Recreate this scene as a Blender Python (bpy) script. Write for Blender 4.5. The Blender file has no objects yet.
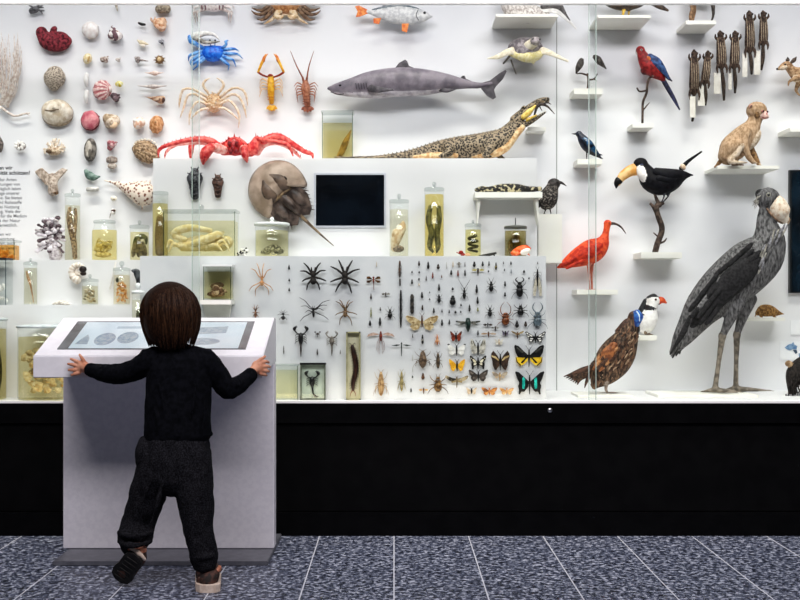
import bpy, bmesh, math, random
from mathutils import Vector, Matrix
from mathutils.bvhtree import BVHTree
from mathutils import noise as mnoise

# ---------------------------------------------------------------- frame of reference
F = 1130.0                 # focal length in pixels of the 800 x 600 frame
CX, CY, EYE = 394.0, 305.0, 0.92
YG, YF, YM, YA, YB = 4.50, 4.62, 4.74, 4.86, 5.10   # glass, front tier, low step, rear tier, back wall
ZC = 0.534                 # case floor height
SC = bpy.context.scene
COL = SC.collection
RND = random.Random(7)
sin, cos, pi = math.sin, math.cos, math.pi

def wx(px, Y): return (px - CX) * Y / F
def wz(py, Y): return EYE - (py - CY) * Y / F
def pc(px, py, d=0.0):
    """photo point at d units behind a thing's own plane -> the thing's own flat units"""
    k = 1 + d / F
    return (CX + (px - CX) * k, CY + (py - CY) * k, d)

# ---------------------------------------------------------------- materials
def lin(h):
    h = h.lstrip('#')
    o = []
    for i in (0, 2, 4):
        c = int(h[i:i + 2], 16) / 255
        o.append(c / 12.92 if c <= .04045 else ((c + .055) / 1.055) ** 2.4)
    return (o[0], o[1], o[2], 1)

MATS = {}
def mat(c1, c2=None, scale=150, rough=.55, bump=0.0, kind='noise', lo=.4, hi=.6, stretch=(1, 1, 1), spec=.3, metal=0.0, detail=3):
    if scale > 100: scale = 50 + (scale - 100) * .35
    key = (c1, c2, scale, rough, bump, kind, lo, hi, stretch, spec, metal, detail)
    if key in MATS: return MATS[key]
    m = bpy.data.materials.new('surface_' + c1.strip('#'))
    m.use_nodes = True
    nt = m.node_tree; N = nt.nodes; L = nt.links
    b = N['Principled BSDF']
    b.inputs['Roughness'].default_value = rough
    b.inputs['Metallic'].default_value = metal
    b.inputs['Specular IOR Level'].default_value = spec
    b.inputs['Base Color'].default_value = lin(c1)
    if c2 or bump:
        tc = N.new('ShaderNodeTexCoord'); mp = N.new('ShaderNodeMapping')
        mp.inputs['Scale'].default_value = stretch
        L.new(tc.outputs['Object'], mp.inputs['Vector'])
        if kind == 'voronoi':
            t = N.new('ShaderNodeTexVoronoi'); t.inputs['Scale'].default_value = scale; fac = t.outputs['Distance']
        elif kind == 'wave':
            t = N.new('ShaderNodeTexWave'); t.inputs['Scale'].default_value = scale; t.inputs['Distortion'].default_value = 3
            t.inputs['Detail'].default_value = 2; fac = t.outputs['Fac']
        else:
            t = N.new('ShaderNodeTexNoise'); t.inputs['Scale'].default_value = scale; t.inputs['Detail'].default_value = detail
            fac = t.outputs['Fac']
        L.new(mp.outputs['Vector'], t.inputs['Vector'])
        if c2:
            r = N.new('ShaderNodeValToRGB')
            r.color_ramp.elements[0].position = lo; r.color_ramp.elements[0].color = lin(c1)
            r.color_ramp.elements[1].position = hi; r.color_ramp.elements[1].color = lin(c2)
            L.new(fac, r.inputs['Fac']); L.new(r.outputs['Color'], b.inputs['Base Color'])
        if bump:
            bp = N.new('ShaderNodeBump'); bp.inputs['Strength'].default_value = bump; bp.inputs['Distance'].default_value = .004
            L.new(fac, bp.inputs['Height']); L.new(bp.outputs['Normal'], b.inputs['Normal'])
    MATS[key] = m
    return m

def glass_mat(tint='#ffffff', gloss=.05, rough=.02, ior=1.45, fres=True):
    key = ('glass', tint, gloss, rough, fres)
    if key in MATS: return MATS[key]
    m = bpy.data.materials.new('glass_' + tint.strip('#')); m.use_nodes = True
    nt = m.node_tree; N = nt.nodes; L = nt.links
    N.remove(N['Principled BSDF'])
    t = N.new('ShaderNodeBsdfTransparent'); t.inputs['Color'].default_value = lin(tint)
    g = N.new('ShaderNodeBsdfGlossy'); g.inputs['Roughness'].default_value = rough
    mx = N.new('ShaderNodeMixShader')
    if fres:
        lw = N.new('ShaderNodeLayerWeight'); lw.inputs['Blend'].default_value = .5
        pw = N.new('ShaderNodeMath'); pw.operation = 'POWER'; pw.inputs[1].default_value = 4
        ma = N.new('ShaderNodeMath'); ma.operation = 'MULTIPLY_ADD'; ma.inputs[1].default_value = .45; ma.inputs[2].default_value = .03
        L.new(lw.outputs['Facing'], pw.inputs[0]); L.new(pw.outputs[0], ma.inputs[0]); L.new(ma.outputs[0], mx.inputs['Fac'])
    else:
        mx.inputs['Fac'].default_value = gloss
    L.new(t.outputs[0], mx.inputs[1]); L.new(g.outputs[0], mx.inputs[2])
    L.new(mx.outputs[0], N['Material Output'].inputs['Surface'])
    MATS[key] = m
    return m

def glow_mat(c, strength=1.0, c2=None, scale=20):
    key = ('glow', c, strength, c2, scale)
    if key in MATS: return MATS[key]
    m = bpy.data.materials.new('screen_' + c.strip('#')); m.use_nodes = True
    nt = m.node_tree; N = nt.nodes; L = nt.links
    b = N['Principled BSDF']
    b.inputs['Base Color'].default_value = (.02, .02, .02, 1); b.inputs['Roughness'].default_value = .12
    b.inputs['Emission Strength'].default_value = strength
    b.inputs['Emission Color'].default_value = lin(c)
    if c2:
        t = N.new('ShaderNodeTexNoise'); t.inputs['Scale'].default_value = scale
        tc = N.new('ShaderNodeTexCoord'); L.new(tc.outputs['Object'], t.inputs['Vector'])
        r = N.new('ShaderNodeValToRGB')
        r.color_ramp.elements[0].position = .4; r.color_ramp.elements[0].color = lin(c)
        r.color_ramp.elements[1].position = .6; r.color_ramp.elements[1].color = lin(c2)
        L.new(t.outputs['Fac'], r.inputs['Fac']); L.new(r.outputs['Color'], b.inputs['Emission Color'])
    MATS[key] = m
    return m

# ---------------------------------------------------------------- geometry, in flat units (x right, y down, d away)
def v3(p): return Vector((p[0], p[1], p[2] if len(p) > 2 else 0.0))

def spline(pts, rad, n):
    if n <= 1 or len(pts) < 3: return pts, rad
    P = [pts[0] * 2 - pts[1]] + pts + [pts[-1] * 2 - pts[-2]]
    R = [rad[0]] + rad + [rad[-1]]
    op, orr = [], []
    for i in range(1, len(P) - 2):
        for k in range(n):
            t = k / n
            a, b, c, d = P[i - 1], P[i], P[i + 1], P[i + 2]
            op.append(.5 * ((2 * b) + (c - a) * t + (2 * a - 5 * b + 4 * c - d) * t * t + (3 * b - a - 3 * c + d) * t ** 3))
            a, b, c, d = R[i - 1], R[i], R[i + 1], R[i + 2]
            orr.append(max(.02, .5 * ((2 * b) + (c - a) * t + (2 * a - 5 * b + 4 * c - d) * t * t + (3 * b - a - 3 * c + d) * t ** 3)))
    op.append(pts[-1]); orr.append(rad[-1])
    return op, orr

class G:
    def __init__(s): s.v = []; s.f = []; s.m = []; s.sm = []
    def _add(s, vs, fs, m, sm):
        b = len(s.v); s.v += [tuple(q) for q in vs]
        for i, f in enumerate(fs):
            s.f.append(tuple(b + k for k in f)); s.m.append(m[i] if isinstance(m, list) else m); s.sm.append(sm)
    def ell(s, c, r, m, rot=0, seg=12, rings=8):
        c = v3(c)
        if not hasattr(r, '__len__'): r = (r, r, r)
        a = math.radians(rot); ca, sa = cos(a), sin(a)
        vs, fs = [], []
        def q(x, y, z): return c + Vector((x * ca - y * sa, x * sa + y * ca, z))
        vs.append(q(-r[0], 0, 0))
        for i in range(1, rings):
            t = pi * i / rings
            for k in range(seg):
                u = 2 * pi * k / seg
                vs.append(q(-r[0] * cos(t), r[1] * sin(t) * cos(u), r[2] * sin(t) * sin(u)))
        vs.append(q(r[0], 0, 0)); e = len(vs) - 1
        for k in range(seg):
            k2 = (k + 1) % seg
            fs.append((0, 1 + k, 1 + k2)); fs.append((e, e - seg + k2, e - seg + k))
            for i in range(rings - 2):
                o = 1 + i * seg
                fs.append((o + k, o + seg + k, o + seg + k2, o + k2))
        s._add(vs, fs, m, True)
        return s
    def tube(s, pts, rad, m, seg=8, fl=1.0, sub=1, cap=True, mf=None):
        pts = [v3(p) for p in pts]
        if not hasattr(rad, '__len__'): rad = [rad] * len(pts)
        pts, rad = spline(pts, list(rad), sub)
        n = len(pts)
        if cap:
            e0 = (pts[0] - pts[1]).normalized() * rad[0] * .6; e1 = (pts[-1] - pts[-2]).normalized() * rad[-1] * .6
            pts = [pts[0] + e0, pts[0] + e0 * .6] + pts[0:] + [pts[-1] + e1 * .6, pts[-1] + e1]
            rad = [rad[0] * .35, rad[0] * .78] + rad + [rad[-1] * .78, rad[-1] * .35]
            n = len(pts)
        vs, fs, ms = [], [], []
        last = None
        for i in range(n):
            t = (pts[min(i + 1, n - 1)] - pts[max(i - 1, 0)])
            if t.length < 1e-9: t = Vector((1, 0, 0))
            t.normalize()
            a = t.cross(Vector((0, 0, 1)))
            if a.length < .25:
                a = last - t * last.dot(t) if last is not None else t.cross(Vector((0, 1, 0)))
            a.normalize()
            if last is not None and a.dot(last) < 0: a = -a
            last = a
            b = t.cross(a)
            for k in range(seg):
                u = 2 * pi * k / seg
                vs.append(pts[i] + a * rad[i] * cos(u) + b * rad[i] * fl * sin(u))
        for i in range(n - 1):
            mm = mf(i / (n - 1)) if mf else m
            for k in range(seg):
                k2 = (k + 1) % seg
                fs.append((i * seg + k, i * seg + k2, (i + 1) * seg + k2, (i + 1) * seg + k)); ms.append(mm)
        fs.append(tuple(range(seg))); fs.append(tuple((n - 1) * seg + k for k in range(seg)))
        ms += [ms[0], ms[-1]]
        s._add(vs, fs, ms, True)
        return s
    def plate(s, poly, d0, d1, m, sm=False):
        n = len(poly)
        vs = [(p[0], p[1], d0 + (p[2] if len(p) > 2 else 0)) for p in poly] + [(p[0], p[1], d1 + (p[2] if len(p) > 2 else 0)) for p in poly]
        fs = [tuple(range(n)), tuple(range(2 * n - 1, n - 1, -1))]
        for k in range(n): fs.append((k, (k + 1) % n, n + (k + 1) % n, n + k))
        s._add(vs, fs, m, sm)
        return s
    def box(s, x0, y0, x1, y1, d0, d1, m):
        return s.plate([(x0, y0), (x1, y0), (x1, y1), (x0, y1)], d0, d1, m)
    def lathe(s, cx, prof, m, d=0.0, seg=28, fl=1.0):
        """profile of (radius, y) turned about the vertical"""
        vs, fs = [], []
        n = len(prof)
        for r, y in prof:
            for k in range(seg):
                u = 2 * pi * k / seg
                vs.append((cx + r * cos(u), y, d + r * fl * sin(u)))
        for i in range(n - 1):
            for k in range(seg):
                k2 = (k + 1) % seg
                fs.append((i * seg + k, i * seg + k2, (i + 1) * seg + k2, (i + 1) * seg + k))
        fs.append(tuple(range(seg))); fs.append(tuple((n - 1) * seg + k for k in range(seg)))
        s._add(vs, fs, m, True)
        return s
    def dome(s, cx, cy, rx, ry, dep, m, rot=0, ribs=0, rib=.12, hinge=-90, m2=None, d=0.0, n=10, seg=32, back=.25, hook=0.0, pw=1.0):
        """shell valve: dome towards the viewer, ribs fanning from a hinge on its rim"""
        a = math.radians(rot); ca, sa = cos(a), sin(a)
        hx, hy = cos(math.radians(hinge)), sin(math.radians(hinge))
        vs, fs, ms = [], [], []
        def P(x, y, z): return (cx + (x * ca - y * sa) * rx if False else cx + x * rx * ca - y * ry * sa, cy + x * rx * sa + y * ry * ca, d + z)
        def phi(x, y): return math.atan2(y - hy * 1.02, x - hx * 1.02)
        vs.append(P(hx * .0, hy * .0, -dep))
        for i in range(1, n + 1):
            r = i / n
            for k in range(seg):
                u = 2 * pi * k / seg
                x, y = r * cos(u), r * sin(u)
                h = dep * max(0, 1 - r ** 2) ** (.6 * pw)
                rr = 1.0
                if ribs:
                    w = cos(ribs * phi(x, y)); h *= 1 + rib * w; rr = 1 + .04 * w * r
                sh = hook * (1 - r)
                vs.append(P(x * rr + hx * sh, y * rr + hy * sh, -h))
        o = 1 + (n - 1) * seg
        bi = len(vs)
        vs.append(P(0, 0, dep * back))
        def pick(x, y):
            if m2 and ribs: return m2 if cos(ribs * phi(x, y)) < -.1 else m
            return m
        for k in range(seg):
            k2 = (k + 1) % seg; u = 2 * pi * (k + .5) / seg
            fs.append((0, 1 + k, 1 + k2)); ms.append(m)
            fs.append((bi, o + k2, o + k)); ms.append(m)
            for i in range(n - 1):
                b = 1 + i * seg; r = (i + 1.5) / n
                fs.append((b + k, b + seg + k, b + seg + k2, b + k2)); ms.append(pick(r * cos(u), r * sin(u)))
        s._add(vs, fs, ms, True)
        return s
    def snail(s, apex, end, r, m, m2=None, turns=4.0, seg=10, steps=64, grow=1.4, stripes=0):
        """a conical coiled shell from its apex to its mouth"""
        A, E = v3(apex), v3(end)
        ax = (E - A); Ln = ax.length; ax.normalize()
        sd = ax.cross(Vector((0, 0, 1))); sd.normalize(); up = ax.cross(sd)
        pts, rad = [], []
        for i in range(steps + 1):
            t = i / steps
            g = t ** grow
            ro = r * .55 * g; th = t * turns * 2 * pi
            pts.append(A + ax * (Ln * .85 * t ** .9) + (sd * cos(th) + up * sin(th)) * ro)
            rad.append(max(.15, r * .56 * g))
        if stripes and m2: mf = lambda q: m2 if int(q * stripes) % 2 else m
        else: mf = None
        s.tube(pts, rad, m, seg=seg, cap=True, mf=mf)
        return s

def new_obj(name, me):
    o = bpy.data.objects.new(name, me); COL.objects.link(o); return o

def build(g, name, Y, base, parent=None, loc=None, remesh=None, smooth=4, ripple=None):
    """one mesh object from a G; base is the thing's own origin in its flat units"""
    s = Y / F
    bx, by = base[0], base[1]; bd = base[2] if len(base) > 2 else 0.0
    vs = [((x - bx) * s, (d - bd) * s, -(y - by) * s) for x, y, d in g.v]
    me = bpy.data.meshes.new(name)
    me.from_pydata(vs, [], g.f)
    ms = []
    for m in g.m:
        if m not in ms: ms.append(m)
    idx = [ms.index(m) for m in g.m]
    bm = bmesh.new(); bm.from_mesh(me)
    bmesh.ops.recalc_face_normals(bm, faces=bm.faces[:])
    bm.to_mesh(me); bm.free()
    if remesh:
        t = new_obj('shape', me)
        r = t.modifiers.new('r', 'REMESH'); r.mode = 'VOXEL'; r.voxel_size = remesh * s
        sm = t.modifiers.new('s', 'SMOOTH'); sm.factor = .5; sm.iterations = smooth
        dg = bpy.context.evaluated_depsgraph_get()
        me2 = bpy.data.meshes.new_from_object(t.evaluated_get(dg))
        if len(ms) > 1:
            bvh = BVHTree.FromPolygons(vs, g.f)
            nidx = []
            for p in me2.polygons:
                q = bvh.find_nearest(p.center)
                nidx.append(idx[q[2]] if q[2] is not None else 0)
        else: nidx = [0] * len(me2.polygons)
        bpy.data.objects.remove(t); bpy.data.meshes.remove(me)
        me = me2; me.name = name
        if ripple:                      # soft cloth folds: amplitude and size in flat units
            amp, size = ripple[0] * s, ripple[1] * s
            new = []
            for v, nv in zip([v.co.copy() for v in me.vertices], [v.vector.copy() for v in me.vertex_normals]):
                c = Vector((v.x / size, v.y / size, v.z / (size * 1.7)))
                n1 = mnoise.noise(c) + .5 * mnoise.noise(c * 2.1 + Vector((7, 3, 1)))
                new += (v + nv * (amp * n1))[:]
            me.vertices.foreach_set('co', new)
        me.materials.clear()
        for m in ms: me.materials.append(m)
        me.polygons.foreach_set('material_index', nidx)
        me.polygons.foreach_set('use_smooth', [True] * len(me.polygons))
    else:
        for m in ms: me.materials.append(m)
        me.polygons.foreach_set('material_index', idx)
        me.polygons.foreach_set('use_smooth', g.sm)
    me.update()
    o = new_obj(name, me)
    if parent: o.parent = parent
    else: o.location = loc if loc else (wx(bx, Y), Y + bd * s, wz(by, Y))
    return o

def tag(o, label, cat, group=None, kind=None):
    if label: o['label'] = label
    if cat: o['category'] = cat
    if group: o['group'] = group
    if kind: o['kind'] = kind
    return o

class Thing:
    """an Empty at the thing's base that parents its parts"""
    def __init__(s, name, label, cat, Y, base, group=None, z=None):
        s.Y, s.base = Y, base
        o = bpy.data.objects.new(name, None); COL.objects.link(o)
        bd = base[2] if len(base) > 2 else 0.0
        o.location = (wx(base[0], Y), Y + bd * Y / F, wz(base[1], Y) if z is None else z)
        o.empty_display_size = .02
        tag(o, label, cat, group); s.o = o
    def part(s, name, g, parent=None, label=None, **k):
        o = build(g, name, s.Y, s.base, parent=parent or s.o, **k)
        if label: o['label'] = label
        return o

def single(name, label, cat, g, Y, base, group=None, z=None, **k):
    loc = None
    if z is not None:
        bd = base[2] if len(base) > 2 else 0.0
        loc = (wx(base[0], Y), Y + bd * Y / F, z)
    return tag(build(g, name, Y, base, loc=loc, **k), label, cat, group)

def box_obj(name, x0, x1, y0, y1, z0, z1, m, parent=None, bevel=0.0):
    me = bpy.data.meshes.new(name)
    bm = bmesh.new()
    bmesh.ops.create_cube(bm, size=1)
    for v in bm.verts:
        v.co = Vector(((x0 + x1) / 2 + v.co.x * (x1 - x0), (y0 + y1) / 2 + v.co.y * (y1 - y0), (z0 + z1) / 2 + v.co.z * (z1 - z0)))
    if bevel: bmesh.ops.bevel(bm, geom=bm.edges[:], offset=bevel, segments=2, affect='EDGES')
    bm.to_mesh(me); bm.free(); me.materials.append(m)
    o = new_obj(name, me)
    if parent: o.parent = parent
    return o

def struct(name, *a, **k):
    o = box_obj(name, *a, **k); o['kind'] = 'structure'; return o
# ---------------------------------------------------------------- camera, render settings
cam = bpy.data.cameras.new('camera'); co = bpy.data.objects.new('camera', cam); COL.objects.link(co)
co.location = (0, 0, EYE); co.rotation_euler = (pi / 2, 0, 0)
cam.sensor_width = 36; cam.lens = F / 800 * 36; cam.shift_x = 6 / 800; cam.shift_y = 5 / 800
cam.clip_start = .05
SC.camera = co
SC.view_settings.view_transform = 'Standard'; SC.view_settings.look = 'None'
SC.view_settings.gamma = 1; SC.view_settings.use_curve_mapping = False
SC.view_settings.exposure = 0.0
SC.cycles.max_bounces = 10; SC.cycles.diffuse_bounces = 5; SC.cycles.transparent_max_bounces = 32
SC.cycles.sample_clamp_indirect = 6
SC.cycles.use_denoising = True
w = bpy.data.worlds.new('hall_gloom'); SC.world = w; w.use_nodes = True
w.node_tree.nodes['Background'].inputs[0].default_value = (.55, .6, .75, 1)
w.node_tree.nodes['Background'].inputs[1].default_value = .012

# ---------------------------------------------------------------- setting
def floor_mat():
    m = bpy.data.materials.new('slate_tiles'); m.use_nodes = True
    nt = m.node_tree; N = nt.nodes; L = nt.links; b = N['Principled BSDF']
    tc = N.new('ShaderNodeTexCoord'); mp = N.new('ShaderNodeMapping'); mp.inputs['Scale'].default_value = (.9, .9, 1)
    L.new(tc.outputs['Object'], mp.inputs['Vector'])
    n1 = N.new('ShaderNodeTexNoise'); n1.inputs['Scale'].default_value = 62; n1.inputs['Detail'].default_value = 5; n1.inputs['Roughness'].default_value = .62
    n1.inputs['Distortion'].default_value = .6
    L.new(mp.outputs['Vector'], n1.inputs['Vector'])
    r = N.new('ShaderNodeValToRGB'); e = r.color_ramp.elements
    e[0].position = .41; e[0].color = lin('#171a26'); e[1].position = .63; e[1].color = lin('#b9becd')
    x = e.new(.52); x.color = lin('#4f566b')
    L.new(n1.outputs['Fac'], r.inputs['Fac'])
    sp = N.new('ShaderNodeSeparateXYZ'); L.new(tc.outputs['Object'], sp.inputs[0])
    def grid(out, pitch, wd):
        a = N.new('ShaderNodeMath'); a.operation = 'PINGPONG'; a.inputs[1].default_value = pitch / 2; L.new(out, a.inputs[0])
        c = N.new('ShaderNodeMath'); c.operation = 'LESS_THAN'; c.inputs[1].default_value = wd; L.new(a.outputs[0], c.inputs[0]); return c
    gx = grid(sp.outputs[0], .2965, .0022)
    mx = N.new('ShaderNodeMix'); mx.data_type = 'RGBA'
    L.new(gx.outputs[0], mx.inputs['Factor']); L.new(r.outputs['Color'], mx.inputs['A']); mx.inputs['B'].default_value = lin('#cfd2da')
    L.new(mx.outputs['Result'], b.inputs['Base Color'])
    b.inputs['Roughness'].default_value = .42
    bp = N.new('ShaderNodeBump'); bp.inputs['Strength'].default_value = .25; bp.inputs['Distance'].default_value = .003
    L.new(n1.outputs['Fac'], bp.inputs['Height']); L.new(bp.outputs['Normal'], b.inputs['Normal'])
    return m

WHITE = mat('#e2e2e3', '#e8e8e9', 3, rough=.6, spec=.2)
WALLW = mat('#e6e7ea', '#ecedef', 2.5, rough=.65, spec=.2)
PANEL = mat('#d3d5d8', '#dbdcde', 8, rough=.6, spec=.2)
SHELFW = mat('#efeee4', '#f4f3ec', 6, rough=.5, spec=.25)
BLACK = mat('#060607', '#09090a', 14, rough=.5, spec=.06)
BLACK2 = mat('#040405', '#070708', 14, rough=.4, spec=.08)
struct('floor', -4, 4.5, -1.5, 5.1, -.06, 0, floor_mat())
struct('wall_back', -3.2, 3.6, YB, YB + .08, .3, 3.4, WALLW)
struct('wall_left', -3.2, -3.1, YG, YB, .3, 3.4, WALLW)
struct('wall_right', 3.5, 3.6, YG, YB, .3, 3.4, WALLW)
struct('ceiling_case', -3.2, 3.6, YG - .02, YB + .08, 3.3, 3.4, WHITE)
struct('floor_case', -3.1, 3.5, YG + .02, YB, ZC - .03, ZC, WHITE)
# black wall under the case: plinth, main panel, upper band with a shadow gap
struct('wall_front', -3.2, 3.6, YG + .012, YG + .1, .098, ZC - .088, BLACK)
struct('trim_1', -3.2, 3.6, YG - .002, YG + .1, ZC - .084, ZC - .006, BLACK2)
struct('baseboard_front', -3.2, 3.6, YG, YG + .1, 0, .094, BLACK2)
struct('trim_2', -3.1, 3.5, YG - .002, YG + .022, ZC - .005, ZC + .003, mat('#f4f4f4', rough=.4))
# white head rail over the glass
zt = wz(4, YG)
struct('trim_3', -3.2, 3.6, YG - .012, YG + .018, zt, zt + .025, mat('#fbfbfb', rough=.4))
# hairline joint between two back wall boards
struct('trim_4', wx(556.6, YB) - .002, wx(556.6, YB) + .002, YB - .003, YB + .002, ZC, 3.2, mat('#9aa09c', rough=.5))
# front glass: sliding panes that overlap at their edges
PANE = glass_mat('#fcfefd', gloss=.035, fres=False)
EDGE = mat('#b9cac4', '#c6d5cf', 20, rough=.2, spec=.5)
jx = [wx(195 - 398, YG), wx(195, YG), wx(593, YG), wx(991, YG)]
for i, (a, b) in enumerate(zip(jx[:-1], jx[1:])):
    yy = YG + .004 + (.013 if i % 2 else 0)
    p = struct('window_%d' % (i + 1), a - .016, b + .016, yy, yy + .008, ZC + .006, zt + .05, PANE)
    for xx in (a - .016, b + .0145):
        e = box_obj('glass_edge', xx, xx + .0018, yy - .0005, yy + .0085, ZC + .006, zt + .05, EDGE, parent=p)
# lock
g = G(); g.lathe(550, [(0.2, 409.1), (2.2, 409.1), (2.4, 409.6)], mat('#b9babd', metal=1, rough=.3), seg=16)
g.v = [(x, 410.3 + d, (y - 409.6) * 1.5) for x, y, d in g.v]
lk = build(g, 'cylinder_lock', YG - .002, (550, 410.3)); tag(lk, 'small round silver lock set in the black band under the glass', 'lock')

# tiers inside the case
def tier(name, label, x0, x1, y0, y1, z0, z1, m=PANEL):
    o = box_obj(name, x0, x1, y0, y1, z0, z1, m, bevel=.0015); tag(o, label, 'plinth'); return o
ZB = wz(256, YF); ZA = wz(158.3, YA); ZL = EYE; ZL2 = wz(260, YA)
XT0, XT1 = -1.0385, .6215
tier('display_plinth', 'long grey-white front tier whose face carries the pinned spiders and insects', XT0, XT1, YF, YA, ZC, ZB)
tier('display_plinth', 'tall white rear tier with the crocodile on top and the horseshoe crab on its face', XT0 + .002, .616, YA, YB - .002, ZC, ZA, WHITE)
tier('display_plinth', 'low white step at the left holding the vial and small jars', -3.1, XT0 - .001, YM, YA, ZC, ZL, WHITE)
tier('display_plinth', 'white upper step at the left holding the mauve coral and squid jar', -3.1, XT0 - .001, YA, YB - .002, ZC, ZL2, WHITE)

# ---------------------------------------------------------------- lights
def area(name, loc, rot, sx, sy, power, col=(1, 1, 1)):
    l = bpy.data.lights.new(name, 'AREA'); l.shape = 'RECTANGLE'; l.size = sx; l.size_y = sy; l.energy = power; l.color = col
    o = bpy.data.objects.new(name, l); COL.objects.link(o); o.location = loc; o.rotation_euler = rot; return o
def strip(name, y, z, ty, tz, power, spread, col, sx=6.4, sy=.08):
    o = area(name, (.2, y, z), (0, 0, 0), sx, sy, power, col)
    d = Vector((0, ty - y, tz - z)); o.rotation_euler = d.to_track_quat('-Z', 'Y').to_euler(); o.data.spread = math.radians(spread); return o
strip('case_track_light', 3.98, 3.22, 4.95, 0.78, 31.5, 62, (1, .945, .88), sy=.22)
strip('case_wash_light', 4.56, 3.2, 5.05, 1.2, 5.0, 120, (.84, .92, 1))
strip('case_warm_fill', YG + .034, ZC + .012, 5.1, .98, 1.4, 170, (1, .84, .60), 6.4, .02)  # added warm fill, no fixture on the sill; stands in for warm bounce
strip('hall_ceiling_light', 1.5, 3.4, 4.4, .5, 128, 150, (.98, .93, .97), 5, .7)
# ---------------------------------------------------------------- shells and corals on the white wall (left)
YW = 5.07
SH = 'shells and sea finds pinned on the white wall'
def sh(name, label, cat, g, x, y): return single(name, label, cat, g, YW, (x, y), SH)
def m2(a, b, s=160, **k): return mat(a, b, s, **k)
CREAM = m2('#d9c9b0', '#f1e8da'); CREAM2 = m2('#e6dcc9', '#f6f1e8', 90)

def branch(g, p, ang, ln, r, m, depth, rnd, spread=.5, dz=.3):
    q = (p[0] + ln * cos(ang), p[1] - ln * sin(ang), p[2] + rnd.uniform(-dz, dz) * ln)
    g.tube([p, q], [r, r * .75], m, seg=5)
    if depth:
        for k in range(rnd.choice((2, 2, 3))):
            branch(g, q, ang + rnd.uniform(-spread, spread) * 1.6, ln * rnd.uniform(.65, .9), r * .75, m, depth - 1, rnd, spread, dz)

# dark twig-like fragment cut by the head rail
g = G(); r = random.Random(1); k = m2('#2a2a2d', '#77777b', 300, bump=.6)
g.ell((34, 10), (5.5, 3.6, 3), k, rot=-20)
for a in (20, 45, 70, 150, 200, -20): branch(g, (36, 9, 0), math.radians(a), 4.4, 1.2, k, 1, r)
sh('spiny_murex', 'dark grey spiny fragment at the very top left under the white rail', 'shell', g, 34, 10)
g = G(); g.tube([(116, 4, 0), (117.5, 11, 0)], [1.6, .5], m2('#a09482', '#d8cfc0', 300))
sh('tooth_shell', 'small beige pointed shell tip under the top rail above the striped snail', 'shell', g, 117, 8)
g = G(); g.tube([(158, 9, 0), (168, 9, 0)], [4.4, 4.4], m2('#6f6353', '#b8aa94', 250, bump=.5), seg=6)
sh('barnacle_block', 'grey-brown blocky barnacle at the top above the orange conch', 'shell', g, 163, 9)
# dark red coral
g = G(); k = m2('#3f0b15', '#96343f', 200, lo=.38, hi=.62, bump=.9, rough=.8)
g.tube([(41, 34), (47, 40), (55, 43), (64, 42), (69, 40)], [5.5, 9, 9, 8, 4.5], k, seg=14, fl=.8, sub=3)
g.ell((42, 33, -1), (6, 6.5, 5), k); g.ell((54, 30, -1), (3, 4.5, 3.5), k, rot=40); g.ell((62, 37, -2), (8, 5, 6), k, rot=15); g.ell((50, 40, -4), (8, 6, 5), k, rot=30)
tag(build(g, 'organ_pipe_coral', YW, (54, 38), remesh=.9), 'dark red lumpy coral near the top left, the only deep red one', 'coral', SH)
# white clam
g = G(); g.dome(90.5, 30, 8.8, 8.6, 6, m2('#e9e2de', '#fbf9f7', 110), rot=35, ribs=16, rib=.03, hinge=-120, m2=m2('#e3d9d4', '#f4efec', 110), hook=.05)
g.dome(91, 31, 8.2, 8, -4, m2('#cdb7ab', '#e9ddd5', 110), rot=35, d=0.2)
sh('white_clam', 'smooth white rounded clam in the top row left of the striped snail', 'shell', g, 90, 30)
g = G(); g.snail((112, 25, 0), (116, 40, -1), 7.5, m2('#efe6e2', '#fbf7f4', 200), m2('#5d4048', '#7a5a60', 200), turns=3.2, steps=90, stripes=26, grow=.8)
g.ell((117, 35.5, -4.5), (2.6, 4.2, 1.5), mat('#8b5a41'), rot=20)
sh('striped_snail', 'white snail shell with dark purple-brown stripes near the top', 'shell', g, 114, 32)
g = G(); g.tube([(138.5, 22.8), (141.5, 24.2), (145, 24.6)], [1, 1.6, 1.2], m2('#121212', '#2e2c2a', 300), sub=2)
sh('black_chiton', 'small black elongated shell left of the orange conch', 'shell', g, 141, 24)
g = G(); k = m2('#c98b62', '#f0cfae', 160)
g.snail((150, 19.5, 0), (166, 26, -1), 7, k, m2('#b8744a', '#dca67c', 160), turns=3.5, stripes=30, grow=.75)
g.ell((160.5, 25, -3), (7, 5.4, 4), k, rot=20)
for q in ((152, 18), (156, 17.4), (161, 18.4), (166.5, 20)): g.tube([(q[0], q[1] + 3, -2), (q[0] - .6, q[1], -2.4)], [1.3, .3], k, seg=6)
g.ell((161, 28, -5.5), (5.2, 2.6, 1.6), m2('#f3d9c0', '#e2a67f', 200), rot=15)
sh('orange_conch', 'chunky orange-pink conch in the upper right of the shell wall', 'shell', g, 159, 25)
g = G(); g.tube([(137.2, 40), (142, 43), (148.4, 44.2)], [.6, 2.6, .5], m2('#cdbd98', '#efe5cc', 300), sub=3); g.ell((142.5, 45.5, -.5), (3.2, 1.9, 1.8), CREAM2, rot=10)
sh('cream_whelk', 'small cream pointed whelk below the black elongated shell', 'shell', g, 142, 43)
g = G(); k = m2('#33333b', '#b9b9c0', 420, lo=.45, hi=.55)
g.snail((164.8, 48.3, 0), (161, 39.5, -1), 3, k, turns=3)
for q in ((159.5, 43), (160, 40.5), (162, 39), (164.5, 41)): g.tube([(162.3, 43, -1), (q[0], q[1], -1.5)], [1, .3], k, seg=5)
sh('spotted_murex', 'little dark grey and white spotted shell under the orange conch', 'shell', g, 162, 43)
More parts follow.
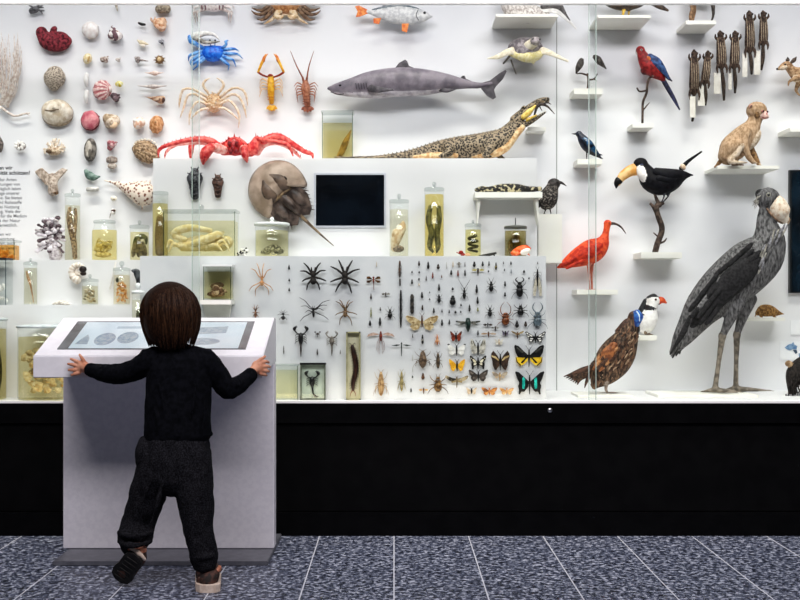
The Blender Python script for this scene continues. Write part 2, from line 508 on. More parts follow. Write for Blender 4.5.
g = G(); g.ell((87.5, 58.6), (4.4, 5.4, 4.2), m2('#d9c48f', '#f2e7c8', 90), rot=20); g.ell((89.3, 59.5, -2.6), (1.2, 3.4, 1.4), mat('#b8975a'), rot=15)
sh('egg_cowrie', 'pale yellow egg-shaped cowrie under the white clam', 'shell', g, 87, 58)
g = G(); g.snail((109, 56, 0), (103, 62, -1), 4.2, m2('#8b7468', '#d9cdc3', 260), turns=2.6, grow=.8); g.ell((105, 61, -2.8), (3.2, 1.5, 1.2), mat('#5d4238'), rot=-28)
sh('moon_snail', 'grey-brown rounded snail between the egg cowrie and a tiny grey shell', 'shell', g, 106, 60)
g = G(); g.snail((121, 57.5, 0), (117, 61, 0), 2.6, m2('#a89c95', '#ded7d1', 260), turns=2.4, grow=.8)
sh('tiny_snail', 'tiny grey snail right of the grey-brown rounded snail', 'shell', g, 118, 59)
g = G(); k = m2('#756a68', '#bdb3ae', 300, bump=.5)
g.snail((134.2, 57, 0), (139.5, 60.5, -1), 3.4, k, turns=2.6, grow=.8); g.tube([(139, 60, -1), (148.5, 61.2, -.5)], [1.6, .35], k, seg=6)
for q in ((136, 56.8), (138.5, 62.8), (141, 58)): g.tube([(138.5, 60, -2), (q[0], q[1], -3)], [.7, .2], k, seg=5)
sh('spiked_murex', 'grey murex with a long thin spike pointing right', 'shell', g, 139, 60)
g = G(); k = m2('#5a4128', '#9b7a4e', 300)
for i in range(9):
    a = i * 2 * pi / 9 + .3; g.tube([(159.6 + 2.4 * cos(a), 59.8 + 2.4 * sin(a), 0), (159.6 + 6.2 * cos(a), 59.8 + 4.8 * sin(a), 0)], [1.2, .25], k, seg=5)
g.dome(159.6, 59.8, 4.2, 4.2, 3.4, k, ribs=9, rib=.1); g.ell((159.8, 60, -3.2), (2.1, 2.2, .9), m2('#c9a878', '#e4cfa6', 200))
sh('carrier_shell', 'brown star-shaped carrier shell with a pale centre', 'shell', g, 159, 60)
# honeycomb ball
g = G(); k = m2('#3c332b', '#cdbfae', 370, kind='voronoi', lo=.18, hi=.62, rough=.85, bump=1.0)
g.tube([(55, 71), (55, 74), (54.5, 79), (54, 84), (54, 87.5)], [8, 10.2, 10.8, 9, 5.5], k, seg=20, sub=3, fl=.85)
tag(build(g, 'honeycomb_coral', YW, (54, 78), remesh=1.0), 'grey-beige honeycombed coral ball below the dark red coral', 'coral', SH)
for (y, lab) in ((80, 'small white vertical tube shell beside the pink scallop, upper of the pair'), (97, 'small white vertical tube shell beside the pink scallop, lower of the pair')):
    g = G(); g.tube([(86.8, y - 6, 0), (86.2, y, -1), (86.6, y + 6, 0)], [2.1, 2.6, 1.7], m2('#e5e2e0', '#fbfaf9', 120), sub=2)
    sh('tusk_shell', lab, 'shell', g, 86.5, y)
g = G(); g.dome(102, 90, 9.4, 10.2, 5, m2('#e9b7b4', '#f7e3df', 200), rot=12, ribs=19, rib=.09, hinge=-10, m2=m2('#b05f64', '#cf8a8b', 200), hook=.45)
g.ell((110, 89.4, -1), (2.6, 3.6, 2.2), m2('#e6cfc8', '#f5eae6'))
sh('pink_scallop', 'pink and white ribbed scallop, the striped fan in the shell rows', 'shell', g, 102, 90)
g = G(); g.dome(119, 84, 4, 3, 2.2, m2('#d3bb2f', '#f4ef9e', 250), ribs=9, hinge=-90, m2=m2('#efe6a0', '#f8f4cf', 250))
sh('yellow_scallop', 'tiny bright yellow shell upper right of the pink scallop', 'shell', g, 119, 84)
g = G(); k = m2('#2e2228', '#5b454c', 260)
g.snail((120, 95, 0), (113.5, 98.5, -1), 5.4, k, m2('#a08b90', '#6a5358', 260), turns=2.4, stripes=20, grow=.7)
for q in ((120.6, 94.5), (121, 98), (119.5, 101)): g.tube([(117, 97.5, -1.5), (q[0], q[1], -2)], [1.2, .4], k, seg=5)
sh('dark_turban', 'dark purple-brown turban snail beside the pink scallop', 'shell', g, 115, 97)
for (y, x0, x1, c, lab) in ((73.5, 145, 163.5, ('#d8b8a8', '#efdcd2'), 'slim pink spindle shell, upper of two lying flat at the right'), (86.8, 138, 167, ('#b9aaa5', '#e6dcd7'), 'long grey-pink spindle shell just above the brown auger')):
    g = G(); n = 9
    pts = [(x0 + (x1 - x0) * i / n, y - .9 + .8 * sin(i / n * pi), -.5) for i in range(n + 1)]
    g.tube(pts, [.35, .6, .9, 1.3, 2.1, 2.4, 1.7, 1.0, .6, .35], m2(c[0], c[1], 200), seg=9, sub=2)
    sh('spindle_shell', lab, 'shell', g, (x0 + x1) / 2, y)
g = G(); g.snail((143, 96.4, 0), (166, 101, -1), 4.2, m2('#7b5644', '#b78a6c', 200), m2('#dcc0a6', '#c9a487', 200), turns=9, steps=150, stripes=60, grow=1.1)
g.ell((163.6, 100.6, -2.4), (2, 2.8, 1.2), mat('#4d3026'), rot=10)
sh('auger_shell', 'long brown conical auger shell pointing left', 'shell', g, 156, 99)
# big cream clam
g = G(); k = m2('#d3c4ae', '#f1e8da', 50, bump=.4)
g.dome(57, 112, 16.2, 12.6, 8, k, ribs=7, rib=.14, hinge=-95, m2=m2('#c2b097', '#e6dac8', 50), hook=.3)
g.dome(57, 115.5, 15.5, 11, 3, m2('#8c7b66', '#b9a88f', 90), d=2)
g.tube([(47, 111.2, -7), (53, 112.2, -8.3), (61, 110.6, -8)], [.5, 1, .5], mat('#6b5a48'), sub=3, fl=.5)
sh('bear_paw_clam', 'large cream clam with wavy ribs under the honeycomb coral', 'shell', g, 57, 113)
g = G(); g.dome(90, 120, 9.2, 9.6, 4.5, m2('#bc5566', '#e0989c', 26), rot=0, ribs=14, rib=.015, hinge=0, m2=m2('#b44c5e', '#d98c92', 26), hook=.3)
g.dome(90, 120.6, 9.6, 10.2, 1.2, m2('#5d1c28', '#8a3040', 150), d=1.2)
g.plate([(96, 114.5), (99.6, 116), (98.4, 119.6), (99.6, 123), (96, 125.5)], -.8, 1, mat('#7d2d3a'))
sh('red_scallop', 'round red-pink scallop valve with dark ears at its right', 'shell', g, 90, 120)
g = G(); k = m2('#b59a7d', '#e9d8c6', 200, bump=.5)
g.snail((119, 117, 0), (107, 124, -1), 9, k, m2('#9a8266', '#cdb99d', 200), turns=2.8, stripes=24, grow=.6); g.ell((113, 122, -3), (8, 7, 4), k, rot=-15)
g.ell((115, 126, -6.2), (4.2, 2.6, 1.2), mat('#e8c9a8'), rot=-20)
sh('tun_shell', 'cream ribbed tun shell right of the red-pink scallop', 'shell', g, 112, 122)
g = G(); k = m2('#d9ab91', '#f4e6da', 120)
g.snail((134, 119, 0), (141, 126, -1), 6.4, k, turns=2.4, grow=.6); g.ell((140, 123, -2.6), (6, 5.6, 3.4), k); g.ell((139, 121.5, -5), (4.6, 2, 1.2), m2('#f6efe8', '#fdfaf6'), rot=10)
sh('pink_moon_snail', 'pinkish white snail left of the round orange shell', 'shell', g, 139, 123)
g = G(); k = m2('#b87a4a', '#e3b184', 230, bump=.5)
g.dome(156.5, 124.5, 7.2, 9.2, 6, k, rot=10, ribs=18, rib=.05, hinge=-90, m2=m2('#a86a3c', '#d59c6c', 230), hook=.3)
sh('orange_cockle', 'round orange-brown cockle above the big tan abalone', 'shell', g, 156, 124)

# white sea whip
t = Thing('sea_whip_coral', 'white straggly sea whip coral hanging at the left edge', 'coral', YW, (20, 110), SH)
k = m2('#c9b6a8', '#f3ece6', 200); r = random.Random(5)
g = G()
for i in range(44):
    x = r.uniform(-4, 21); y0 = r.uniform(30, 58); x1 = 8 + (x - 8) * r.uniform(.5, 1.05); z = r.uniform(-5, 5)
    mid = ((x + x1) / 2 + r.uniform(-3.5, 3.5), (y0 + 88) / 2, z + r.uniform(-2, 2))
    g.tube([(x, y0, z), mid, (x1 - 1.5, 88 + r.uniform(-6, 4), z * .6), (4 + r.uniform(-4, 5), 106 + r.uniform(-3, 2), z * .2)], [.2, .34, .4, .36], k, seg=5, sub=3)
    if r.random() < .6: g.tube([mid, (mid[0] + r.uniform(-4, 4), mid[1] - 12, mid[2])], [.4, .2], k, seg=4)
t.part('strands', g)
g = G(); g.tube([(-4, 103, 0), (3, 109, 0), (11, 114.5, 0), (16, 116, 0), (23, 114.2, 0), (30, 113, 0)], [1.2, 1.3, 1.3, 1.1, 1.0, .7], k, sub=3)
g.tube([(27, 114, 0), (30, 115.5, -.5)], .5, k, seg=5)
t.part('stalk', g)
# flower-like barnacle
g = G(); k = m2('#7c6f66', '#e9e4de', 400, lo=.42, hi=.58)
g.dome(20.5, 146, 5.6, 4.6, 4, k, ribs=7, rib=.2); 
for i in range(7):
    a = i * 2 * pi / 7; g.ell((20.5 + 3.6 * cos(a), 145.6 + 3 * sin(a), -3), (2.1, 1.5, 1.3), m2('#efeae4', '#fbf8f4', 200), rot=math.degrees(a))
g.ell((20.5, 145.4, -3.4), (1.3, 1.2, .8), mat('#4d4038'))
sh('acorn_barnacle', 'flower-shaped white and brown barnacle at the far left above the printed text', 'shell', g, 20, 146)
g = G(); k = m2('#38322f', '#857a72', 300)
g.tube([(-2, 136, 0), (1.4, 144, 0), (.6, 152, 0)], [1.6, 2.4, 1], k, sub=2)
sh('dark_mussel', 'sliver of a dark shell cut by the left edge above the printed text', 'shell', g, 0, 144)
# cream branching coral
g = G(); r = random.Random(11)
for a in (20, 50, 75, 95, 120, 150, 5, 35, 170, 110, 60): branch(g, (54, 151, r.uniform(-3, 3)), math.radians(a), r.uniform(4, 5.4), 1.5, m2('#d6c0a6', '#f4eadc', 250), 2, r)
g.ell((54, 151.5, 0), (7, 4.2, 4.5), m2('#8e7358', '#d9c4a8', 250, bump=.6))
g.ell((50, 152, -3.5), (3.2, 2, 1.8), mat('#5a452f'))
sh('staghorn_coral', 'cream branching coral clump above the grey whale bone', 'coral', g, 54, 148)
g = G(); k = m2('#45413d', '#8f8981', 110)
g.dome(90.3, 150, 6.5, 12, 6, k, rot=3); g.dome(90, 150, 3.2, 8.4, 1.2, m2('#a79f94', '#cbc3b8', 110), rot=3, d=-5.2); g.ell((91.5, 154, -6), (1.8, 4.4, .9), mat('#5e5850'))
sh('grey_limpet', 'tall grey oval limpet standing upright below the red-pink scallop', 'shell', g, 90, 150)
g = G(); k = m2('#c98f92', '#eed6d3', 250)
g.snail((118, 142, 0), (107.5, 146, -1), 5.2, k, m2('#8a4a52', '#a86068', 250), turns=3, stripes=18, grow=.7)
sh('pink_top_snail', 'pink striped snail right of the grey oval limpet', 'shell', g, 112, 145)
g = G(); k = m2('#6f625b', '#a89a90', 200)
g.dome(111.8, 160, 6, 4, 3, k, hinge=-90, ribs=12, rib=.05); g.dome(112.2, 166, 4.8, 3, 2.4, m2('#9b8d83', '#cfc3b8', 200), hinge=-90)
sh('grey_cockle_pair', 'grey bivalve lying open in two halves under the pink striped snail', 'shell', g, 112, 162)
# tan abalone
g = G(); k = m2('#7d6249', '#c4a887', 300, bump=.8)
g.dome(146, 151.5, 14.6, 11, 6, k, rot=32, ribs=24, rib=.07, hinge=160, m2=m2('#5f4833', '#a58764', 300), hook=.35)
for i in range(9):
    a = math.radians(-150 + i * 15); g.ell((146 + 12.6 * cos(a), 150.5 + 10.8 * sin(a), -2.6), (1.3, 1.1, .9), m2('#e6d9c6', '#f3ebdd'))
sh('tan_abalone', 'big tan ribbed abalone just left of the red king crab', 'shell', g, 146, 152)
g = G(); g.tube([(85.5, 170.5), (89, 175), (94, 177.4), (100, 176.6)], [2, 4.2, 3.4, .8], m2('#486358', '#8aa297', 130), sub=3, fl=.6)
sh('green_mussel', 'green curved mussel shell left of the long spiny cone', 'shell', g, 92, 175)
g = G(); g.tube([(87.5, 189.4), (97.5, 189)], [2.4, 2.4], m2('#b5b2ad', '#e2dfda', 160))
sh('urchin_spine', 'short white-grey cylinder spine under the green mussel', 'shell', g, 92, 189)
# whale bone
t = Thing('whale_vertebra', 'grey-beige winged bone shaped like a Y under the branching coral', 'bone', YW, (52, 184), SH)
k = m2('#8d7b6c', '#cbbbac', 90, bump=.4)
g = G()
g.plate([(34, 171.5, 1), (42, 167.5, -1), (52, 176, -4), (55, 180, -5), (50, 186, -5), (46, 185, -3)], -1.2, 2, k, sm=False)
g.plate([(67.5, 169.5, 1), (62, 167.8, 0), (54, 175, -4), (53, 186, -5), (58, 186, -5), (59.5, 180, -3)], -1.2, 2, k, sm=False)
g.tube([(53, 175, -2), (53.5, 184, -3), (54, 193, -2)], [3, 5, 5.4], k, sub=2)
t.part('bone', g, remesh=.8)
g = G(); g.ell((54.5, 193, -3), (5, 2.7, 4), m2('#46301f', '#8a6a4d', 300, bump=.8)); t.part('growth', g, label='dark brown crust at its foot')
# long spiny cone
t = Thing('spiny_cone_shell', 'long cream cone shell with brown spots widening to the right', 'shell', YW, (130, 196), SH)
k = m2('#7d4c38', '#f3e3d4', 160, kind='voronoi', lo=.32, hi=.46); k2 = m2('#8d5b45', '#b98468', 200)
g = G(); pts = [(104.5, 180.5, 0), (113, 182.5, 0), (122, 185.6, -1), (133, 190, -2), (142, 193.2, -2), (149, 195.5, -2)]
g.tube(pts, [.5, 1.5, 4.2, 8.8, 12.4, 11], k, seg=16, sub=4, fl=.8)
t.part('shell', g)
g = G()
for i in range(7):
    f = .45 + .08 * i; x = 104.5 + 45 * f; y = 180.5 + 15 * f; w = 4.5 + i * 1.35
    g.tube([(x + w * .28, y - w * .86, -2), (x + w * .36, y - w * 1.14, -2.4)], [1.1, .25], k, seg=6)
    g.tube([(x - w * .28, y + w * .86, -2), (x - w * .3, y + w * 1.18, -2.4)], [1.1, .25], k, seg=6)
t.part('spines', g)
g = G(); g.ell((113.8, 198.6, 0), (3.4, 2.6, 2.4), m2('#e2d8c3', '#f7f1e3', 200)); g.ell((114.5, 199.4, -2), (1.4, 1, .8), mat('#b8a98a'))
sh('cream_nerite', 'small cream round shell hanging under the long spiny cone', 'shell', g, 113, 199)
g = G(); g.snail((116.5, 209, 0), (111.5, 212.5, -.5), 3.2, m2('#e9e3dc', '#faf6f1', 200), turns=2.2, grow=.7); g.ell((113.8, 211, -2.4), (2.4, 1.4, .8), mat('#49332b'), rot=-12); g.tube([(111, 213, 0), (109.6, 218, 0)], [.5, .3], mat('#8a7d72'), seg=5)
sh('white_nerite', 'small white shell with a dark mouth just above the squid jar', 'shell', g, 114, 211)
# mauve coral on the upper step
g = G(); r = random.Random(21)
k1 = m2('#a59a9d', '#e2dadb', 260, bump=.6); k2 = m2('#46383c', '#7d6a70', 260, bump=.6); k3 = m2('#e6dde3', '#f6f0f4', 200)
for i in range(130):
    x = r.gauss(0, 1) * 7.2; y = r.gauss(0, 1) * 10.5
    if abs(x) > 15 or abs(y) > 21: continue
    cx, cy = 52 + x - y * .04, 236.5 + y
    if cy > 257: continue
    q = r.choice((k1, k1, k2, k2, k3, k3)); s_ = r.uniform(1.5, 3)
    a = math.atan2(y, x) + r.uniform(-.6, .6); z = r.uniform(-6, 2)
    g.tube([(52 + x * .6, 236.5 + y * .7, z * .4), (cx, cy, z)], [s_ * .6, s_ * .75], q, seg=7)
    g.ell((cx, cy, z), (s_, s_ * .8, s_ * .8), q, seg=8, rings=6)
g.tube([(52, 246, 0), (56, 258, 0)], [5, 7], k1)
YC = 4.97
single('mauve_coral', 'mauve and white knobbly coral cluster standing on the upper step', 'coral', g, YC, (54, 259.5), SH, z=ZL2 + .012)
# printed wall text
t = Thing('wall_lettering', 'grey printed paragraph with a bold heading at the left edge of the wall', 'lettering', YB, (0, 170))
ink = mat('#3a3b3f', rough=.7); ink2 = mat('#77797e', rough=.7)
def lettering(name, rows, m, bold):
    """rows of (text, x, y, size, align) set in type on the wall, one mesh"""
    vs, fs = [], []; k = YB / F
    for body, px, py, size, al in rows:
        c = bpy.data.curves.new('type', 'FONT'); c.body = body; c.size = size * k; c.extrude = .0002; c.offset = bold * k; c.align_x = al
        o = new_obj('type', c); me = bpy.data.meshes.new_from_object(o.evaluated_get(bpy.context.evaluated_depsgraph_get()))
        b = len(vs)
        vs += [(px * k + v.co.x, -.001 - v.co.z, v.co.y - (py - 170) * k) for v in me.vertices]
        fs += [tuple(b + q for q in p.vertices) for p in me.polygons]
        bpy.data.objects.remove(o); bpy.data.curves.remove(c); bpy.data.meshes.remove(me)
    me = bpy.data.meshes.new(name); me.from_pydata(vs, [], fs); me.materials.append(m)
    o = new_obj(name, me); o.parent = t.o
lettering('heading', [('Warum sollen wir', 12.6, 169.5, 5.4, 'RIGHT'), ('Biodiversität schützen?', 30.2, 174.6, 5.4, 'RIGHT')], ink, .10)
LINES = ['Die Vielfalt der Arten', 'und die Leistungen von', 'denen wir täglich leben', 'sind Grundlage unserer', 'Lebensräume. Sie bieten', 'Nahrung und Rohstoffe', 'und helfen bei Nutzung', 'und Erholung. Viele der', 'Wirkstoffe für die Medizin', 'stammen aus der Natur', 'und sind unersetzlich.', '', 'Deshalb haben wir', 'eine Verantwortung', 'für die Vielfalt, auch', 'für kommende Zeiten', 'und Generationen']
lettering('paragraph', [(b, -22 + (i * 7 % 3), 181 + i * 4.55, 4.4, 'LEFT') for i, b in enumerate(LINES) if b], ink2, .01)
# ---------------------------------------------------------------- jars, their contents, and things on the tiers
GL = glass_mat('#fafcfb')
JG = 'glass specimen jars'
def jar(name, label, x0, x1, ytop, ybot, liq, ylq, Y, z, neck=None, lid='knob', knobh=5, rect=None, lidm=None):
    """cylindrical (or rect: depth in units) glass jar with tinted liquid and a lid"""
    cx = (x0 + x1) / 2; R = (x1 - x0) / 2
    t = Thing(name, label, 'jar', Y, (cx, ybot), JG, z=z + .0005)
    lm = lidm or glass_mat('#eef1f0')
    if rect is None:
        prof = [(R * .94, ybot), (R, ybot - R * .08), (R, ytop + 3)]
        if neck: prof = [(R * .94, ybot), (R, ybot - R * .08), (R, ytop + neck + 5), (R * .84, ytop + neck), (R * .8, ytop + 2)]
        g = G(); g.lathe(cx, prof, GL, seg=36); t.part('glass_body', g)
        if liq:
            g = G(); top = max(ylq, ytop + 3)
            g.lathe(cx, [(R * .955, ybot - 1.2), (R * .955, top), ], glass_mat(liq, fres=False, gloss=.02), seg=36); t.part('liquid', g)
        if lid:
            rr = R * (.88 if neck else 1.05)
            g = G(); g.lathe(cx, [(rr, ytop + 2.8), (rr, ytop + .8), (rr * .92, ytop), (rr * .3, ytop - .8)], lm, seg=32); l = t.part('lid', g)
            if lid == 'knob':
                g = G(); g.lathe(cx, [(R * .1 + .5, ytop - .5), (R * .06 + .4, ytop - knobh * .4)], lm, seg=14); g.ell((cx, ytop - knobh * .62), (knobh * .36, knobh * .4, knobh * .36), lm); t.part('knob', g, parent=l)
            if lid == 'pin':
                g = G(); g.tube([(cx, ytop, 0), (cx, ytop - knobh, 0)], .5, mat('#3a3a3a'), seg=6); t.part('knob', g, parent=l)
    else:
        D = rect
        g = G(); g.box(x0, ytop + 2, x1, ybot, -D / 2, D / 2, GL); t.part('glass_body', g)
        e = glass_mat('#c4d0c2')
        for xx in (x0, x1 - .7):
            g = G(); g.box(xx, ytop + 2, xx + .7, ybot, -D / 2 - .2, -D / 2 + .5, e); t.part('glass_edge', g)
        if liq:
            g = G(); g.box(x0 + 1, ylq, x1 - 1, ybot - 1.2, -D / 2 + 1, D / 2 - 1, glass_mat(liq, fres=False, gloss=.02)); t.part('liquid', g)
        if lid:
            g = G(); g.box(x0 - 1, ytop, x1 + 1, ytop + 2, -D / 2 - 1, D / 2 + 1, lm); l = t.part('lid', g)
            if lid == 'knob':
                g = G(); g.ell((cx, ytop - knobh * .5), (knobh * .42, knobh * .5, knobh * .42), lm); t.part('knob', g, parent=l)
    return t
def m2(a, b, s=160, **k): return mat(a, b, s, **k)
SP = 'preserved specimens inside the jars'
YJ = 4.97; YS = 4.80; Y1 = 4.73
def zf(z, Y, dy=0): return CY - (z - EYE) * F / Y - dy     # photo row where height z sits at distance Y
def spec(name, label, cat, g, Y, bx, yb, z, **k): return single(name, label, cat, g, Y, (bx, yb), SP, z=z + .003 + .0065, **k)

# orange block jar, far left upper step
jar('square_jar', 'small square jar of orange liquid at the left edge below the printed text', -6, 17.5, 239, 259.5, '#f3d29a', 244, YJ, ZL2, rect=18, lid='flat')
g = G(); r = random.Random(4); k = m2('#dba55c', '#f3d59c', 250)
for i in range(16): g.ell((r.uniform(-1, 14), r.uniform(250, 257), r.uniform(-4, 4)), (r.uniform(2, 3.2), 1.6, 1.8), k, rot=r.uniform(0, 180), seg=8, rings=6)
spec('preserved_sponge', 'orange lumpy specimen inside the square jar at the left edge', 'specimen', g, YJ, 6, 258.3, ZL2)
# tall cylinder with brown sponge
jar('glass_cylinder', 'tall narrow glass cylinder behind the mauve coral with a brown sponge', 65, 80, 192, 259.5, '#fbf8ee', 204, YJ + .05, ZL2, knobh=5)
g = G(); k = m2('#4f3a28', '#c4aa86', 330, lo=.42, hi=.6, bump=.8)
g.tube([(70, 207, -1), (69.5, 216, -1), (71, 228, 0), (74, 242, 0), (75, 257, 0)], [1.8, 3, 3.2, 3, 2.4], k, seg=10, sub=3); g.tube([(75, 208, 1), (75.4, 216, 1), (74.5, 230, 1), (73, 245, 1)], [1.6, 1.9, 1.9, 1.7], k, seg=8, sub=3)
spec('preserved_sponge', 'brown twisted sponge standing inside the tall narrow cylinder', 'specimen', g, YJ + .05, 72, 258.4, ZL2)
# squid jar
jar('squid_jar', 'wide-mouthed jar of yellowish liquid with pale squid on the upper step', 92, 117, 219, 259.5, '#f8f0cc', 229, YJ, ZL2, neck=7, lid='flat')
g = G(); r = random.Random(8); k = m2('#b7a460', '#efe3b8', 200)
for i in range(12):
    x = r.uniform(97, 112); y = r.uniform(238, 250); a = r.uniform(0, 6.28)
    g.tube([(x, y, r.uniform(-4, 3)), (x + 4 * cos(a), y + 2 * sin(a), r.uniform(-5, 3)), (104 + 7 * cos(a + 1), 247 + 3 * sin(a + 1), r.uniform(-4, 4)), (104 + 6 * cos(a + 2.4), 251 + 2.4 * sin(a + 2.4), r.uniform(-4, 4))], [.6, 1.1, 1.1, .5], k, seg=6, sub=4)
g.ell((103, 254, 0), (8.5, 3, 6), k); g.ell((99, 247.5, -2), (4, 4.6, 3), k, rot=30)
spec('preserved_squid', 'pale coiled squid inside the wide-mouthed jar', 'specimen', g, YJ, 104, 258.3, ZL2)
# mushroom-like specimen jar
jar('specimen_jar', 'short jar with a grey-brown lobed specimen left of the front tier', 130, 149, 224, 259.5, '#f8f2d8', 231, YJ, ZL2, knobh=5)
g = G(); k = m2('#4f4733', '#8d8366', 120)
for (x, y, a, w, h) in ((134.5, 249, 12, 2.6, 8), (139, 247, 0, 3, 10), (144, 249, -10, 2.6, 8.6), (141.5, 250, -4, 2.2, 8)):
    g.ell((x, y, RND.uniform(-2, 2)), (w, h, 3), k, rot=a)
g.tube([(134, 246, 1), (136, 239, 1), (141, 235.5, 1), (145.5, 237.5, 1), (146, 243, 1)], [2, 2.6, 2.8, 2.2, 1.2], m2('#39442c', '#76784c', 120), sub=3)
spec('preserved_leaf_fish', 'grey-brown lobed specimen inside the short jar left of the front tier', 'specimen', g, YJ, 139.5, 258.2, ZL2)
# nautilus on the face of the upper step
t = Thing('nautilus_shell', 'white nautilus shell with fine ribs and a dark mouth on the upper step face', 'shell', 4.83, (77, 271))
g = G(); k = m2('#e9ddd0', '#f7f1ea', 150); pts = []; rad = []
for i in range(66):
    th = i / 65 * 2.15 * 2 * pi; ro = 1.1 * math.exp(.155 * th) * .92
    pts.append((79 - ro * 1.12 * cos(th + .55), 271 + ro * 1.12 * sin(th + .55) * 1.02, 0)); rad.append(max(.5, ro * .5))
g.tube(pts, rad, k, seg=14, mf=lambda q: k if int(q * 60) % 2 else m2('#cdbba8', '#e6d9cb', 150))
t.part('shell', g)
g = G(); g.ell((84, 269.4, -4), (3.8, 3.5, 2.6), mat('#241a17', rough=.3)); g.ell((84, 273.6, -2.5), (3.2, 2.2, 2), mat('#3a2b24', rough=.4)); t.part('mouth', g, label='dark glossy mouth')
# vial
jar('tall_vial', 'tall slim vial with a thin pale specimen on the low step at the left', 24, 37, 262, 304.8, '#f6f3ea', 268, YS, ZL, knobh=4)
g = G(); k = m2('#9a6a44', '#d9b48c', 250)
g.tube([(26.5, 272, 0), (28, 278, 0), (31, 288, 0), (33.5, 303, 0)], [.8, 1.5, .9, .4], k, sub=3); g.ell((29.5, 282, -.5), (1.5, 4.2, 1.4), m2('#c08a5c', '#e6c9a6', 250), rot=-15)
spec('preserved_pipefish', 'thin pale brown pipefish inside the tall slim vial', 'specimen', g, YS, 31, 303.5, ZL)
# flat shell
g = G(); g.tube([(53, 304, 0), (60, 302.6, -1), (66, 303.4, 0), (70.5, 304, 1)], [.8, 2.2, 2, .6], m2('#b8ada0', '#f1ebe2', 200), sub=3, fl=2)
single('razor_shell', 'flat whitish shell lying on the low step between the vial and the shell jar', 'shell', g, YS - .01, (62, 305), z=ZL)
# small shells jar
jar('shell_jar', 'small square-shouldered jar of little snail shells on the low step', 82, 98, 279, 304.8, '#f8f4e8', 286, YS, ZL, knobh=5)
r = random.Random(9)
g = G()
for i in range(46):
    x, y, z = r.uniform(85.5, 94.5), r.uniform(290, 302.5), r.uniform(-4, 4)
    g.ell((x, y, z), (r.uniform(1, 1.7), 1.1, 1.1), r.choice((m2('#7d6a4a', '#c9b896', 400), m2('#3f3a2c', '#8a805e', 400), m2('#d9cdb4', '#efe6d4', 400))), rot=r.uniform(0, 180), seg=7, rings=5)
o = spec('snail_shell_filling', 'heap of tiny brown and white snail shells inside the small jar', 'specimen', g, YS, 90, 303.4, ZL); o['kind'] = 'stuff'
jar('coral_jar', 'jar filled with orange pieces beside the dark mussel on the low step', 113.5, 130, 268, 304.8, '#fcf6ea', 275, YS, ZL, knobh=7)
g = G(); r = random.Random(10)
for i in range(70):
    x, y, z = r.uniform(117, 126.5), r.uniform(283, 302), r.uniform(-3.6, 3.6)
    g.ell((x, y, z), (r.uniform(1.1, 1.9), .8, .8), r.choice((m2('#c0772f', '#e6ac62', 400), m2('#d99a4c', '#f1cf97', 400))), rot=r.uniform(0, 180), seg=7, rings=5)
g.ell((117.5, 280.5, -1), (1.6, 2.6, 1.4), mat('#3d4034'))
o = spec('orange_coral_filling', 'orange coral crumbs filling the jar beside the dark mussel', 'specimen', g, YS, 121.7, 303.4, ZL); o['kind'] = 'stuff'
g = G(); g.tube([(115.6, 262, 0), (113, 276, 0), (109.6, 289, 0)], [.7, .9, .6], m2('#dcd6d0', '#f3efe9'))
single('urchin_spine', 'thin pale rod leaning on the upper step face left of the orange jar', 'shell', g, 4.84, (112, 275))
g = G(); g.tube([(132, 270.6, 0), (136.6, 272, -1), (138.6, 278, -1), (138, 283, 0)], [1.2, 3.6, 3.2, 1.8], m2('#24282b', '#5a5f62', 120), sub=3, fl=.6)
single('dark_mussel', 'dark grey mussel shell fixed beside the end of the front tier', 'shell', g, 4.835, (137, 277))
# slim bottle behind the kiosk
jar('stoppered_bottle', 'slim bottle with a broad white cap standing behind the kiosk', 132, 144, 291, zf(ZC, 4.58), '#faf8ef', 300, 4.58, ZC, knobh=8, lidm=mat('#e9ecec', rough=.25))
g = G(); g.tube([(138, 312, 0), (138, 324, 0), (138.3, 340, 0)], [1.8, 2.2, 1.4], m2('#2f3127', '#5a5c48', 200), sub=2)
spec('preserved_eel', 'dark thin specimen in the slim white-capped bottle', 'specimen', g, 4.58, 138, zf(ZC, 4.58) - 2, ZC)
# left edge dark-topped glass case with white coral
t = Thing('glass_case', 'dark-topped glass box cut by the left edge on the low step', 'case', YS, (-2, 304.8), z=ZL + .0005)
g = G(); g.box(-24, 260, 9.4, 304.8, -10, 10, GL); t.part('glass_body', g)
g = G(); g.box(-24.5, 258, 9.8, 260, -10.5, 10.5, mat('#2b2c2e', rough=.4)); t.part('lid', g, label='dark lid')
g = G(); g.box(8.7, 260, 9.4, 304.8, -10.3, -9.4, mat('#59666a', rough=.3)); t.part('glass_edge', g)
g = G(); r = random.Random(31)
for i in range(18): g.ell((r.uniform(-10, 5), r.uniform(286, 301), r.uniform(-4, 4)), (r.uniform(2, 3.4), 2, 2), m2('#d9d6cf', '#f4f2ee', 200), rot=r.uniform(0, 180), seg=8, rings=6)
spec('white_coral', 'white coral lump inside the dark-topped glass box at the left edge', 'coral', g, YS, -3, 303.6, ZL)
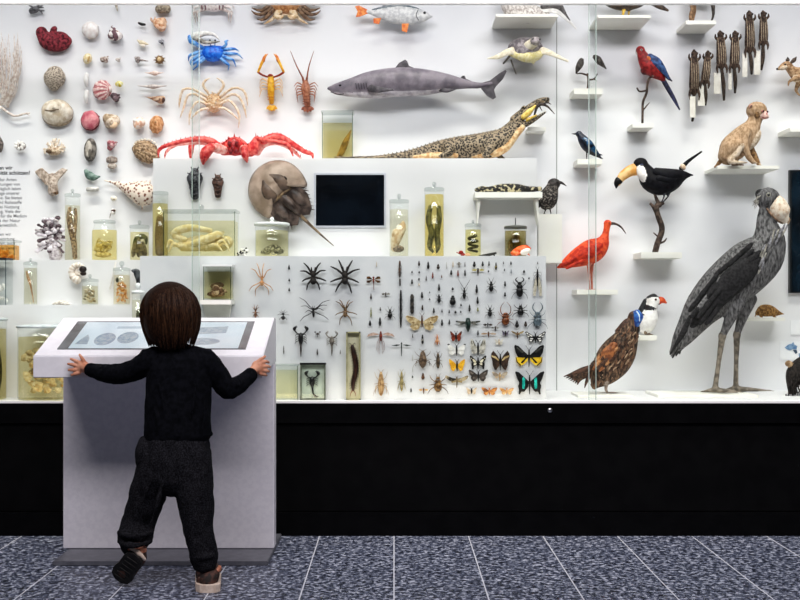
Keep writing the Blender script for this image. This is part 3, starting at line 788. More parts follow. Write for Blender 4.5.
# floor jars left
YFJ = 4.62
zfl = zf(ZC, YFJ)
jar('large_jar', 'big wide jar of a crumpled pale specimen on the case floor beside the desk', 18.5, 70, 325, zfl, '#f8f3dc', 337, YFJ, ZC, lid='flat', lidm=mat('#c9d2d4', '#dbe2e3', 30, rough=.2))
g = G(); r = random.Random(12); k1 = m2('#c7a873', '#ecdcb8', 80); k2 = m2('#e3d0a6', '#f6ecd4', 80)
for i in range(70):
    x, y, z = r.uniform(26, 61), r.uniform(349, 390), r.uniform(-11, 9)
    a = r.uniform(0, 6.28); L_ = r.uniform(3, 6)
    g.tube([(x, y, z), (x + L_ * cos(a), y + L_ * .6 * sin(a), z + r.uniform(-3, 3)), (x + L_ * 1.2 * cos(a + 1), y + L_ * .6 * sin(a + 1), z)], [1.5, 3.4, 1.6], r.choice((k1, k2)), seg=8, sub=3, fl=.7)
spec('preserved_octopus', 'crumpled pale octopus-like mass inside the big wide jar', 'specimen', g, YFJ, 44, zfl - 2, ZC)
jar('seaweed_jar', 'jar of dark specimen cut by the left edge on the case floor', -32, 6, 318, zfl, '#f3eccb', 329, YFJ, ZC, lid='flat', lidm=mat('#c3cccd', rough=.2))
g = G(); r = random.Random(13)
for i in range(16):
    x = r.uniform(-22, 0); g.tube([(x, zfl - 3, r.uniform(-8, 8)), (x + r.uniform(-4, 4), 372, r.uniform(-8, 8)), (x + r.uniform(-5, 5) * .5, 350 + r.uniform(-8, 8), r.uniform(-7, 7))], [1.8, 2.2, .8], m2('#22241a', '#4d4c30', 200), seg=6, sub=3)
spec('preserved_fern', 'dark bushy specimen inside the jar cut by the left edge', 'specimen', g, YFJ, -12, zfl - 2, ZC)

# ---- on top of the front tier
YT = 4.74
zt_ = zf(ZB, YT)
def yb(v): return v            # rows were read on the photo at the tier's top edge
jar('tall_cylinder', 'tall cylinder with a dark rough specimen at the left end of the front tier', 152.5, 168, 192, zf(ZB, YT + .07), '#f8f0cc', 204, YT + .07, ZB, lid='flat')
g = G(); g.tube([(160, 253, 0), (159.5, 235, 0), (160.5, 217, 0)], [4.4, 4.8, 4], m2('#40352a', '#857662', 420, bump=.9, kind='voronoi', lo=.1, hi=.5), seg=14, sub=3)
spec('sea_cucumber', 'dark rough sea cucumber inside the tall cylinder at the left of the front tier', 'specimen', g, YT + .07, 160, zt_ - 2, ZB)
jar('crab_tank', 'wide oblong glass tank of pale yellow liquid holding a cream crab', 166, 237, 211, zt_, '#f9f5e2', 222, YT - .03, ZB, rect=28, knobh=6)
t = Thing('preserved_crab', 'large cream crab lying inside the wide oblong tank', 'specimen', YT - .03, (200, zt_ - 2), SP, z=ZB + .012)
k = m2('#e2d0a2', '#f8f0da', 60, bump=.2); yb_ = zt_ - 2
g = G(); g.tube([(181, yb_ - 8.5, 3), (202, yb_ - 11, 2), (224, yb_ - 9, 3)], [6, 8.4, 6.4], k, sub=3, fl=.95, seg=14); g.ell((223, yb_ - 11, 1), (10.5, 7.6, 7), k, rot=-12); g.ell((189, yb_ - 8, 0), (13, 5.6, 7), k, rot=6); t.part('body', g, remesh=1)
for pts, rd in (([(186, yb_ - 14, -4), (174, yb_ - 20, -4), (190, yb_ - 26, -5), (212, yb_ - 23, -6)], [2.8, 3.8, 3.8, 2.4]), ([(207, yb_ - 12, -5), (222, yb_ - 20, -6), (206, yb_ - 14, -7), (190, yb_ - 9, -7)], [2.8, 4, 4.2, 2.2])):
    g = G(); g.tube(pts, rd, k, sub=3); t.part('claw', g)
for i, (x, dx, dy) in enumerate(((180, -9, 4), (176, -7, -5), (220, 11, 3), (216, 13, -5), (223, 8, -10), (210, 14, 6))):
    g = G(); g.tube([(x, yb_ - 8, -6), (x + dx * .6, yb_ - 11 + dy * .4, -9), (x + dx, max(yb_ - 24, min(yb_ - 2, yb_ - 4 + dy * .5)), -10)], [2, 1.7, .7], k, sub=3); t.part('leg', g)
# low round jar
jar('round_jar', 'low round jar with a white lid and grey specimen below the horseshoe crab', 255, 289, 223, zt_, '#f8f4de', 231, YT, ZB, knobh=6, lidm=mat('#e4e8e6', '#f3f5f4', 40, rough=.15))
g = G(); k = m2('#4d4c40', '#c9c7b6', 300, lo=.42, hi=.6)
g.tube([(262, zt_ - 4.4, 0), (268, zt_ - 7, -3), (276, zt_ - 9, -3), (283, zt_ - 5, -2)], [2, 3.2, 3.6, 2], k, sub=3); g.ell((266, zt_ - 5, 3), (5, 2.6, 4), m2('#a5a494', '#dddbcd', 200)); g.ell((278, zt_ - 5.5, 3), (4.6, 2.8, 4), k)
spec('preserved_toad', 'grey mottled specimen at the bottom of the low round jar', 'specimen', g, YT, 272, zt_ - 2, ZB)
# little spotted seashell lump
g = G(); r = random.Random(17)
for i in range(22): g.ell((r.uniform(238, 247), r.uniform(247.5, 254), r.uniform(-3, 3)), (1.5, 1.2, 1.2), mat('#f1efe8'), seg=8, rings=5)
for i in range(9): g.ell((r.uniform(238, 247.5), r.uniform(246.5, 253.5), -3.9), (1, .9, .7), mat('#1c1a19'), seg=8, rings=5)
single('spotted_frog', 'small white frog with black spots between the crab tank and round jar', 'frog', g, YT - .05, (243, 255), z=ZB)
# tall pale jar
jar('specimen_cylinder', 'tall jar with a pale fleshy specimen right of the black screen', 389.5, 408.5, 200, zt_, '#fbf8ee', 210, YT, ZB, knobh=6)
g = G(); k = m2('#c7a983', '#eedfc8', 120)
g.tube([(394, 250, 0), (396, 240, -1), (402, 228, 0), (403, 222, 1)], [3, 5, 4.4, 1.6], k, sub=3); g.ell((398, 249, 0), (6.4, 3.6, 5), m2('#50443a', '#9b8b79', 250)); g.ell((395.5, 235, -2), (4, 6, 3), k)
spec('preserved_fish', 'pale fleshy specimen inside the tall jar next to the black screen', 'specimen', g, YT, 399, zt_ - 2, ZB)
jar('eel_cylinder', 'tallest cylinder of yellow liquid holding two grey eels', 424.5, 444, 188, zt_, '#f8edbc', 195, YT, ZB, knobh=6)
for xs, lab in (((430.5, 428.5, 431.5, 429.5, 436), 'thick grey eel at the left inside the tallest cylinder'), ((438.8, 439.2, 437, 438.2, 438.6), 'grey eel at the right inside the tallest cylinder')):
    g = G(); k = m2('#3f443d', '#767a6c', 150)
    d_ = -2 if xs[0] < 435 else 3
    g.tube([(xs[0], 206.5, d_), (xs[1], 219, d_), (xs[2], 233, d_), (xs[3], 246, d_), (xs[4] - (2 if xs[0] > 435 else 3), 252, d_ + .5)], [2.2, 2.9, 3, 2.6, 1.2], k, seg=10, sub=4)
    spec('preserved_eel', lab, 'specimen', g, YT, 434, zt_ - 2.4, ZB)
jar('snake_jar', 'small jar with a coiled dark snake right of the eel cylinder', 465, 481, 224, zt_, '#f6f0c8', 230, YT, ZB, knobh=4)
g = G(); pts = []
for i in range(60):
    u = i / 59; a = u * 3.2 * 2 * pi
    pts.append((473 + 4.4 * cos(a) * (1 if u < .85 else .7), 252 - u * 17, 4.2 * sin(a)))
g.tube(pts, [.7] + [1.35] * 55 + [1.3, 1.2, 1, .6], m2('#1d1d17', '#4c4a38', 250), seg=7)
spec('preserved_snake', 'dark snake coiled inside the small jar', 'specimen', g, YT, 473, zt_ - 2, ZB)
jar('dark_lidded_jar', 'jar with a dark grey lid and murky brown contents under the lizard shelf', 504.5, 526.5, 226, zt_, '#d9cfa6', 231, YT + .02, ZB, lid='pin', knobh=8, lidm=mat('#55564f', rough=.35))
g = G(); r = random.Random(19)
for i in range(14):
    x = r.uniform(509, 522); g.tube([(x, 253, r.uniform(-5, 5)), (x + r.uniform(-1.5, 1.5), 244, r.uniform(-5, 5)), (x + r.uniform(-2, 2), r.uniform(234, 240), r.uniform(-5, 5))], [1.5, 1.6, .7], r.choice((m2('#40331c', '#7a6538', 200), m2('#6a5a35', '#b29a62', 200))), seg=6, sub=2)
spec('preserved_lizard', 'brown strands of a specimen inside the dark-lidded jar', 'specimen', g, YT + .02, 515.5, zt_ - 1.5, ZB)
# orange frog
t = Thing('orange_frog', 'glossy orange and white frog in front of the dark-lidded jar', 'frog', 4.66, (520, zf(ZB, 4.66)), z=ZB)
b_ = zf(ZB, 4.66); k = m2('#d9481c', '#f07a3a', 130, rough=.25); k2 = m2('#efe3d3', '#fbf3e8', 130, rough=.25)
g = G(); g.tube([(514, b_ - 3.5, 2), (520, b_ - 6, 0), (526, b_ - 8, -2), (529.5, b_ - 7.4, -3)], [3.4, 4.6, 3.6, 1.8], k, sub=3, seg=12); g.ell((525, b_ - 4.4, -4.6), (5.4, 3.3, 2.8), k2, rot=-22); g.ell((514, b_ - 3, -3), (4, 2.8, 2.2), k)
g.tube([(514, b_ - 3, -4), (519, b_ - 2.2, -5), (515, b_ - .8, -5.5)], [1.6, 1.3, .7], k, sub=2); g.tube([(526, b_ - 5, -4), (527.5, b_ - 2.5, -5), (529, b_ - .8, -5.5)], [1.2, 1, .7], k, sub=2)
t.part('body', g, remesh=.55)
g = G(); g.ell((526.3, b_ - 10.6, -2), (1.4, 1.2, 1.2), mat('#231812', rough=.1)); t.part('eye', g)
# black lizard and red berry-like frog by the snake jar
g = G(); b2 = zf(ZB, 4.645); k = m2('#15140f', '#33322a', 250)
g.tube([(479, b2 - .8, 0), (485, b2 - 1.2, 0), (491, b2 - 2, 0), (496, b2 - 3.2, 0)], [.4, 1.1, 1.5, 1.1], k, sub=3)
for x in (486, 493): g.tube([(x, b2 - 1.5, -1), (x + 1.6, b2 - .6, -2)], [.7, .5], k, seg=5)
single('black_newt', 'small black newt lying at the foot of the snake jar', 'newt', g, 4.645, (488, b2), z=ZB)
g = G(); k = m2('#7a1414', '#a82a22', 200, rough=.2)
g.ell((461, b2 - 3.6, 0), (2.5, 2.2, 2.2), k); g.ell((463, b2 - 1.8, -.5), (2.2, 1.5, 1.6), k); g.ell((467.5, b2 - 1.6, -.5), (3, 1.4, 1.6), m2('#c97a45', '#e6b98c', 200)); g.tube([(459.5, b2 - 2.5, 0), (456.5, b2 - 4, 0)], [.6, .4], k, seg=5); g.tube([(462, b2 - 2, -1), (461, b2 - .5, -1.5)], [.7, .5], k, seg=5)
single('red_frog', 'tiny dark red and tan frog at the left foot of the snake jar', 'frog', g, 4.645, (463, b2), z=ZB)

# ---- on the face of the rear tier
YR = YA - .018
for x, y0, y1, w_, c, lab in ((195, 167, 198, 8.2, ('#1c1c1f', '#5b5b60'), 'larger of two black carapaces on the rear tier left of the horseshoe crab'), (218, 174, 197, 6, ('#2b1d18', '#6a4d42'), 'smaller brownish carapace on the rear tier left of the horseshoe crab')):
    t = Thing('fossil_carapace', lab, 'fossil', YR, (x, (y0 + y1) / 2), 'dark carapaces on the rear tier')
    k = m2(c[0], c[1], 200, rough=.35, bump=.5); h = y1 - y0
    g = G(); g.tube([(x, y0 + .10 * h, 0), (x, y0 + .34 * h, -1), (x, y0 + .6 * h, -1), (x, y0 + .97 * h, 0)], [w_ * .45, w_, w_ * .72, w_ * .5], k, sub=3, seg=14, fl=.5); t.part('shell', g)
    for i in range(5):
        g = G(); yy = y0 + h * (.2 + i * .16); ww = w_ * (1 - .09 * i)
        g.tube([(x - ww * .9, yy, -2), (x, yy + 2, -w_ * .62), (x + ww * .9, yy, -2)], [.5, .8, .5], k, sub=4); t.part('ridge', g)
    for sg in (-1, 1):
        g = G(); g.tube([(x + sg * w_ * .15, y0 + .2 * h, -2), (x + sg * w_ * .45, y0, -1)], [1.4, .5], k); t.part('horn', g)
# horseshoe crab
t = Thing('horseshoe_crab', 'brown horseshoe crab with long tail spike on the rear tier face', 'crab', YR - .01, (288, 204))
k = m2('#927d6b', '#bfa897', 14, rough=.35, bump=.1); kd = m2('#2f2521', '#5f5048', 30, rough=.4, bump=.1)
ax = Vector((.66, .75)); nx = Vector((.75, -.66))
def hc(u, v, d=0): return (277 + ax.x * u + nx.x * v, 189 + ax.y * u + nx.y * v, d)
g = G(); n = 12; seg = 40; vs = []; fs = []
def rim(th):       # horseshoe outline, rounded towards -u, cut at +u
    u = cos(th) * 28.5; v = sin(th) * 29.5
    if u > 0: u *= 1.25
    lim = 4 + 13 * min(1, max(0, (abs(v) - 14) / 9))
    if u > lim: u = lim + (u - lim) * .25
    return u, v
vs.append(hc(-4, 0, -13))
for i in range(1, n + 1):
    r_ = i / n
    for q in range(seg):
        u, v = rim(2 * pi * q / seg); z = -13 * (1 - r_ ** 2.2) ** .75
        z -= 1.6 * math.exp(-((v * r_ / 4) ** 2)) * (1 - r_); z -= 1.4 * math.exp(-(((abs(v * r_) - 13) / 2.5) ** 2)) * (1 - r_)
        vs.append(hc(-4 + (u + 4) * r_, v * r_, z))
for q in range(seg):
    q2 = (q + 1) % seg; fs.append((0, 1 + q, 1 + q2))
    for i in range(n - 1): fs.append((1 + i * seg + q, 1 + (i + 1) * seg + q, 1 + (i + 1) * seg + q2, 1 + i * seg + q2))
fs.append(tuple(1 + (n - 1) * seg + q for q in range(seg)))
g._add(vs, fs, k, True); t.part('head_shield', g)
for sv in (-8, 7):
    g = G(); g.tube([hc(-13, sv * .55, -11.6), hc(-4, sv, -12.2), hc(4, sv * 1.1, -10.4), hc(8, sv * 1.1, -8)], [2, 6, 6, 3], m2('#46352b', '#705c4e', 22, rough=.4), sub=3, fl=.34); t.part('ridge', g, label='dark brown raised ridge')
g = G()
g.tube([hc(9.5, -22, -1), hc(8.5, 0, -9), hc(9.5, 20, -1)], [1.2, 1.6, 1.2], m2('#5a4632', '#8d7556', 120), sub=5); t.part('hinge', g)
g = G()
g.plate([hc(9, -20, -2), hc(22, -22, -1), hc(37, -14, 0), hc(41, -8, 0), hc(35, -1, 0), hc(41, 8, 0), hc(37, 14, 0), hc(24, 20, -1), hc(9, 18, -2), hc(10, 0, -5)], -3.5, 2, kd)
g.tube([hc(8, -1, -6), hc(22, 0, -7), hc(36, 0, -3)], [4.5, 4.5, 2], kd, sub=4, fl=.7); g.ell(hc(20, -11, -4), (11, 6, 3), kd, rot=49); g.ell(hc(20, 10, -4), (11, 5.6, 3), kd, rot=49)
t.part('abdomen', g, label='dark brown abdomen')
g = G()
for i in range(7):
    u = 15 + i * 3.6
    for sg in (-1, 1):
        w0 = 21.5 - max(0, i - 1) * 1.8
        g.tube([hc(u, sg * w0 * (.9 if sg > 0 else 1), -1), hc(u + 4, sg * (w0 * (.9 if sg > 0 else 1) + 3.2), -1)], [.8, .2], kd, seg=5)
t.part('spines', g)
g = G(); g.tube([hc(34, 0, -3), hc(46, 1, -2), hc(62, 2.6, -1), hc(80, 5, 0)], [2, 1.6, 1.1, .4], m2('#4d3c2c', '#8b765c', 150), sub=3); t.part('tail_spike', g)
for sg in (-1, 1):
    g = G(); g.ell(hc(-1, sg * 13.5, -11.6), (2.3, 1.2, 1.0), mat('#2b2019', rough=.2), rot=49); t.part('eye', g)
# black screen on the rear tier
t = Thing('video_screen', 'black switched-off screen with a pale frame on the white rear tier', 'screen', YA - .004, (350, 200))
g = G(); g.plate([(314, 173), (386, 173), (386, 227.5), (314, 227.5)], -1.2, .8, mat('#c8cbd4', rough=.35)); t.part('frame', g)
g = G(); g.plate([(316, 175), (384.2, 175), (384.2, 225.6), (316, 225.6)], -1.5, -1.21, mat('#05070b', '#0b1119', 6, rough=.12, spec=.5)); t.part('screen', g)
# jar on the bracket of the front tier face
t = Thing('wall_bracket', 'cream bracket shelf on the front tier under the banded shell jar', 'shelf', YF, (218, 305), 'wall shelves')
g = G(); g.plate([(201, 300), (235, 300), (235, 304.4), (201, 304.4)], -26, -.2, SHELFW); t.part('board', g)
g = G(); g.plate([(204, 304.4), (232, 304.4), (230, 317), (206, 317)], -6, -.2, SHELFW); t.part('support', g)
YBR = YF - 13 * YF / F; zbr = wz(300, YF)
jar('bracket_jar', 'jar with a white lid holding a banded shell on the cream bracket', 205, 232.5, 265, 300, '#f7f2dc', 272, YBR, zbr, rect=21, lid='flat', lidm=mat('#eef0f0', rough=.2))
g = G(); g.snail((227.5, 293, 0), (211, 291, -1), 6.6, m2('#a3857a', '#e2cfc7', 160), m2('#5a3f34', '#8b6a5c', 160), turns=3, stripes=18, grow=.6); g.ell((217, 286.5, 1), (7, 3.4, 4), m2('#3c2d22', '#6e5a46', 160), rot=-8); g.ell((216, 295, -1), (9, 3, 4), m2('#4d3a2f', '#9b8072', 250))
spec('banded_shell', 'pink and brown banded shell inside the bracket jar', 'specimen', g, YBR, 218, 298.5, zbr)
# ---------------------------------------------------------------- crabs, lobsters, fish, turtle, crocodile
CG = 'crabs and lobsters mounted on the wall'
def tri(g, pts, rad, k, seg=7, sub=1): g.tube(pts, rad, k, seg=seg, sub=sub)

# top striped crab
t = Thing('striped_crab', 'purple-striped white crab half hidden by the top rail', 'crab', YW, (213, 8), CG)
k = m2('#e7dcd8', '#f5efec', 150); kp = mat('#6b3a4a')
g = G(); g.dome(213, 3, 14, 9, 6, k); 
for i in range(-3, 4): g.tube([(213 + i * 3.2, -3, -5), (213 + i * 3.6, 4, -5.4), (213 + i * 3.4, 10.4, -2.6)], [.6, .9, .5], kp, seg=5, sub=3)
t.part('carapace', g)
for sg in (-1, 1):
    for i, (a, b, c) in enumerate((((11, 4), (19, 3), (21, 8)), ((11, 6), (18, 8), (19.5, 14)), ((10, 8), (16, 13), (15.5, 21)), ((8, 9.5), (19, 13), (17.4, 22.5)))):
        g = G(); tri(g, [(213 + sg * a[0], a[1], 0), (213 + sg * b[0], b[1], -2), (213 + sg * c[0], c[1], 1)], [1.5, 1.4, .4], k if i < 2 else m2('#b8a8a2', '#e6dcd6', 200)); t.part('leg', g)
# brown crab at top
t = Thing('brown_crab', 'wide orange-brown edible crab half hidden by the top rail', 'crab', YW, (286, 8), CG)
k = m2('#9a5f33', '#cf9966', 90, rough=.4); kc = m2('#c7a678', '#ecd9ba', 120); kd = mat('#4e382a', '#8d6f54', 100)
g = G(); g.dome(286, 0, 19.5, 14, 8, k); g.dome(286, 1.2, 20.6, 15, 2, m2('#d8b98e', '#efdcc0', 120), d=.8); t.part('carapace', g)
for sg in (-1, 1):
    for i, (pts, rd) in enumerate(((((14, 4), (24, 11), (34, 8)), (2.4, 2, .5)), (((13, 7), (22, 14), (30, 14), (34.5, 10.5)), (2.2, 2, 1.4, .4)), (((12, 9), (19, 17), (24, 20), (29, 19)), (2, 2, 1.4, .4)), (((8, 11), (12, 18), (18, 22), (22, 24)), (2, 1.8, 1.2, .4)), (((17, 1), (28, 4), (35, 2)), (2.6, 2, .5)))):
        g = G(); tri(g, [(286 + sg * p[0], p[1], -1.5 + .6 * j) for j, p in enumerate(pts)], rd, kc if i in (3,) else kd, sub=2); t.part('leg', g)
    g = G(); tri(g, [(286 + sg * 5, 12, -3), (286 + sg * 10, 17.5, -4), (286 + sg * 5, 18.5, -4), (286 + sg * 2.4, 17, -4)], [2.2, 2.8, 2.4, .8], kc, sub=2); t.part('claw', g)
# blue crab
t = Thing('fiddler_crab', 'bright blue fiddler crab with one huge white claw', 'crab', YW, (213, 56), CG)
kb = m2('#0f4fc0', '#2f7de6', 160, rough=.3); kl = m2('#2a72c8', '#7db4e8', 120, rough=.35); kw = m2('#d6d5d1', '#f4f2ee', 150, rough=.35)
g = G(); g.plate([(201, 48), (204, 46.4), (213, 45.5), (222, 46.4), (225, 48), (223.5, 55), (219, 61), (213, 62.5), (207, 61), (202.5, 55)], -3, 2, kb)
g.ell((213, 53.5, -2.6), (10.6, 7.4, 3.6), kb); t.part('carapace', g, remesh=.8)
for sg in (-1, 1):
    g = G(); g.tube([(213 + sg * 2.2, 46.5, -2), (213 + sg * 2.6, 41.8, -3)], .5, kl, seg=5); g.ell((213 + sg * 2.6, 41.2, -3), (1, 1.2, 1), mat('#14181c', rough=.2)); t.part('eye_stalk', g)
for pts in (((203, 51), (193.5, 55), (189.5, 57), (188.6, 61)), ((203, 54), (196, 58.5), (191, 63), (191.8, 66)), ((204, 57), (197.5, 62), (192.6, 66), (193, 70)), ((205, 59), (199.5, 63.5), (198, 66.5), (193.2, 69.6)),
            ((223, 50), (230, 50), (235.5, 49.6), (239, 51.4)), ((223, 53), (231, 54.8), (237.6, 54.5), (242.6, 58.6)), ((222.5, 56), (229, 59.6), (233.6, 60.5), (236, 66.6)), ((221, 59), (227, 64), (229.4, 66), (228, 70.2))):
    g = G(); tri(g, [(p[0], p[1], (-1.5, -4, -3, 0)[j]) for j, p in enumerate(pts)], [1.8, 1.7, 1.2, .4], kl, sub=2); t.part('leg', g)
g = G(); tri(g, [(204, 49, -2), (197, 45, -5), (191.4, 42.4, -5), (191, 37.6, -5)], [2, 2.2, 2.4, 2.6], kl, sub=2); t.part('claw_arm', g)
g = G(); g.tube([(193, 37.6, -5), (199, 36.2, -5.5), (207, 34.6, -5.5), (215, 36, -5), (220.6, 41.2, -5)], [3, 3.4, 2.4, 1.6, .5], kw, sub=3)
g.tube([(196, 38.5, -5.5), (201, 41.6, -6), (207.5, 44, -6), (214, 43.6, -5.5), (220.4, 42.6, -5)], [3, 2.5, 1.9, 1.4, .5], m2('#6f6c66', '#bdb9b1', 150, rough=.35), sub=3)
g.ell((195.6, 38, -5), (4.4, 3.2, 2.6), m2('#5a564f', '#a8a39a', 150), rot=10)
t.part('claw', g, label='huge white and grey claw')
g = G(); tri(g, [(222, 49, -2), (227, 45.6, -5), (226.4, 42.6, -5), (229, 41.6, -5)], [1.6, 1.5, 1.6, .5], kl, sub=2); t.part('claw', g)
# spider crab
t = Thing('spider_crab', 'cream spiny spider crab with long thin legs below the blue crab', 'crab', YW, (214, 104), CG)
k = m2('#e3c6a2', '#f6e8d6', 200); k2 = m2('#c99a6a', '#e8cba8', 260, bump=.6)
g = G(); g.dome(214, 103, 8.6, 9.8, 6, k2); r = random.Random(2)
for i in range(34):
    a = r.uniform(0, 6.28); q = r.uniform(.2, 1.05); x, y = 214 + 8.6 * q * cos(a), 103 + 9.8 * q * sin(a)
    g.tube([(x, y, -5.6 * math.sqrt(max(.02, 1 - min(1, q * q)))), (x + 1.6 * cos(a), y + 1.6 * sin(a), -6.6 * math.sqrt(max(.04, 1 - min(1, q * q))) - .6)], [.6, .15], k, seg=5)
t.part('carapace', g)
for pts in (((207, 97), (194, 90), (184, 90.5), (180.5, 101), (179.5, 108)), ((207, 101), (196, 95), (188.5, 96.5), (184.5, 108), (180.6, 118)), ((208, 105), (200, 102), (194.5, 106), (190.5, 115), (189.4, 125)), ((221, 97), (233, 89), (243, 90.5), (247, 98), (248, 106)), ((221, 101), (232, 95), (240, 98), (245, 109), (246.5, 118)), ((220, 105), (228.5, 101), (235, 106), (240, 116), (238.6, 128)), ((209, 109), (203, 110), (197, 114), (191.5, 119)), ((219, 109), (225, 109), (232, 114), (240, 121))):
    g = G(); n = len(pts); tri(g, [(p[0], p[1], -2 - 3 * sin(pi * j / (n - 1))) for j, p in enumerate(pts)], [1.5] + [1.25] * (n - 2) + [.4], k, sub=2); t.part('leg', g)
for sg in (-1, 1):
    g = G(); tri(g, [(214 + sg * 4, 95, -2), (214 + sg * 10, 87, -4), (214 + sg * 8.6, 82, -4), (214 + sg * 3.4, 78.8, -4)], [1.3, 1.4, 1.4, .5], k, sub=3); t.part('claw', g)
# yellow squat lobster
t = Thing('squat_lobster', 'yellow-orange lobster with two long raised arms', 'lobster', YW, (271, 92), CG)
k = m2('#d99412', '#f3bf3c', 160, rough=.35); ko = m2('#c9681c', '#e99a3c', 160, rough=.35); kr = mat('#8d2f16')
g = G(); g.tube([(270.6, 76, 0), (271, 84, -1), (271.2, 93, -1), (271.6, 103, 0)], [3, 3.6, 3.4, 2.4], k, seg=12, sub=3)
for i in range(6): g.tube([(267.8, 86 + i * 2.8, -2), (271.2, 86.6 + i * 2.8, -4.3), (274.6, 86 + i * 2.8, -2)], .4, ko, seg=5)
g.ell((270.6, 76, -2), (2.6, 1.8, 2), kr)
for a in (-50, -25, 0, 25, 50): g.ell((271.8 + 4 * sin(math.radians(a)), 105 + 3.4 * cos(math.radians(a)), 0), (3, 1.5, .8), k, rot=90 - a)
t.part('body', g)
for sg, x0 in ((-1, 271), (1, 271.4)):
    g = G(); tri(g, [(x0 + sg * 2, 77.4, -1), (x0 + sg * 8, 75.6, -2), (x0 + sg * 12.6, 72.8, -3)], [.9, 1.05, 1.2], kr, sub=2); tri(g, [(x0 + sg * 12.6, 72.8, -3), (x0 + sg * 9.6, 66, -4), (x0 + sg * 7.4, 61.4, -4)], [1.2, 1.4, 1.6], k, sub=2); t.part('arm', g)
    g = G(); tri(g, [(x0 + sg * 7.4, 62, -4), (x0 + sg * 5.6, 58, -4), (x0 + sg * 2.8, 54.6, -4)], [1.8, 1.1, .3], ko); tri(g, [(x0 + sg * 7.6, 62, -4), (x0 + sg * 6.8, 58, -4), (x0 + sg * 4.6, 54.8, -4)], [1.5, .9, .3], ko); t.part('claw', g)
    for i in range(4):
        g = G(); tri(g, [(x0 + sg * 2.6, 82 + i * 2.6, 0), (x0 + sg * 8.6, 79 + i * 3.4, -2), (x0 + sg * 11.5, 84 + i * 4.2, 0)], [.6, .55, .25], m2('#e8b36a', '#f4d9a8', 160), seg=5, sub=2); t.part('leg', g)
# spiny lobster
t = Thing('spiny_lobster', 'reddish-brown spiny lobster with two long antennae', 'lobster', YW, (306, 92), CG)
k = m2('#8d4a32', '#c98a6c', 260, rough=.4, bump=.4); kd = m2('#6e3222', '#a3624a', 260)
g = G(); g.tube([(305.4, 82, 0), (305.8, 88, -1), (306.2, 95, -1), (307.4, 105, 0)], [3, 4.6, 3.8, 3], k, seg=12, sub=3)
for i in range(5): g.tube([(303, 94.6 + i * 2.4, -2), (306.8, 95.4 + i * 2.4, -4.2), (310.4, 94.6 + i * 2.4, -2)], .5, kd, seg=5)
for a in (-58, -30, 0, 30, 58): g.ell((307.6 + 4.4 * sin(math.radians(a)), 106.4 + 3.2 * cos(math.radians(a)), 0), (3, 1.6, .8), kd, rot=90 - a)
t.part('body', g)
for sg in (-1, 1):
    g = G(); tri(g, [(305.2 + sg * 1.4, 82, -1), (305 + sg * 2.2, 77.6, -2)], [1.2, 1.1], kd); tri(g, [(305 + sg * 2.2, 78, -2), (303 + sg * 6.4, 66, -3), (302.4 + sg * 11.7, 51.6, -3)], [.9, .6, .25], kd, sub=2); t.part('antenna', g)
    for i in range(5):
        g = G(); tri(g, [(306 + sg * 3.6, 85 + i * 2.2, 0), (306 + sg * 8.6, 83 + i * 3.2, -2), (306 + sg * (12 - i), 86.5 + i * 4, 0)], [.7, .6, .25], k, seg=5, sub=2); t.part('leg', g)

# red king crab on the rear tier
YK = 4.95
t = Thing('king_crab', 'large red spiny king crab straddling the top of the rear tier', 'crab', YK, (235, zf(ZA, YK)), CG, z=ZA)
k = m2('#c2242c', '#ee6a60', 110, rough=.38, bump=.4); kd = m2('#8d1219', '#c93a3a', 160, rough=.38); kp = m2('#e88078', '#f6c3b8', 130, rough=.4)
base_ = zf(ZA, YK) - 1.6
g = G(); g.tube([(222, base_ - 9, 2), (235, base_ - 13, 0), (248, base_ - 9, 2)], [5.5, 10, 5.5], k, seg=16, sub=4, fl=1.1); r = random.Random(6)
g.ell((235, base_ - 12, -8), (7, 8.6, 4), kd)
t.part('carapace', g, remesh=1)
g = G()
for i in range(46):
    a = r.uniform(0, pi); q = r.uniform(.3, 1.1); x, y = 235 + 13 * q * cos(a), base_ - 10 - 9.5 * q * sin(a)
    g.tube([(x, y, -6), (x + 1.8 * cos(a), y - 1.8 * sin(a), -9)], [.9, .2], r.choice((kd, k)), seg=5)
g.tube([(235, base_ - 18, -3), (235, base_ - 25, -5)], [1.8, .3], kd); g.tube([(231.6, base_ - 18, -4), (229.4, base_ - 22, -6)], [1.2, .3], kd); g.tube([(238.4, base_ - 18, -4), (240.6, base_ - 22, -6)], [1.2, .3], kd)
t.part('spines', g)
g = G(); 
for (x, y) in ((231.5, -14), (238.5, -14), (235, -9), (232.5, -6), (238, -6)): g.ell((x, base_ + y, -13), (2, 2.6, 1.6), mat('#5e0a12', '#8d1820', 200))
t.part('mouthparts', g)
def leg(name, pts, rd, kk=k, spn=True):
    rd = [q * 1.28 for q in rd[:-1]] + [rd[-1]]
    g = G(); P = [(p[0], base_ + p[1], p[2]) for p in pts]; g.tube(P, rd, kk, seg=8, sub=2)
    if spn:
        for j in range(len(P) - 1):
            a, b = v3(P[j]), v3(P[j + 1]); n_ = max(2, int((b - a).length / 4))
            for q in range(n_):
                c = a.lerp(b, (q + .5) / n_); g.tube([c + Vector((0, -rd[j] * .6, -1)), c + Vector((r.uniform(-.6, .6), -rd[j] - 1.2, -1.4))], [.7, .15], kd, seg=5)
    t.part(name, g)
leg('leg', [(224, -9, -4), (213, -16.5, -8), (199, -19, -10), (181, -15.5, -12), (165, -10.6, -12), (160.5, -6, -10), (160, -1.2, -8)], [2.6, 3, 2.2, 1.8, 1.5, 1.2, .5])
leg('leg', [(223, -8, 6), (212, -17, 10), (196, -20, 14), (189, -18, 16), (188, -9, 16), (187.6, -1.2, 16)], [2.6, 2.8, 2.6, 2.6, 2, .6])
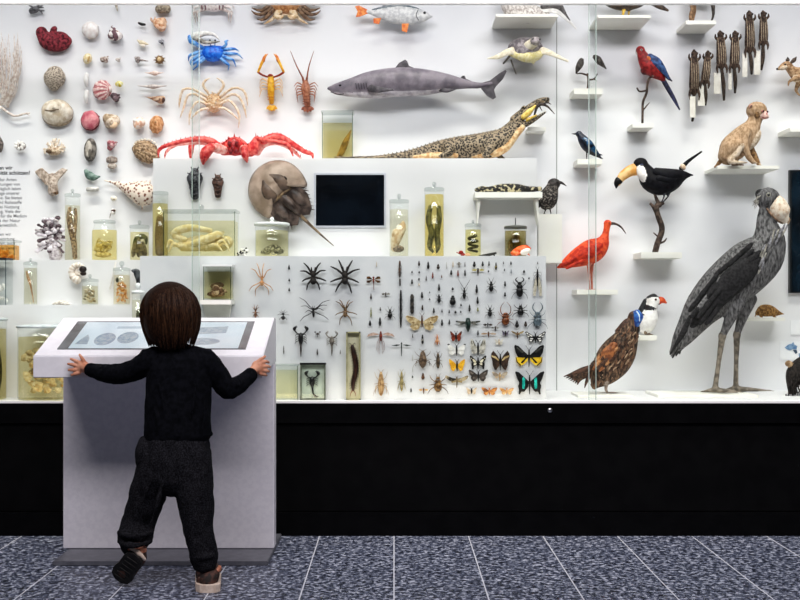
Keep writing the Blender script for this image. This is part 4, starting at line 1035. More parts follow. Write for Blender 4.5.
leg('leg', [(224, -8, 2), (215, -13, 2), (206, -17.5, 0), (176, -15.5, 4), (165, -8, 6), (163.5, -1.2, 6)], [2.8, 3.2, 2.2, 1.5, 1.2, .5], kp)
leg('claw_arm', [(226, -8, -8), (219, -9, -16), (215, -8, -25)], [3.2, 4, 3.6], kp)
leg('claw', [(216, -9, -25), (211, -4, -28), (208.6, 3, -29), (208, 8.5, -28)], [3.6, 4.4, 3.4, .8], k, False)
leg('claw', [(214, -6, -28), (209.5, 2, -31), (208.6, 7.6, -30)], [2.4, 2, .6], kd, False)
leg('claw_arm', [(243, -8, -8), (246, -9, -15), (247.6, -7.5, -24)], [2.6, 3, 2.8], kp)
leg('claw', [(247.5, -8, -25), (249, 0, -28), (250.8, 6.5, -28)], [2.8, 3, .8], k, False)
leg('leg', [(246, -6, 0), (253, -10, -2), (258, -20, -4)], [3.2, 5.4, 3.8], k)
leg('leg', [(257, -20, -5), (268, -17.5, -10), (282, -15, -12), (290, -11.6, -12), (294, -2, -10)], [2, 1.7, 1.8, 1.6, .6])
leg('leg', [(262, -18, 2), (270, -22.5, 4), (279, -23.5, 6), (291, -17, 8), (304, -9, 10), (311.5, -6.5, 10), (312, -1.2, 10)], [3, 3, 2.8, 2.4, 1.9, 1.5, .6])
leg('leg', [(255, -8, 8), (262, -17, 10), (276, -19.5, 14), (290, -13, 16), (301, -1.5, 16)], [3.6, 3.4, 2.6, 2, .7], kp)
# block tank with brown leaf-like fish
jar('flat_tank', 'flat glass tank with a brown blade-like specimen behind the crocodile tail', 322.5, 353, 112, zf(ZA, 5.03), '#f2ecd2', 124, 5.03, ZA, rect=16, lid='flat')
g = G(); yk = zf(ZA, 5.03) - 2; g.tube([(335, yk - .8, 0), (341, yk - 8, 0), (346, yk - 20, 0), (351, yk - 31, 0)], [.8, 3, 3, .5], m2('#6b5423', '#b08f4a', 120), sub=4, fl=.5)
spec('preserved_gar', 'brown blade-like specimen standing in the flat tank', 'specimen', g, 5.03, 340, yk, ZA)

# fish on the wall
FG = 'animals hung on the upper wall'
t = Thing('perch', 'silver perch with orange fins at the top of the wall', 'fish', 5.03, (400, 14), FG)
kb = m2('#b9babc', '#dcdcdb', 60, rough=.3); ko = m2('#d9622a', '#ef9a4f', 160)
kt = m2('#3d4a55', '#767f86', 150, rough=.35)
g = G(); g.tube([(367, 11.5, 0), (373, 12.6, 0), (383, 13.6, 0), (398, 15, 0), (414, 16, 0), (425, 16.2, 0), (432, 16.4, 0)], [2.2, 3, 6.4, 9.6, 8.6, 5.2, 1.4], kb, seg=18, sub=3, fl=.45)
g.tube([(372, 10.2, 0), (384, 8.4, 0), (398, 6.8, 0), (414, 9, 0), (426, 13, 0)], [1.2, 2.6, 3, 2.6, 1.2], kt, seg=10, sub=3, fl=.8)
t.part('body', g, remesh=.8)
g = G(); g.plate([(368, 10), (359, 5.6), (355, 6.4), (357.6, 11.5), (355.8, 17), (360, 16.6), (368, 13.4)], -.6, .6, ko); t.part('tail_fin', g, label='orange-red tail fin')
g = G(); g.plate([(381, 8), (385, 2.5), (396, 1), (410, 3.6), (405, 8), (394, 7)], -.6, .6, kt); t.part('dorsal_fin', g)
for x, y, w_, h_ in ((377, 18.6, 7, 6), (405, 24, 6.5, 9)):
    g = G(); g.plate([(x - w_ * .5, y), (x + w_ * .6, y), (x + w_ * .3, y + h_), (x - w_ * .5, y + h_ * .8)], -2, -1, ko); t.part('belly_fin', g, label='orange belly fin')
g = G(); g.ell((424.5, 13.4, -2.2), (1.4, 1.4, .8), mat('#1b1b1b', rough=.1)); t.part('eye', g)
g = G(); g.tube([(418, 11, -3.2), (416, 16, -3.8), (418.5, 21, -3)], .5, mat('#77797b'), sub=3, seg=5); t.part('gill', g)
# shark
t = Thing('shark', 'purplish grey dogfish shark hung across the upper wall', 'shark', 5.0, (420, 83), FG)
kb = m2('#6f6772', '#948b95', 16, rough=.4, bump=.1); kl = m2('#a39ba4', '#cfc8ce', 30, rough=.4); kf = m2('#38353a', '#5c565c', 40, rough=.45)
g = G(); pts = [(327.5, 88.4, 0), (336, 88.4, 0), (352, 87, 0), (372, 83.5, 0), (398, 81.2, 0), (424, 81.4, 0), (448, 82.4, 0), (466, 84.2, 0), (480, 85.4, 0), (492, 83, 0)]
g.tube(pts, [1.6, 5.2, 9.2, 12.6, 13.8, 12.4, 8.4, 4.6, 3, 2], kb, seg=22, sub=4, fl=.85)
g.tube([(334, 92.6, 0), (350, 93.6, 0), (374, 93.4, 0), (400, 92, 0), (426, 91, 0), (450, 88.4, 0)], [1.8, 3.4, 5, 4.6, 4.2, 2.6], kl, seg=14, sub=3, fl=1.5)
t.part('body', g, remesh=1.1, smooth=6)
def fin(nm, poly, d0=-.8, d1=.8, lab=None, kk=kf):
    g = G(); g.plate(poly, d0, d1, kk); t.part(nm, g, label=lab)
fin('dorsal_fin', [(394, 69.5), (399, 63), (405, 59.8), (407, 61), (409, 66), (414, 68), (408, 70)], lab='dark dorsal fin')
fin('rear_dorsal_fin', [(459, 79.5), (462, 76), (464.5, 75.8), (466, 79), (471, 81), (466, 83)])
fin('tail_fin', [(480, 83.6), (490, 80.6), (499, 73.6), (505.4, 70), (506.6, 71.6), (503, 79), (496, 86.4), (494, 90), (496, 97.4), (493, 99.4), (487, 96), (481, 88.4)], lab='dark forked tail fin')
g = G(); g.tube([(370, 90, -10), (380, 92.6, -15), (393, 93, -17)], [4, 3, .8], kf, sub=3, fl=.25); t.part('pectoral_fin', g)
g = G(); g.tube([(440, 90, -4), (447, 92, -7), (455, 91, -8)], [2.6, 2, .5], kf, sub=3, fl=.3); t.part('pelvic_fin', g)
g = G(); g.ell((340.5, 86.4, -5), (1.5, 1, .8), mat('#0e0e10', rough=.1)); t.part('eye', g)
g = G(); g.tube([(331, 92.4, -3), (338, 95.2, -4.6), (344, 95, -6)], .5, mat('#2b2428'), seg=5, sub=3); t.part('mouth', g)
g = G()
for i in range(5): g.tube([(356 + i * 2.6, 85, -9.6 - i * .35), (357 + i * 2.6, 91, -9.4 - i * .35)], .35, mat('#353138'), seg=5)
t.part('gill_slits', g)
# sea turtle seen from the front
t = Thing('sea_turtle', 'cream and grey sea turtle facing out with flippers spread', 'turtle', 5.0, (526, 52), FG)
kc = m2('#d9cfb4', '#f3ecd8', 120); kg = m2('#6e676b', '#aaa2a4', 60, bump=.3); ky = m2('#dccf86', '#f0e7bb', 100)
g = G(); g.tube([(526, 47, 22), (526, 46.5, 10), (525.6, 48.5, 0), (526, 51, -5)], [7, 16, 17.5, 12], kg, seg=20, sub=3, fl=.62)
t.part('shell', g, label='grey domed shell')
g = G(); g.tube([(508, 53, 1), (518, 56, -4), (527, 58, -6), (536, 56.6, -4), (544, 52, 0)], [2, 4.6, 6, 5, 2], ky, seg=12, sub=3); g.plate([(528, 60), (535, 60), (533.6, 66)], -5, -2, ky)
g.tube([(526, 50, -4), (529, 47.5, -10), (533, 45.5, -15)], [6, 5.4, 4.8], kc, sub=2, seg=14); g.ell((533.4, 45, -17), (5.2, 4.6, 5), kg); g.ell((534, 47.6, -21), (2.6, 1.8, 1.8), m2('#57504e', '#8d8683', 120))
g.tube([(514, 51, -4), (506, 54, -7), (497, 58.6, -8), (486.6, 60.4, -8)], [4, 3.6, 2.8, .9], kc, sub=3, fl=.45); g.tube([(541, 51, -4), (549, 54.6, -7), (558, 59, -8), (567, 63, -8)], [4, 3.2, 2.2, 1.4], kc, sub=3, fl=.45)
g.tube([(512, 50, 8), (505, 51, 10), (501.6, 51.4, 12)], [2.4, 2, .8], kc, sub=2, fl=.5); g.tube([(541, 48, 8), (546, 48, 10)], [2, .8], kc, fl=.5)
t.part('body', g, remesh=.8)
g = G(); g.ell((530.6, 43.8, -20.4), (1.1, 1.1, .8), mat('#101010', rough=.1)); g.ell((537, 44, -20), (1.1, 1.1, .8), mat('#101010', rough=.1)); t.part('eyes', g)
g = G(); g.tube([(510, 55.6, 0), (504.5, 61, 12)], [1.2, .9], mat('#6d675f')); g.tube([(512, 58, 10), (519, 70, 24)], [.9, .7], mat('#8a857e')); t.part('mounting_rod', g)

# crocodile
YCR = 4.96; bc = zf(ZA, YCR)
t = Thing('crocodile', 'spotted tan crocodile with head raised and jaws open on the rear tier', 'crocodile', YCR, (450, bc), None, z=ZA)
ks = mat('#1f1c19', '#9a8971', 290, rough=.6, bump=.5, kind='voronoi', lo=.40, hi=.60); kbelly = m2('#c99a66', '#ecd2a4', 160, rough=.6, bump=.5); ky = m2('#c9a53c', '#ead27a', 120, rough=.35)
def B(x, y, d=0): return (x, y - 159.4 + bc, d)
g = G()
g.tube([B(335, 157, -14), B(352, 157, -10), B(375, 156.4, -4), B(398, 154.6, 0), B(418, 152, 0), B(438, 148.5, 0), B(455, 146.8, 0), B(474, 145, 0), B(492, 142, 0), B(504, 136.6, 0), B(512, 128, 0), B(518, 121, 0)],
       [.8, 1.4, 2.2, 3.8, 6.2, 9.4, 11.6, 12.6, 13, 11.2, 8.6, 7], ks, seg=18, sub=3, fl=1.1)
g.tube([B(470, 153, -5), B(490, 152, -6), B(504, 146, -6), B(514, 134, -5), B(522, 126, -4)], [3.6, 5.4, 5.4, 4.6, 3.4], kbelly, seg=12, sub=3)
g.tube([B(414, 155.4, -4), B(436, 154, -7), B(456, 154, -8)], [2, 3.6, 3.4], kbelly, seg=10, sub=3)
g.tube([B(446, 145, -9), B(449, 151, -15), B(443, 156, -18), B(438, 157.2, -22)], [6, 5, 3.4, 1.2], ks, sub=3); g.tube([B(490, 144, -9), B(487, 151, -16), B(483, 156.4, -18), B(490, 157.4, -22)], [5.6, 4.4, 2.8, 1], ks, sub=3)
g.tube([B(496, 148, 8), B(501, 154, 8), B(506, 157, 4)], [4, 2.8, 1], ks, sub=2)
# jaws
g.tube([B(515, 119.5, 0), B(522, 112, 0), B(530, 105, 0), B(538, 99.5, 0), B(545, 98.6, 0), B(548.4, 99.6, 0)], [6.4, 4.8, 3.2, 2.7, 3.4, 1.8], ks, seg=12, sub=3, fl=1.3)
g.tube([B(516, 124, 0), B(526, 122, 0), B(536, 116.4, 0), B(546, 110, 0)], [5, 3.2, 2.2, 1], ks, seg=12, sub=3, fl=1.5)
g.ell(B(522.6, 106.6, -4), (3.2, 1.9, 2.2), ks, rot=-40); g.ell(B(547, 97.6, -2.6), (2.6, 2.2, 2.2), ks)
t.part('body', g, remesh=1.0, smooth=3)
g = G(); g.tube([B(522, 116.6, -5.2), B(528, 111.5, -4.4), B(535, 104.6, -3.6)], [3, 3.2, 1.2], ky, sub=3); g.tube([B(526, 119, -4.5), B(536, 114, -4)], [1.8, .9], ky); t.part('mouth_lining', g, label='yellow mouth lining')
g = G()
for i in range(9):
    u = i / 8; g.tube([B(529 + 15 * u, 107.6 - 6.6 * u, -3.6), B(530.4 + 15 * u, 110 - 6.6 * u, -3.8)], [.6, .1], mat('#efe8d2'), seg=5); g.tube([B(528 + 17 * u, 119.4 - 8.8 * u, -4.2 + 2 * u), B(527.6 + 17 * u, 117 - 8.8 * u, -4.4 + 2 * u)], [.6, .1], mat('#efe8d2'), seg=5)
t.part('teeth', g)
g = G(); g.ell(B(522.4, 106.8, -6), (1.2, 1, .8), mat('#1a150a', rough=.1)); t.part('eye', g)
g = G(); r = random.Random(14)
for i in range(40):
    u = i / 39; x = 352 + 160 * u
    yv = [(352, 155.8), (375, 154.2), (398, 150.8), (418, 145.8), (438, 139.2), (455, 135.4), (474, 132.6), (492, 129.4), (504, 126), (512, 120.6)]
    for q in range(len(yv) - 1):
        if yv[q][0] <= x <= yv[q + 1][0]:
            f = (x - yv[q][0]) / (yv[q + 1][0] - yv[q][0]); y = yv[q][1] + f * (yv[q + 1][1] - yv[q][1]); break
    g.tube([B(x, y + .8, -1.5), B(x - .7, y - 1.0, -1.5)], [1.2, .2], ks, seg=5)
t.part('back_scutes', g)
g = G(); k = mat('#1f1a17', '#4b403a', 200)
g.tube([B(534, 113.5, -4), B(536.5, 106, -6), B(541, 103.4, -6), B(547, 106, -6), B(553.6, 113, -6)], [1, 1.5, 1.6, 1, .4], k, sub=3); g.tube([B(541, 103.4, -6), B(546, 102, -7), B(550, 103.6, -7)], [1.2, .9, .4], k, sub=2); g.tube([B(538, 104, -6), B(541, 110, -7)], [.9, .3], k)
tag(build(g, 'prey_lizard', YCR, (540, B(0, 107)[1]), loc=(wx(540, YCR), YCR, ZA + (bc - B(0, 107)[1]) * YCR / F)), 'small dark lizard held between the crocodile jaws', 'lizard')
# ---------------------------------------------------------------- wall shelves, birds, mammals (right)
SG = 'wall shelves'; BG = 'mounted birds'
def shelf(x0, x1, y, th, dep, label, m=None):
    """board on the back wall; x0, x1, y are read at its front edge"""
    Y = YB - dep; z = wz(y, Y); t_ = th * Y / F
    o = box_obj('display_block' if 'block' in label else 'wall_shelf', wx(x0, Y), wx(x1, Y), Y, YB - .0005, z - t_, z, m or SHELFW, bevel=.0012)
    tag(o, label, 'block' if 'block' in label else 'shelf', None if 'block' in label else SG); return z
def fy(z, Y): return CY - (z - EYE) * F / Y
def feathers(g, spine, n, L, W, m, side=-1, rows=3, rnd=None, a0=0, d0=-6, spread=6):
    """overlapping feather blades laid along a wing line (front side)"""
    rnd = rnd or RND
    for rI in range(rows):
        for i in range(n):
            u = (i + .5 * (rI % 2)) / n
            k = u * (len(spine) - 1); j = min(int(k), len(spine) - 2); f = k - j
            x = spine[j][0] * (1 - f) + spine[j + 1][0] * f; y = spine[j][1] * (1 - f) + spine[j + 1][1] * f
            dx, dy = spine[j + 1][0] - spine[j][0], spine[j + 1][1] - spine[j][1]
            a = math.atan2(dy, dx) + math.radians(a0 + rnd.uniform(-5, 5))
            off = (rI - (rows - 1) / 2) * spread
            px, py = x - sin(math.atan2(dy, dx)) * off, y + cos(math.atan2(dy, dx)) * off
            dd = d0 + abs(off) * .25 + rnd.uniform(-.4, .4) + u * 1.0
            g.ell((px + cos(a) * L * .4, py + sin(a) * L * .4, dd), (L * .62, W, .7), m if not isinstance(m, (list, tuple)) else rnd.choice(m), rot=math.degrees(a), seg=8, rings=6)
def eye(t, x, y, d, r=1.0, ring=None, name='eye'):
    g = G()
    if ring: g.ell((x, y, d + .2), (r * 1.5, r * 1.5, .6), ring)
    g.ell((x, y, d), (r, r, .7), mat('#0b0b0b', rough=.08, spec=.6)); t.part(name, g)
def toes(g, x, y, m, L=4, r=.5, dirs=(-30, 0, 30, 180)):
    for a in dirs:
        a = math.radians(a); g.tube([(x, y - r, 0), (x + L * cos(a) * .6, y - r * 1.1, L * sin(a) * .6), (x + L * cos(a), y - r * .5, L * sin(a))], [r, r * .8, r * .3], m, seg=6)
def perch_branch(label, Y, base, z, pieces, m=None):
    t = Thing('perch_branch', label, 'branch', Y, base, 'perches', z=z)
    m = m or mat('#2a211c', '#5c4c42', 160, rough=.8, bump=.5)
    for i, (pts, rd) in enumerate(pieces):
        g = G(); g.tube(pts, rd, m, seg=9, sub=3); t.part('trunk' if i == 0 else 'twig', g)
    return t
GREYF = mat('#3c3b3d', '#77757a', 90, rough=.7, stretch=(1, 1, 2.4))

# -- top left shelf with a gull-like bird cut by the rail
z = shelf(496, 558, 14, 3, .21, 'wide white shelf at the top above the sea turtle')
Yb = YB - .10
t = Thing('seabird', 'grey-white seabird cut off by the top rail, white tail feathers hanging right', 'bird', Yb, (527, fy(z, Yb)), BG, z=z)
q = fy(z, Yb); k = m2('#a39a94', '#e6e0dc', 260); kw = m2('#e4e2df', '#fbfaf8', 120); kd = mat('#3b3838', '#6a6666', 160)
g = G(); g.tube([(505, q - 26, 0), (512, q - 14, 0), (524, q - 8, 0), (538, q - 6, 0), (548, q - 6, 0)], [6, 11, 11, 8, 3], k, seg=16, sub=3); g.ell((524, q - 3, 0), (9, 3, 7), kw)
g.ell((505, q - 36, 0), (7, 7, 6), kw)
g.tube([(523, q - 3, -3), (523, q - .4, -3)], 1, mat('#b98a5a')); t.part('body', g, remesh=1)
g = G(); g.tube([(499, q - 36, 0), (491, q - 34, 0)], [1.8, .4], mat('#c9a13a')); t.part('beak', g)
for i, (x1, y1, kk) in enumerate(((575.5, 30, kw), (573, 27, kw), (569, 22, kd), (565, 15, kd))):
    g = G(); g.tube([(541, q - 9 + i * -1.4, -5 - i * .5), (557, 13 - i * 2.2, -6 - i * .5), (x1, y1, -5 - i * .5)], [2.2, 2.8, .6], kk, sub=3, fl=.25); t.part('feather', g)
# -- small shelf behind the crocodile
shelf(528, 546, 127, 4, .10, 'small white shelf on the wall just behind the crocodile jaws')
# -- two small birds on a twig
z = shelf(574, 603, 88.3, 6, .12, 'small white shelf carrying the twig with two little dark birds')
Yb = YB - .06; q = fy(z, Yb)
perch_branch('forked brown twig on the small shelf holding two little birds', Yb, (588, q), z, [([(588, q - .2, 0), (588.5, q - 10, 0), (587.6, q - 17, 0)], [1.5, 1.3, 1.1]), ([(588, q - 15.5, 0), (581, q - 17.5, 0), (577, q - 17, 0)], [1, .8, .5]), ([(588.4, q - 11, 0), (594, q - 12, 0), (597.5, q - 17, 0)], [1, .8, .5]), ([(594, q - 12, 0), (597, q - 9.6, 0)], [.6, .3])])
k = m2('#23211f', '#5a544e', 300)
for (pts, rd, bk, lab) in (([(581.4, 59.8), (580.4, 63.6), (578, 68.4), (576.2, 73.6)], [2.6, 3.6, 2.8, .8], (584, 59), 'little dark bird at the left end of the forked twig'), ([(594.8, 56.6), (598, 59.6), (601.4, 63.6), (606.4, 69)], [2.6, 3.6, 2.7, .6], (592.6, 57.8), 'little dark bird at the right end of the forked twig, tail down right')):
    t = Thing('songbird', lab, 'bird', Yb, pts[2], BG)
    g = G(); g.tube(pts, rd, k, seg=10, sub=3); g.ell(pts[0], (2.2, 2, 1.9), k); g.tube([pts[1], (pts[1][0] - 1.4 if pts[0][0] < 590 else pts[1][0] - .6, pts[2][1] + 1.4)], [.6, .4], k, seg=5); t.part('body', g, remesh=.5)
    g = G(); g.tube([pts[0], bk], [.9, .2], mat('#1a1816'), seg=6); t.part('beak', g)
# -- shelf with a dark bird, yellow legs
z = shelf(597.5, 651, 15, 3, .215, 'wide white shelf at the top under the yellow-legged dark bird')
Yb = YB - .11; q = fy(z, Yb)
t = Thing('dark_waterfowl', 'dark brown bird with a yellow leg cut off by the top rail', 'bird', Yb, (622, q), BG, z=z)
k = m2('#221b17', '#57463a', 200); ky = m2('#c99a2a', '#e8c65a', 200)
g = G(); g.tube([(602, q - 24, 0), (612, q - 20, 0), (626, q - 18.6, 0), (640, q - 20, 0), (650, q - 24, 0)], [4, 7, 8.4, 6, 2], k, seg=14, sub=3); g.tube([(603, q - 23, 0), (597, q - 32, 0)], [4.4, 3.6], k); g.ell((595, q - 36, 0), (5, 4.6, 4), k)
g.tube([(624, q - 13, -2), (622.5, q - 5, -2), (621, q - 1, -2)], [1.8, 1.4, 1.3], ky); g.tube([(630, q - 13, 4), (629, q - 1, 4)], [1.2, 1], ky); toes(g, 621, q, ky, 5, .7); toes(g, 629, q, ky, 5, .7)
t.part('body', g, remesh=.8)
g = G(); g.tube([(591, q - 36, 0), (584, q - 34.5, 0)], [1.7, .5], ky); t.part('beak', g)
g = G(); g.tube([(650, 3, -2), (660, 7.4, -2), (667.5, 11, -2)], [2.2, 2.7, 1.2], k, sub=3, fl=.35); t.part('tail', g)
# -- parrot
z = shelf(632.5, 653.5, 123.2, 4.6, .12, 'small white shelf under the red and blue parrot branch')
Yb = YB - .065; q = fy(z, Yb)
perch_branch('thin dark branch with two side twigs under the red parrot', Yb, (642.5, q), z, [([(642.4, q - .2), (642.6, 113), (643, 102), (646.6, 93), (647.4, 84), (650, 77.4), (655, 77)], [1.2, 1.2, 1.3, 1.3, 1.2, 1.1, .8]), ([(646.6, 90.6), (639.6, 91.4), (637, 88)], [1, .9, .8]), ([(643.4, 110), (646.5, 106), (649.4, 102.8)], [.8, .7, .4])])
t = Thing('parrot', 'red and blue parrot with a long dark tail perched on a thin branch', 'parrot', Yb, (652, 77), BG)
kr = m2('#6d1012', '#a82a2a', 160, rough=.55); kdr = m2('#3d0c12', '#7d2424', 220); kb = m2('#1b2a55', '#46679c', 160); kk = m2('#151524', '#33365a', 200)
g = G(); g.tube([(641, 52, 0), (643.5, 57.5, 0), (648.6, 65, 0), (655.6, 72, 0), (661, 77, 0), (664, 80, 0)], [4.4, 6.2, 8.6, 7, 4, 2.4], kr, seg=16, sub=3, fl=.85); g.ell((640.4, 50.6, 0), (4.7, 4.9, 4.2), kr); g.ell((646.5, 69, 1), (5.4, 6.5, 4.8), kdr, rot=45)
g.tube([(653, 74, -2), (652, 77.4, -3)], [1.4, 1], m2('#6d5a52', '#9a857a')); g.tube([(657, 75.6, -1), (655.6, 77.6, -2)], [1.3, .9], m2('#6d5a52', '#9a857a')); t.part('body', g, remesh=.7)
g = G(); g.tube([(648, 57, -5.4), (655, 63, -6.4), (662, 71, -5), (668, 79, -3)], [3, 4.4, 3.2, .8], kb, sub=3, fl=.4); g.tube([(652, 58, -3), (660, 67, -3.4), (667, 77.5, -2.4), (671.5, 81.5, -2)], [2, 3, 2, .6], kk, sub=3, fl=.5); g.ell((647.4, 59.6, -6.6), (2.6, 1.6, .8), m2('#c9602c', '#e08a4c', 200), rot=50); t.part('wing', g, label='blue and black wing')
g = G(); g.tube([(662, 78, 0), (668, 88.5, 0), (674.6, 100, 0), (679.6, 109.6, 0)], [2.4, 2.4, 1.9, .8], kk, sub=3, fl=.4); t.part('tail', g, label='long dark blue tail')
g = G(); g.tube([(637.6, 50.4, 0), (636.4, 53, 0), (637.4, 55, 0)], [1.7, 1.2, .4], m2('#8d8780', '#c9c4bc')); t.part('beak', g)
eye(t, 640.6, 50.8, -4.2, .8, ring=mat('#b9b2ad'))
# -- starling
z = shelf(577.5, 602, 159, 5.6, .12, 'small white shelf under the glossy blue starling')
Yb = YB - .07; q = fy(z, Yb)
t = Thing('starling', 'glossy blue-black starling standing on a small shelf', 'bird', Yb, (587, q), BG, z=z)
k = mat('#0c1626', '#1d5a86', 60, rough=.25, spec=.7); kd = mat('#0d0f16', '#23283a', 120, rough=.3)
g = G(); g.tube([(579.6, 134.6, 0), (582.6, 139.4, 0), (587.6, 146, 0), (594, 152.6, 0), (601.6, 158.4, 0)], [3.2, 5, 6, 3.6, .8], kd, seg=14, sub=3); g.ell((579, 134, 0), (3.5, 3.2, 3), kd); g.tube([(586.4, 150, -1), (586.6, q - .4, -1)], [.9, .6], mat('#2b2624'), seg=6); g.tube([(589, 150, 2), (589, q - .4, 2)], [.9, .6], mat('#2b2624'), seg=6); toes(g, 586.6, q, mat('#2b2624'), 3, .4); toes(g, 589, q, mat('#2b2624'), 3, .4)
t.part('body', g, remesh=.55)
g = G(); g.tube([(583, 139, -5), (588, 144, -6), (594, 151, -4.6), (600, 156, -2)], [2, 3.4, 2.4, .5], k, sub=3, fl=.4); t.part('wing', g, label='shiny blue wing')
g = G(); g.tube([(577, 134, 0), (571.4, 133.8, 0)], [1.2, .2], mat('#151414')); t.part('beak', g)
g = G(); g.tube([(596, 153, 1), (602.4, 155, 1)], [1.2, .4], kd, fl=.4); g.tube([(597, 155, 0), (602.6, 158.8, 0)], [1.3, .4], kd, fl=.4); t.part('tail', g)
# -- nutcracker on its shelf, lizard on the wide shelf
z = shelf(538.5, 562, 214, 49, .13, 'tall white block on the wall under the brown speckled bird')
Yb = YB - .09; q = fy(z, Yb)
t = Thing('nutcracker_bird', 'dark brown white-speckled bird facing right beside the lizard shelf', 'bird', Yb, (549, q), BG, z=z)
k = mat('#1a1614', '#9a9188', 330, lo=.5, hi=.72, rough=.75); kd = mat('#1e1b1a', '#3a3533', 160)
g = G(); g.tube([(553, 185, 0), (551, 191, 0), (548, 198, 0), (545.6, 204, 0), (543, 207, 0)], [5.6, 7.8, 10, 8.4, 3.4], k, seg=16, sub=3, fl=.9); g.ell((554, 183.8, 0), (6.6, 5.8, 5.2), kd)
for x in (543.6, 551.5):
    g.tube([(547 if x < 548 else 550, 206, -1 if x < 548 else 3), (x, q - .4, -2 if x < 548 else 3)], [1.2, .7], kd, seg=6); toes(g, x, q, kd, 4, .5)
t.part('body', g, remesh=.7)
g = G(); g.tube([(558.6, 182.4, 0), (562, 183, 0), (566.4, 186, 0)], [1.8, 1.3, .3], kd, sub=2); t.part('beak', g)
g = G(); g.tube([(546, 192, 2), (541.4, 200, 1), (539, 207, 1)], [3, 3.6, 1], kd, sub=3, fl=.5); t.part('wing', g)
eye(t, 556.4, 182.4, -4.8, .8)
z = None
Yl = YA - .005
t = Thing('wall_shelf', 'wide cream shelf on the rear tier carrying the black and yellow lizard', 'shelf', YA, (505, 197), SG)
g = G(); g.plate([(473, 194.6), (539, 194.6), (539, 200), (473, 200)], -26, -.3, SHELFW); t.part('board', g)
g = G(); g.plate([(476, 200), (479, 200), (479, 204), (476, 226)], -20, -.3, SHELFW); t.part('bracket', g)
g = G(); g.plate([(533, 200), (536, 200), (536, 226), (533, 204)], -20, -.3, SHELFW); t.part('bracket', g)
zl = wz(194.6, YA); Yl = YA - 15 * YA / F; q = fy(zl, Yl)
t = Thing('beaded_lizard', 'black and yellow blotched lizard lying along the wide cream shelf', 'lizard', Yl, (507, q), None, z=zl)
k = mat('#14110f', '#cbbf9a', 130, kind='noise', lo=.52, hi=.60, rough=.5, bump=.4)
g = G(); g.tube([(475.6, q - 3, -1), (482, q - 3.6, -1), (489, q - 3.6, 0), (502, q - 4.6, 0), (517, q - 4.8, 0), (528, q - 3.8, 1), (541, q - 4.6, 2)], [2, 3.6, 3, 4.8, 4.6, 3.4, 2.4], k, seg=12, sub=3)
for x, s_ in ((492, -1), (494, 1), (518, -1), (520, 1)): g.tube([(x, q - 3, s_ * 3), (x + 2.5, q - 2.4, s_ * 7), (x + (5 if s_ < 0 else -1), q - .7, s_ * 9)], [1.7, 1.4, .7], k, sub=2)
t.part('body', g, remesh=.7)
eye(t, 479, q - 5, -3.6, .5)
# -- toucan
z = shelf(641, 682, 252.2, 6, .16, 'white shelf under the toucan branch', None)
Yb = YB - .10; q = fy(z, Yb)
perch_branch('thick dark forked branch standing on the shelf under the toucan', Yb, (656, q), z, [([(655, q - .2), (657.6, 243), (661.4, 233), (661.6, 226), (658.4, 217), (656.4, 209), (658, 205), (663, 203)], [3, 3, 2.9, 2.9, 2.8, 2.8, 2.8, 2]), ([(656.4, 212), (653.4, 207), (650.4, 203.6)], [2.4, 1.8, 1.4]), ([(660, 206), (656.5, 199), (654.6, 194)], [2.2, 1.7, 1.3]), ([(658.6, 237), (655.6, 234.6), (653.6, 232.8)], [.9, .7, .5]), ([(660, 243), (664, 241.6), (666.6, 238.4)], [1.2, 1, .6])])
t = Thing('toucan', 'black and white toucan with a huge orange-yellow beak', 'toucan', Yb, (661, 203), BG)
k = mat('#050507', '#131318', 160, rough=.6, spec=.12, bump=.3); kw = m2('#e6e0da', '#faf6f0', 150); kb = m2('#d99a4c', '#efc88a', 40, rough=.35)
g = G(); g.tube([(641, 165, 0), (645.6, 172, 0), (651, 179.6, 0), (660, 183.6, 0), (671, 181, 0), (681, 176, 0), (691, 175, 0)], [6.4, 8.4, 11.6, 12, 10.4, 6.6, 1.4], k, seg=18, sub=3, fl=.9); g.ell((640.6, 164, 0), (7.4, 6.6, 6), k)
g.tube([(639.6, 168.5, -3), (641.6, 175.5, -4.4), (646, 183, -3.6)], [4.4, 5, 3.2], kw, sub=3, seg=12)
kl = mat('#2a2a30', '#4c4c55', 150); g.tube([(663.6, 191, -3), (663, 197, -4), (660.6, 202.4, -4)], [2.4, 1.1, 1], kl, sub=2); g.tube([(669, 189, 1), (668.4, 196, 0), (662.4, 202.4, -1)], [2.6, 1.1, 1], kl, sub=2); toes(g, 661, 203.4, kl, 4, .8)
t.part('body', g, remesh=.9)
g = G(); g.tube([(638.4, 168.6, 0), (630, 171, 0), (622.4, 176.4, 0), (617.6, 184, 0)], [6.6, 5.6, 4.6, 2.8], kb, seg=14, sub=4, fl=.6)
bk = t.part('beak', g, label='huge orange-yellow beak')
g = G(); g.tube([(619.2, 180, 0), (616.8, 184, 0), (616.2, 188.2, 0)], [4.2, 3.2, .6], mat('#0d0c0c', rough=.3), seg=12, sub=3, fl=.62); t.part('beak_tip', g, parent=bk, label='black beak tip')
g = G(); g.tube([(641.6, 163.5, -2), (640.4, 169, -3), (638.8, 173.6, -2)], [1.2, 1.2, .8], mat('#0b0b0c', rough=.3), fl=3); t.part('beak_band', g, parent=bk)
g = G(); g.tube([(653, 172, -9.6), (666, 175, -10), (680, 174.6, -6), (692.4, 175.4, -2)], [3.4, 5.4, 4, .6], mat('#07070a', '#16161c', 120, rough=.6, spec=.15, bump=.3), sub=3, fl=.35); g.tube([(655, 179, -10.6), (668, 180, -9.6), (683, 178.4, -4)], [2.6, 4, .8], mat('#060609', '#131319', 120, rough=.6, spec=.15, bump=.3), sub=3, fl=.35); t.part('wing', g)
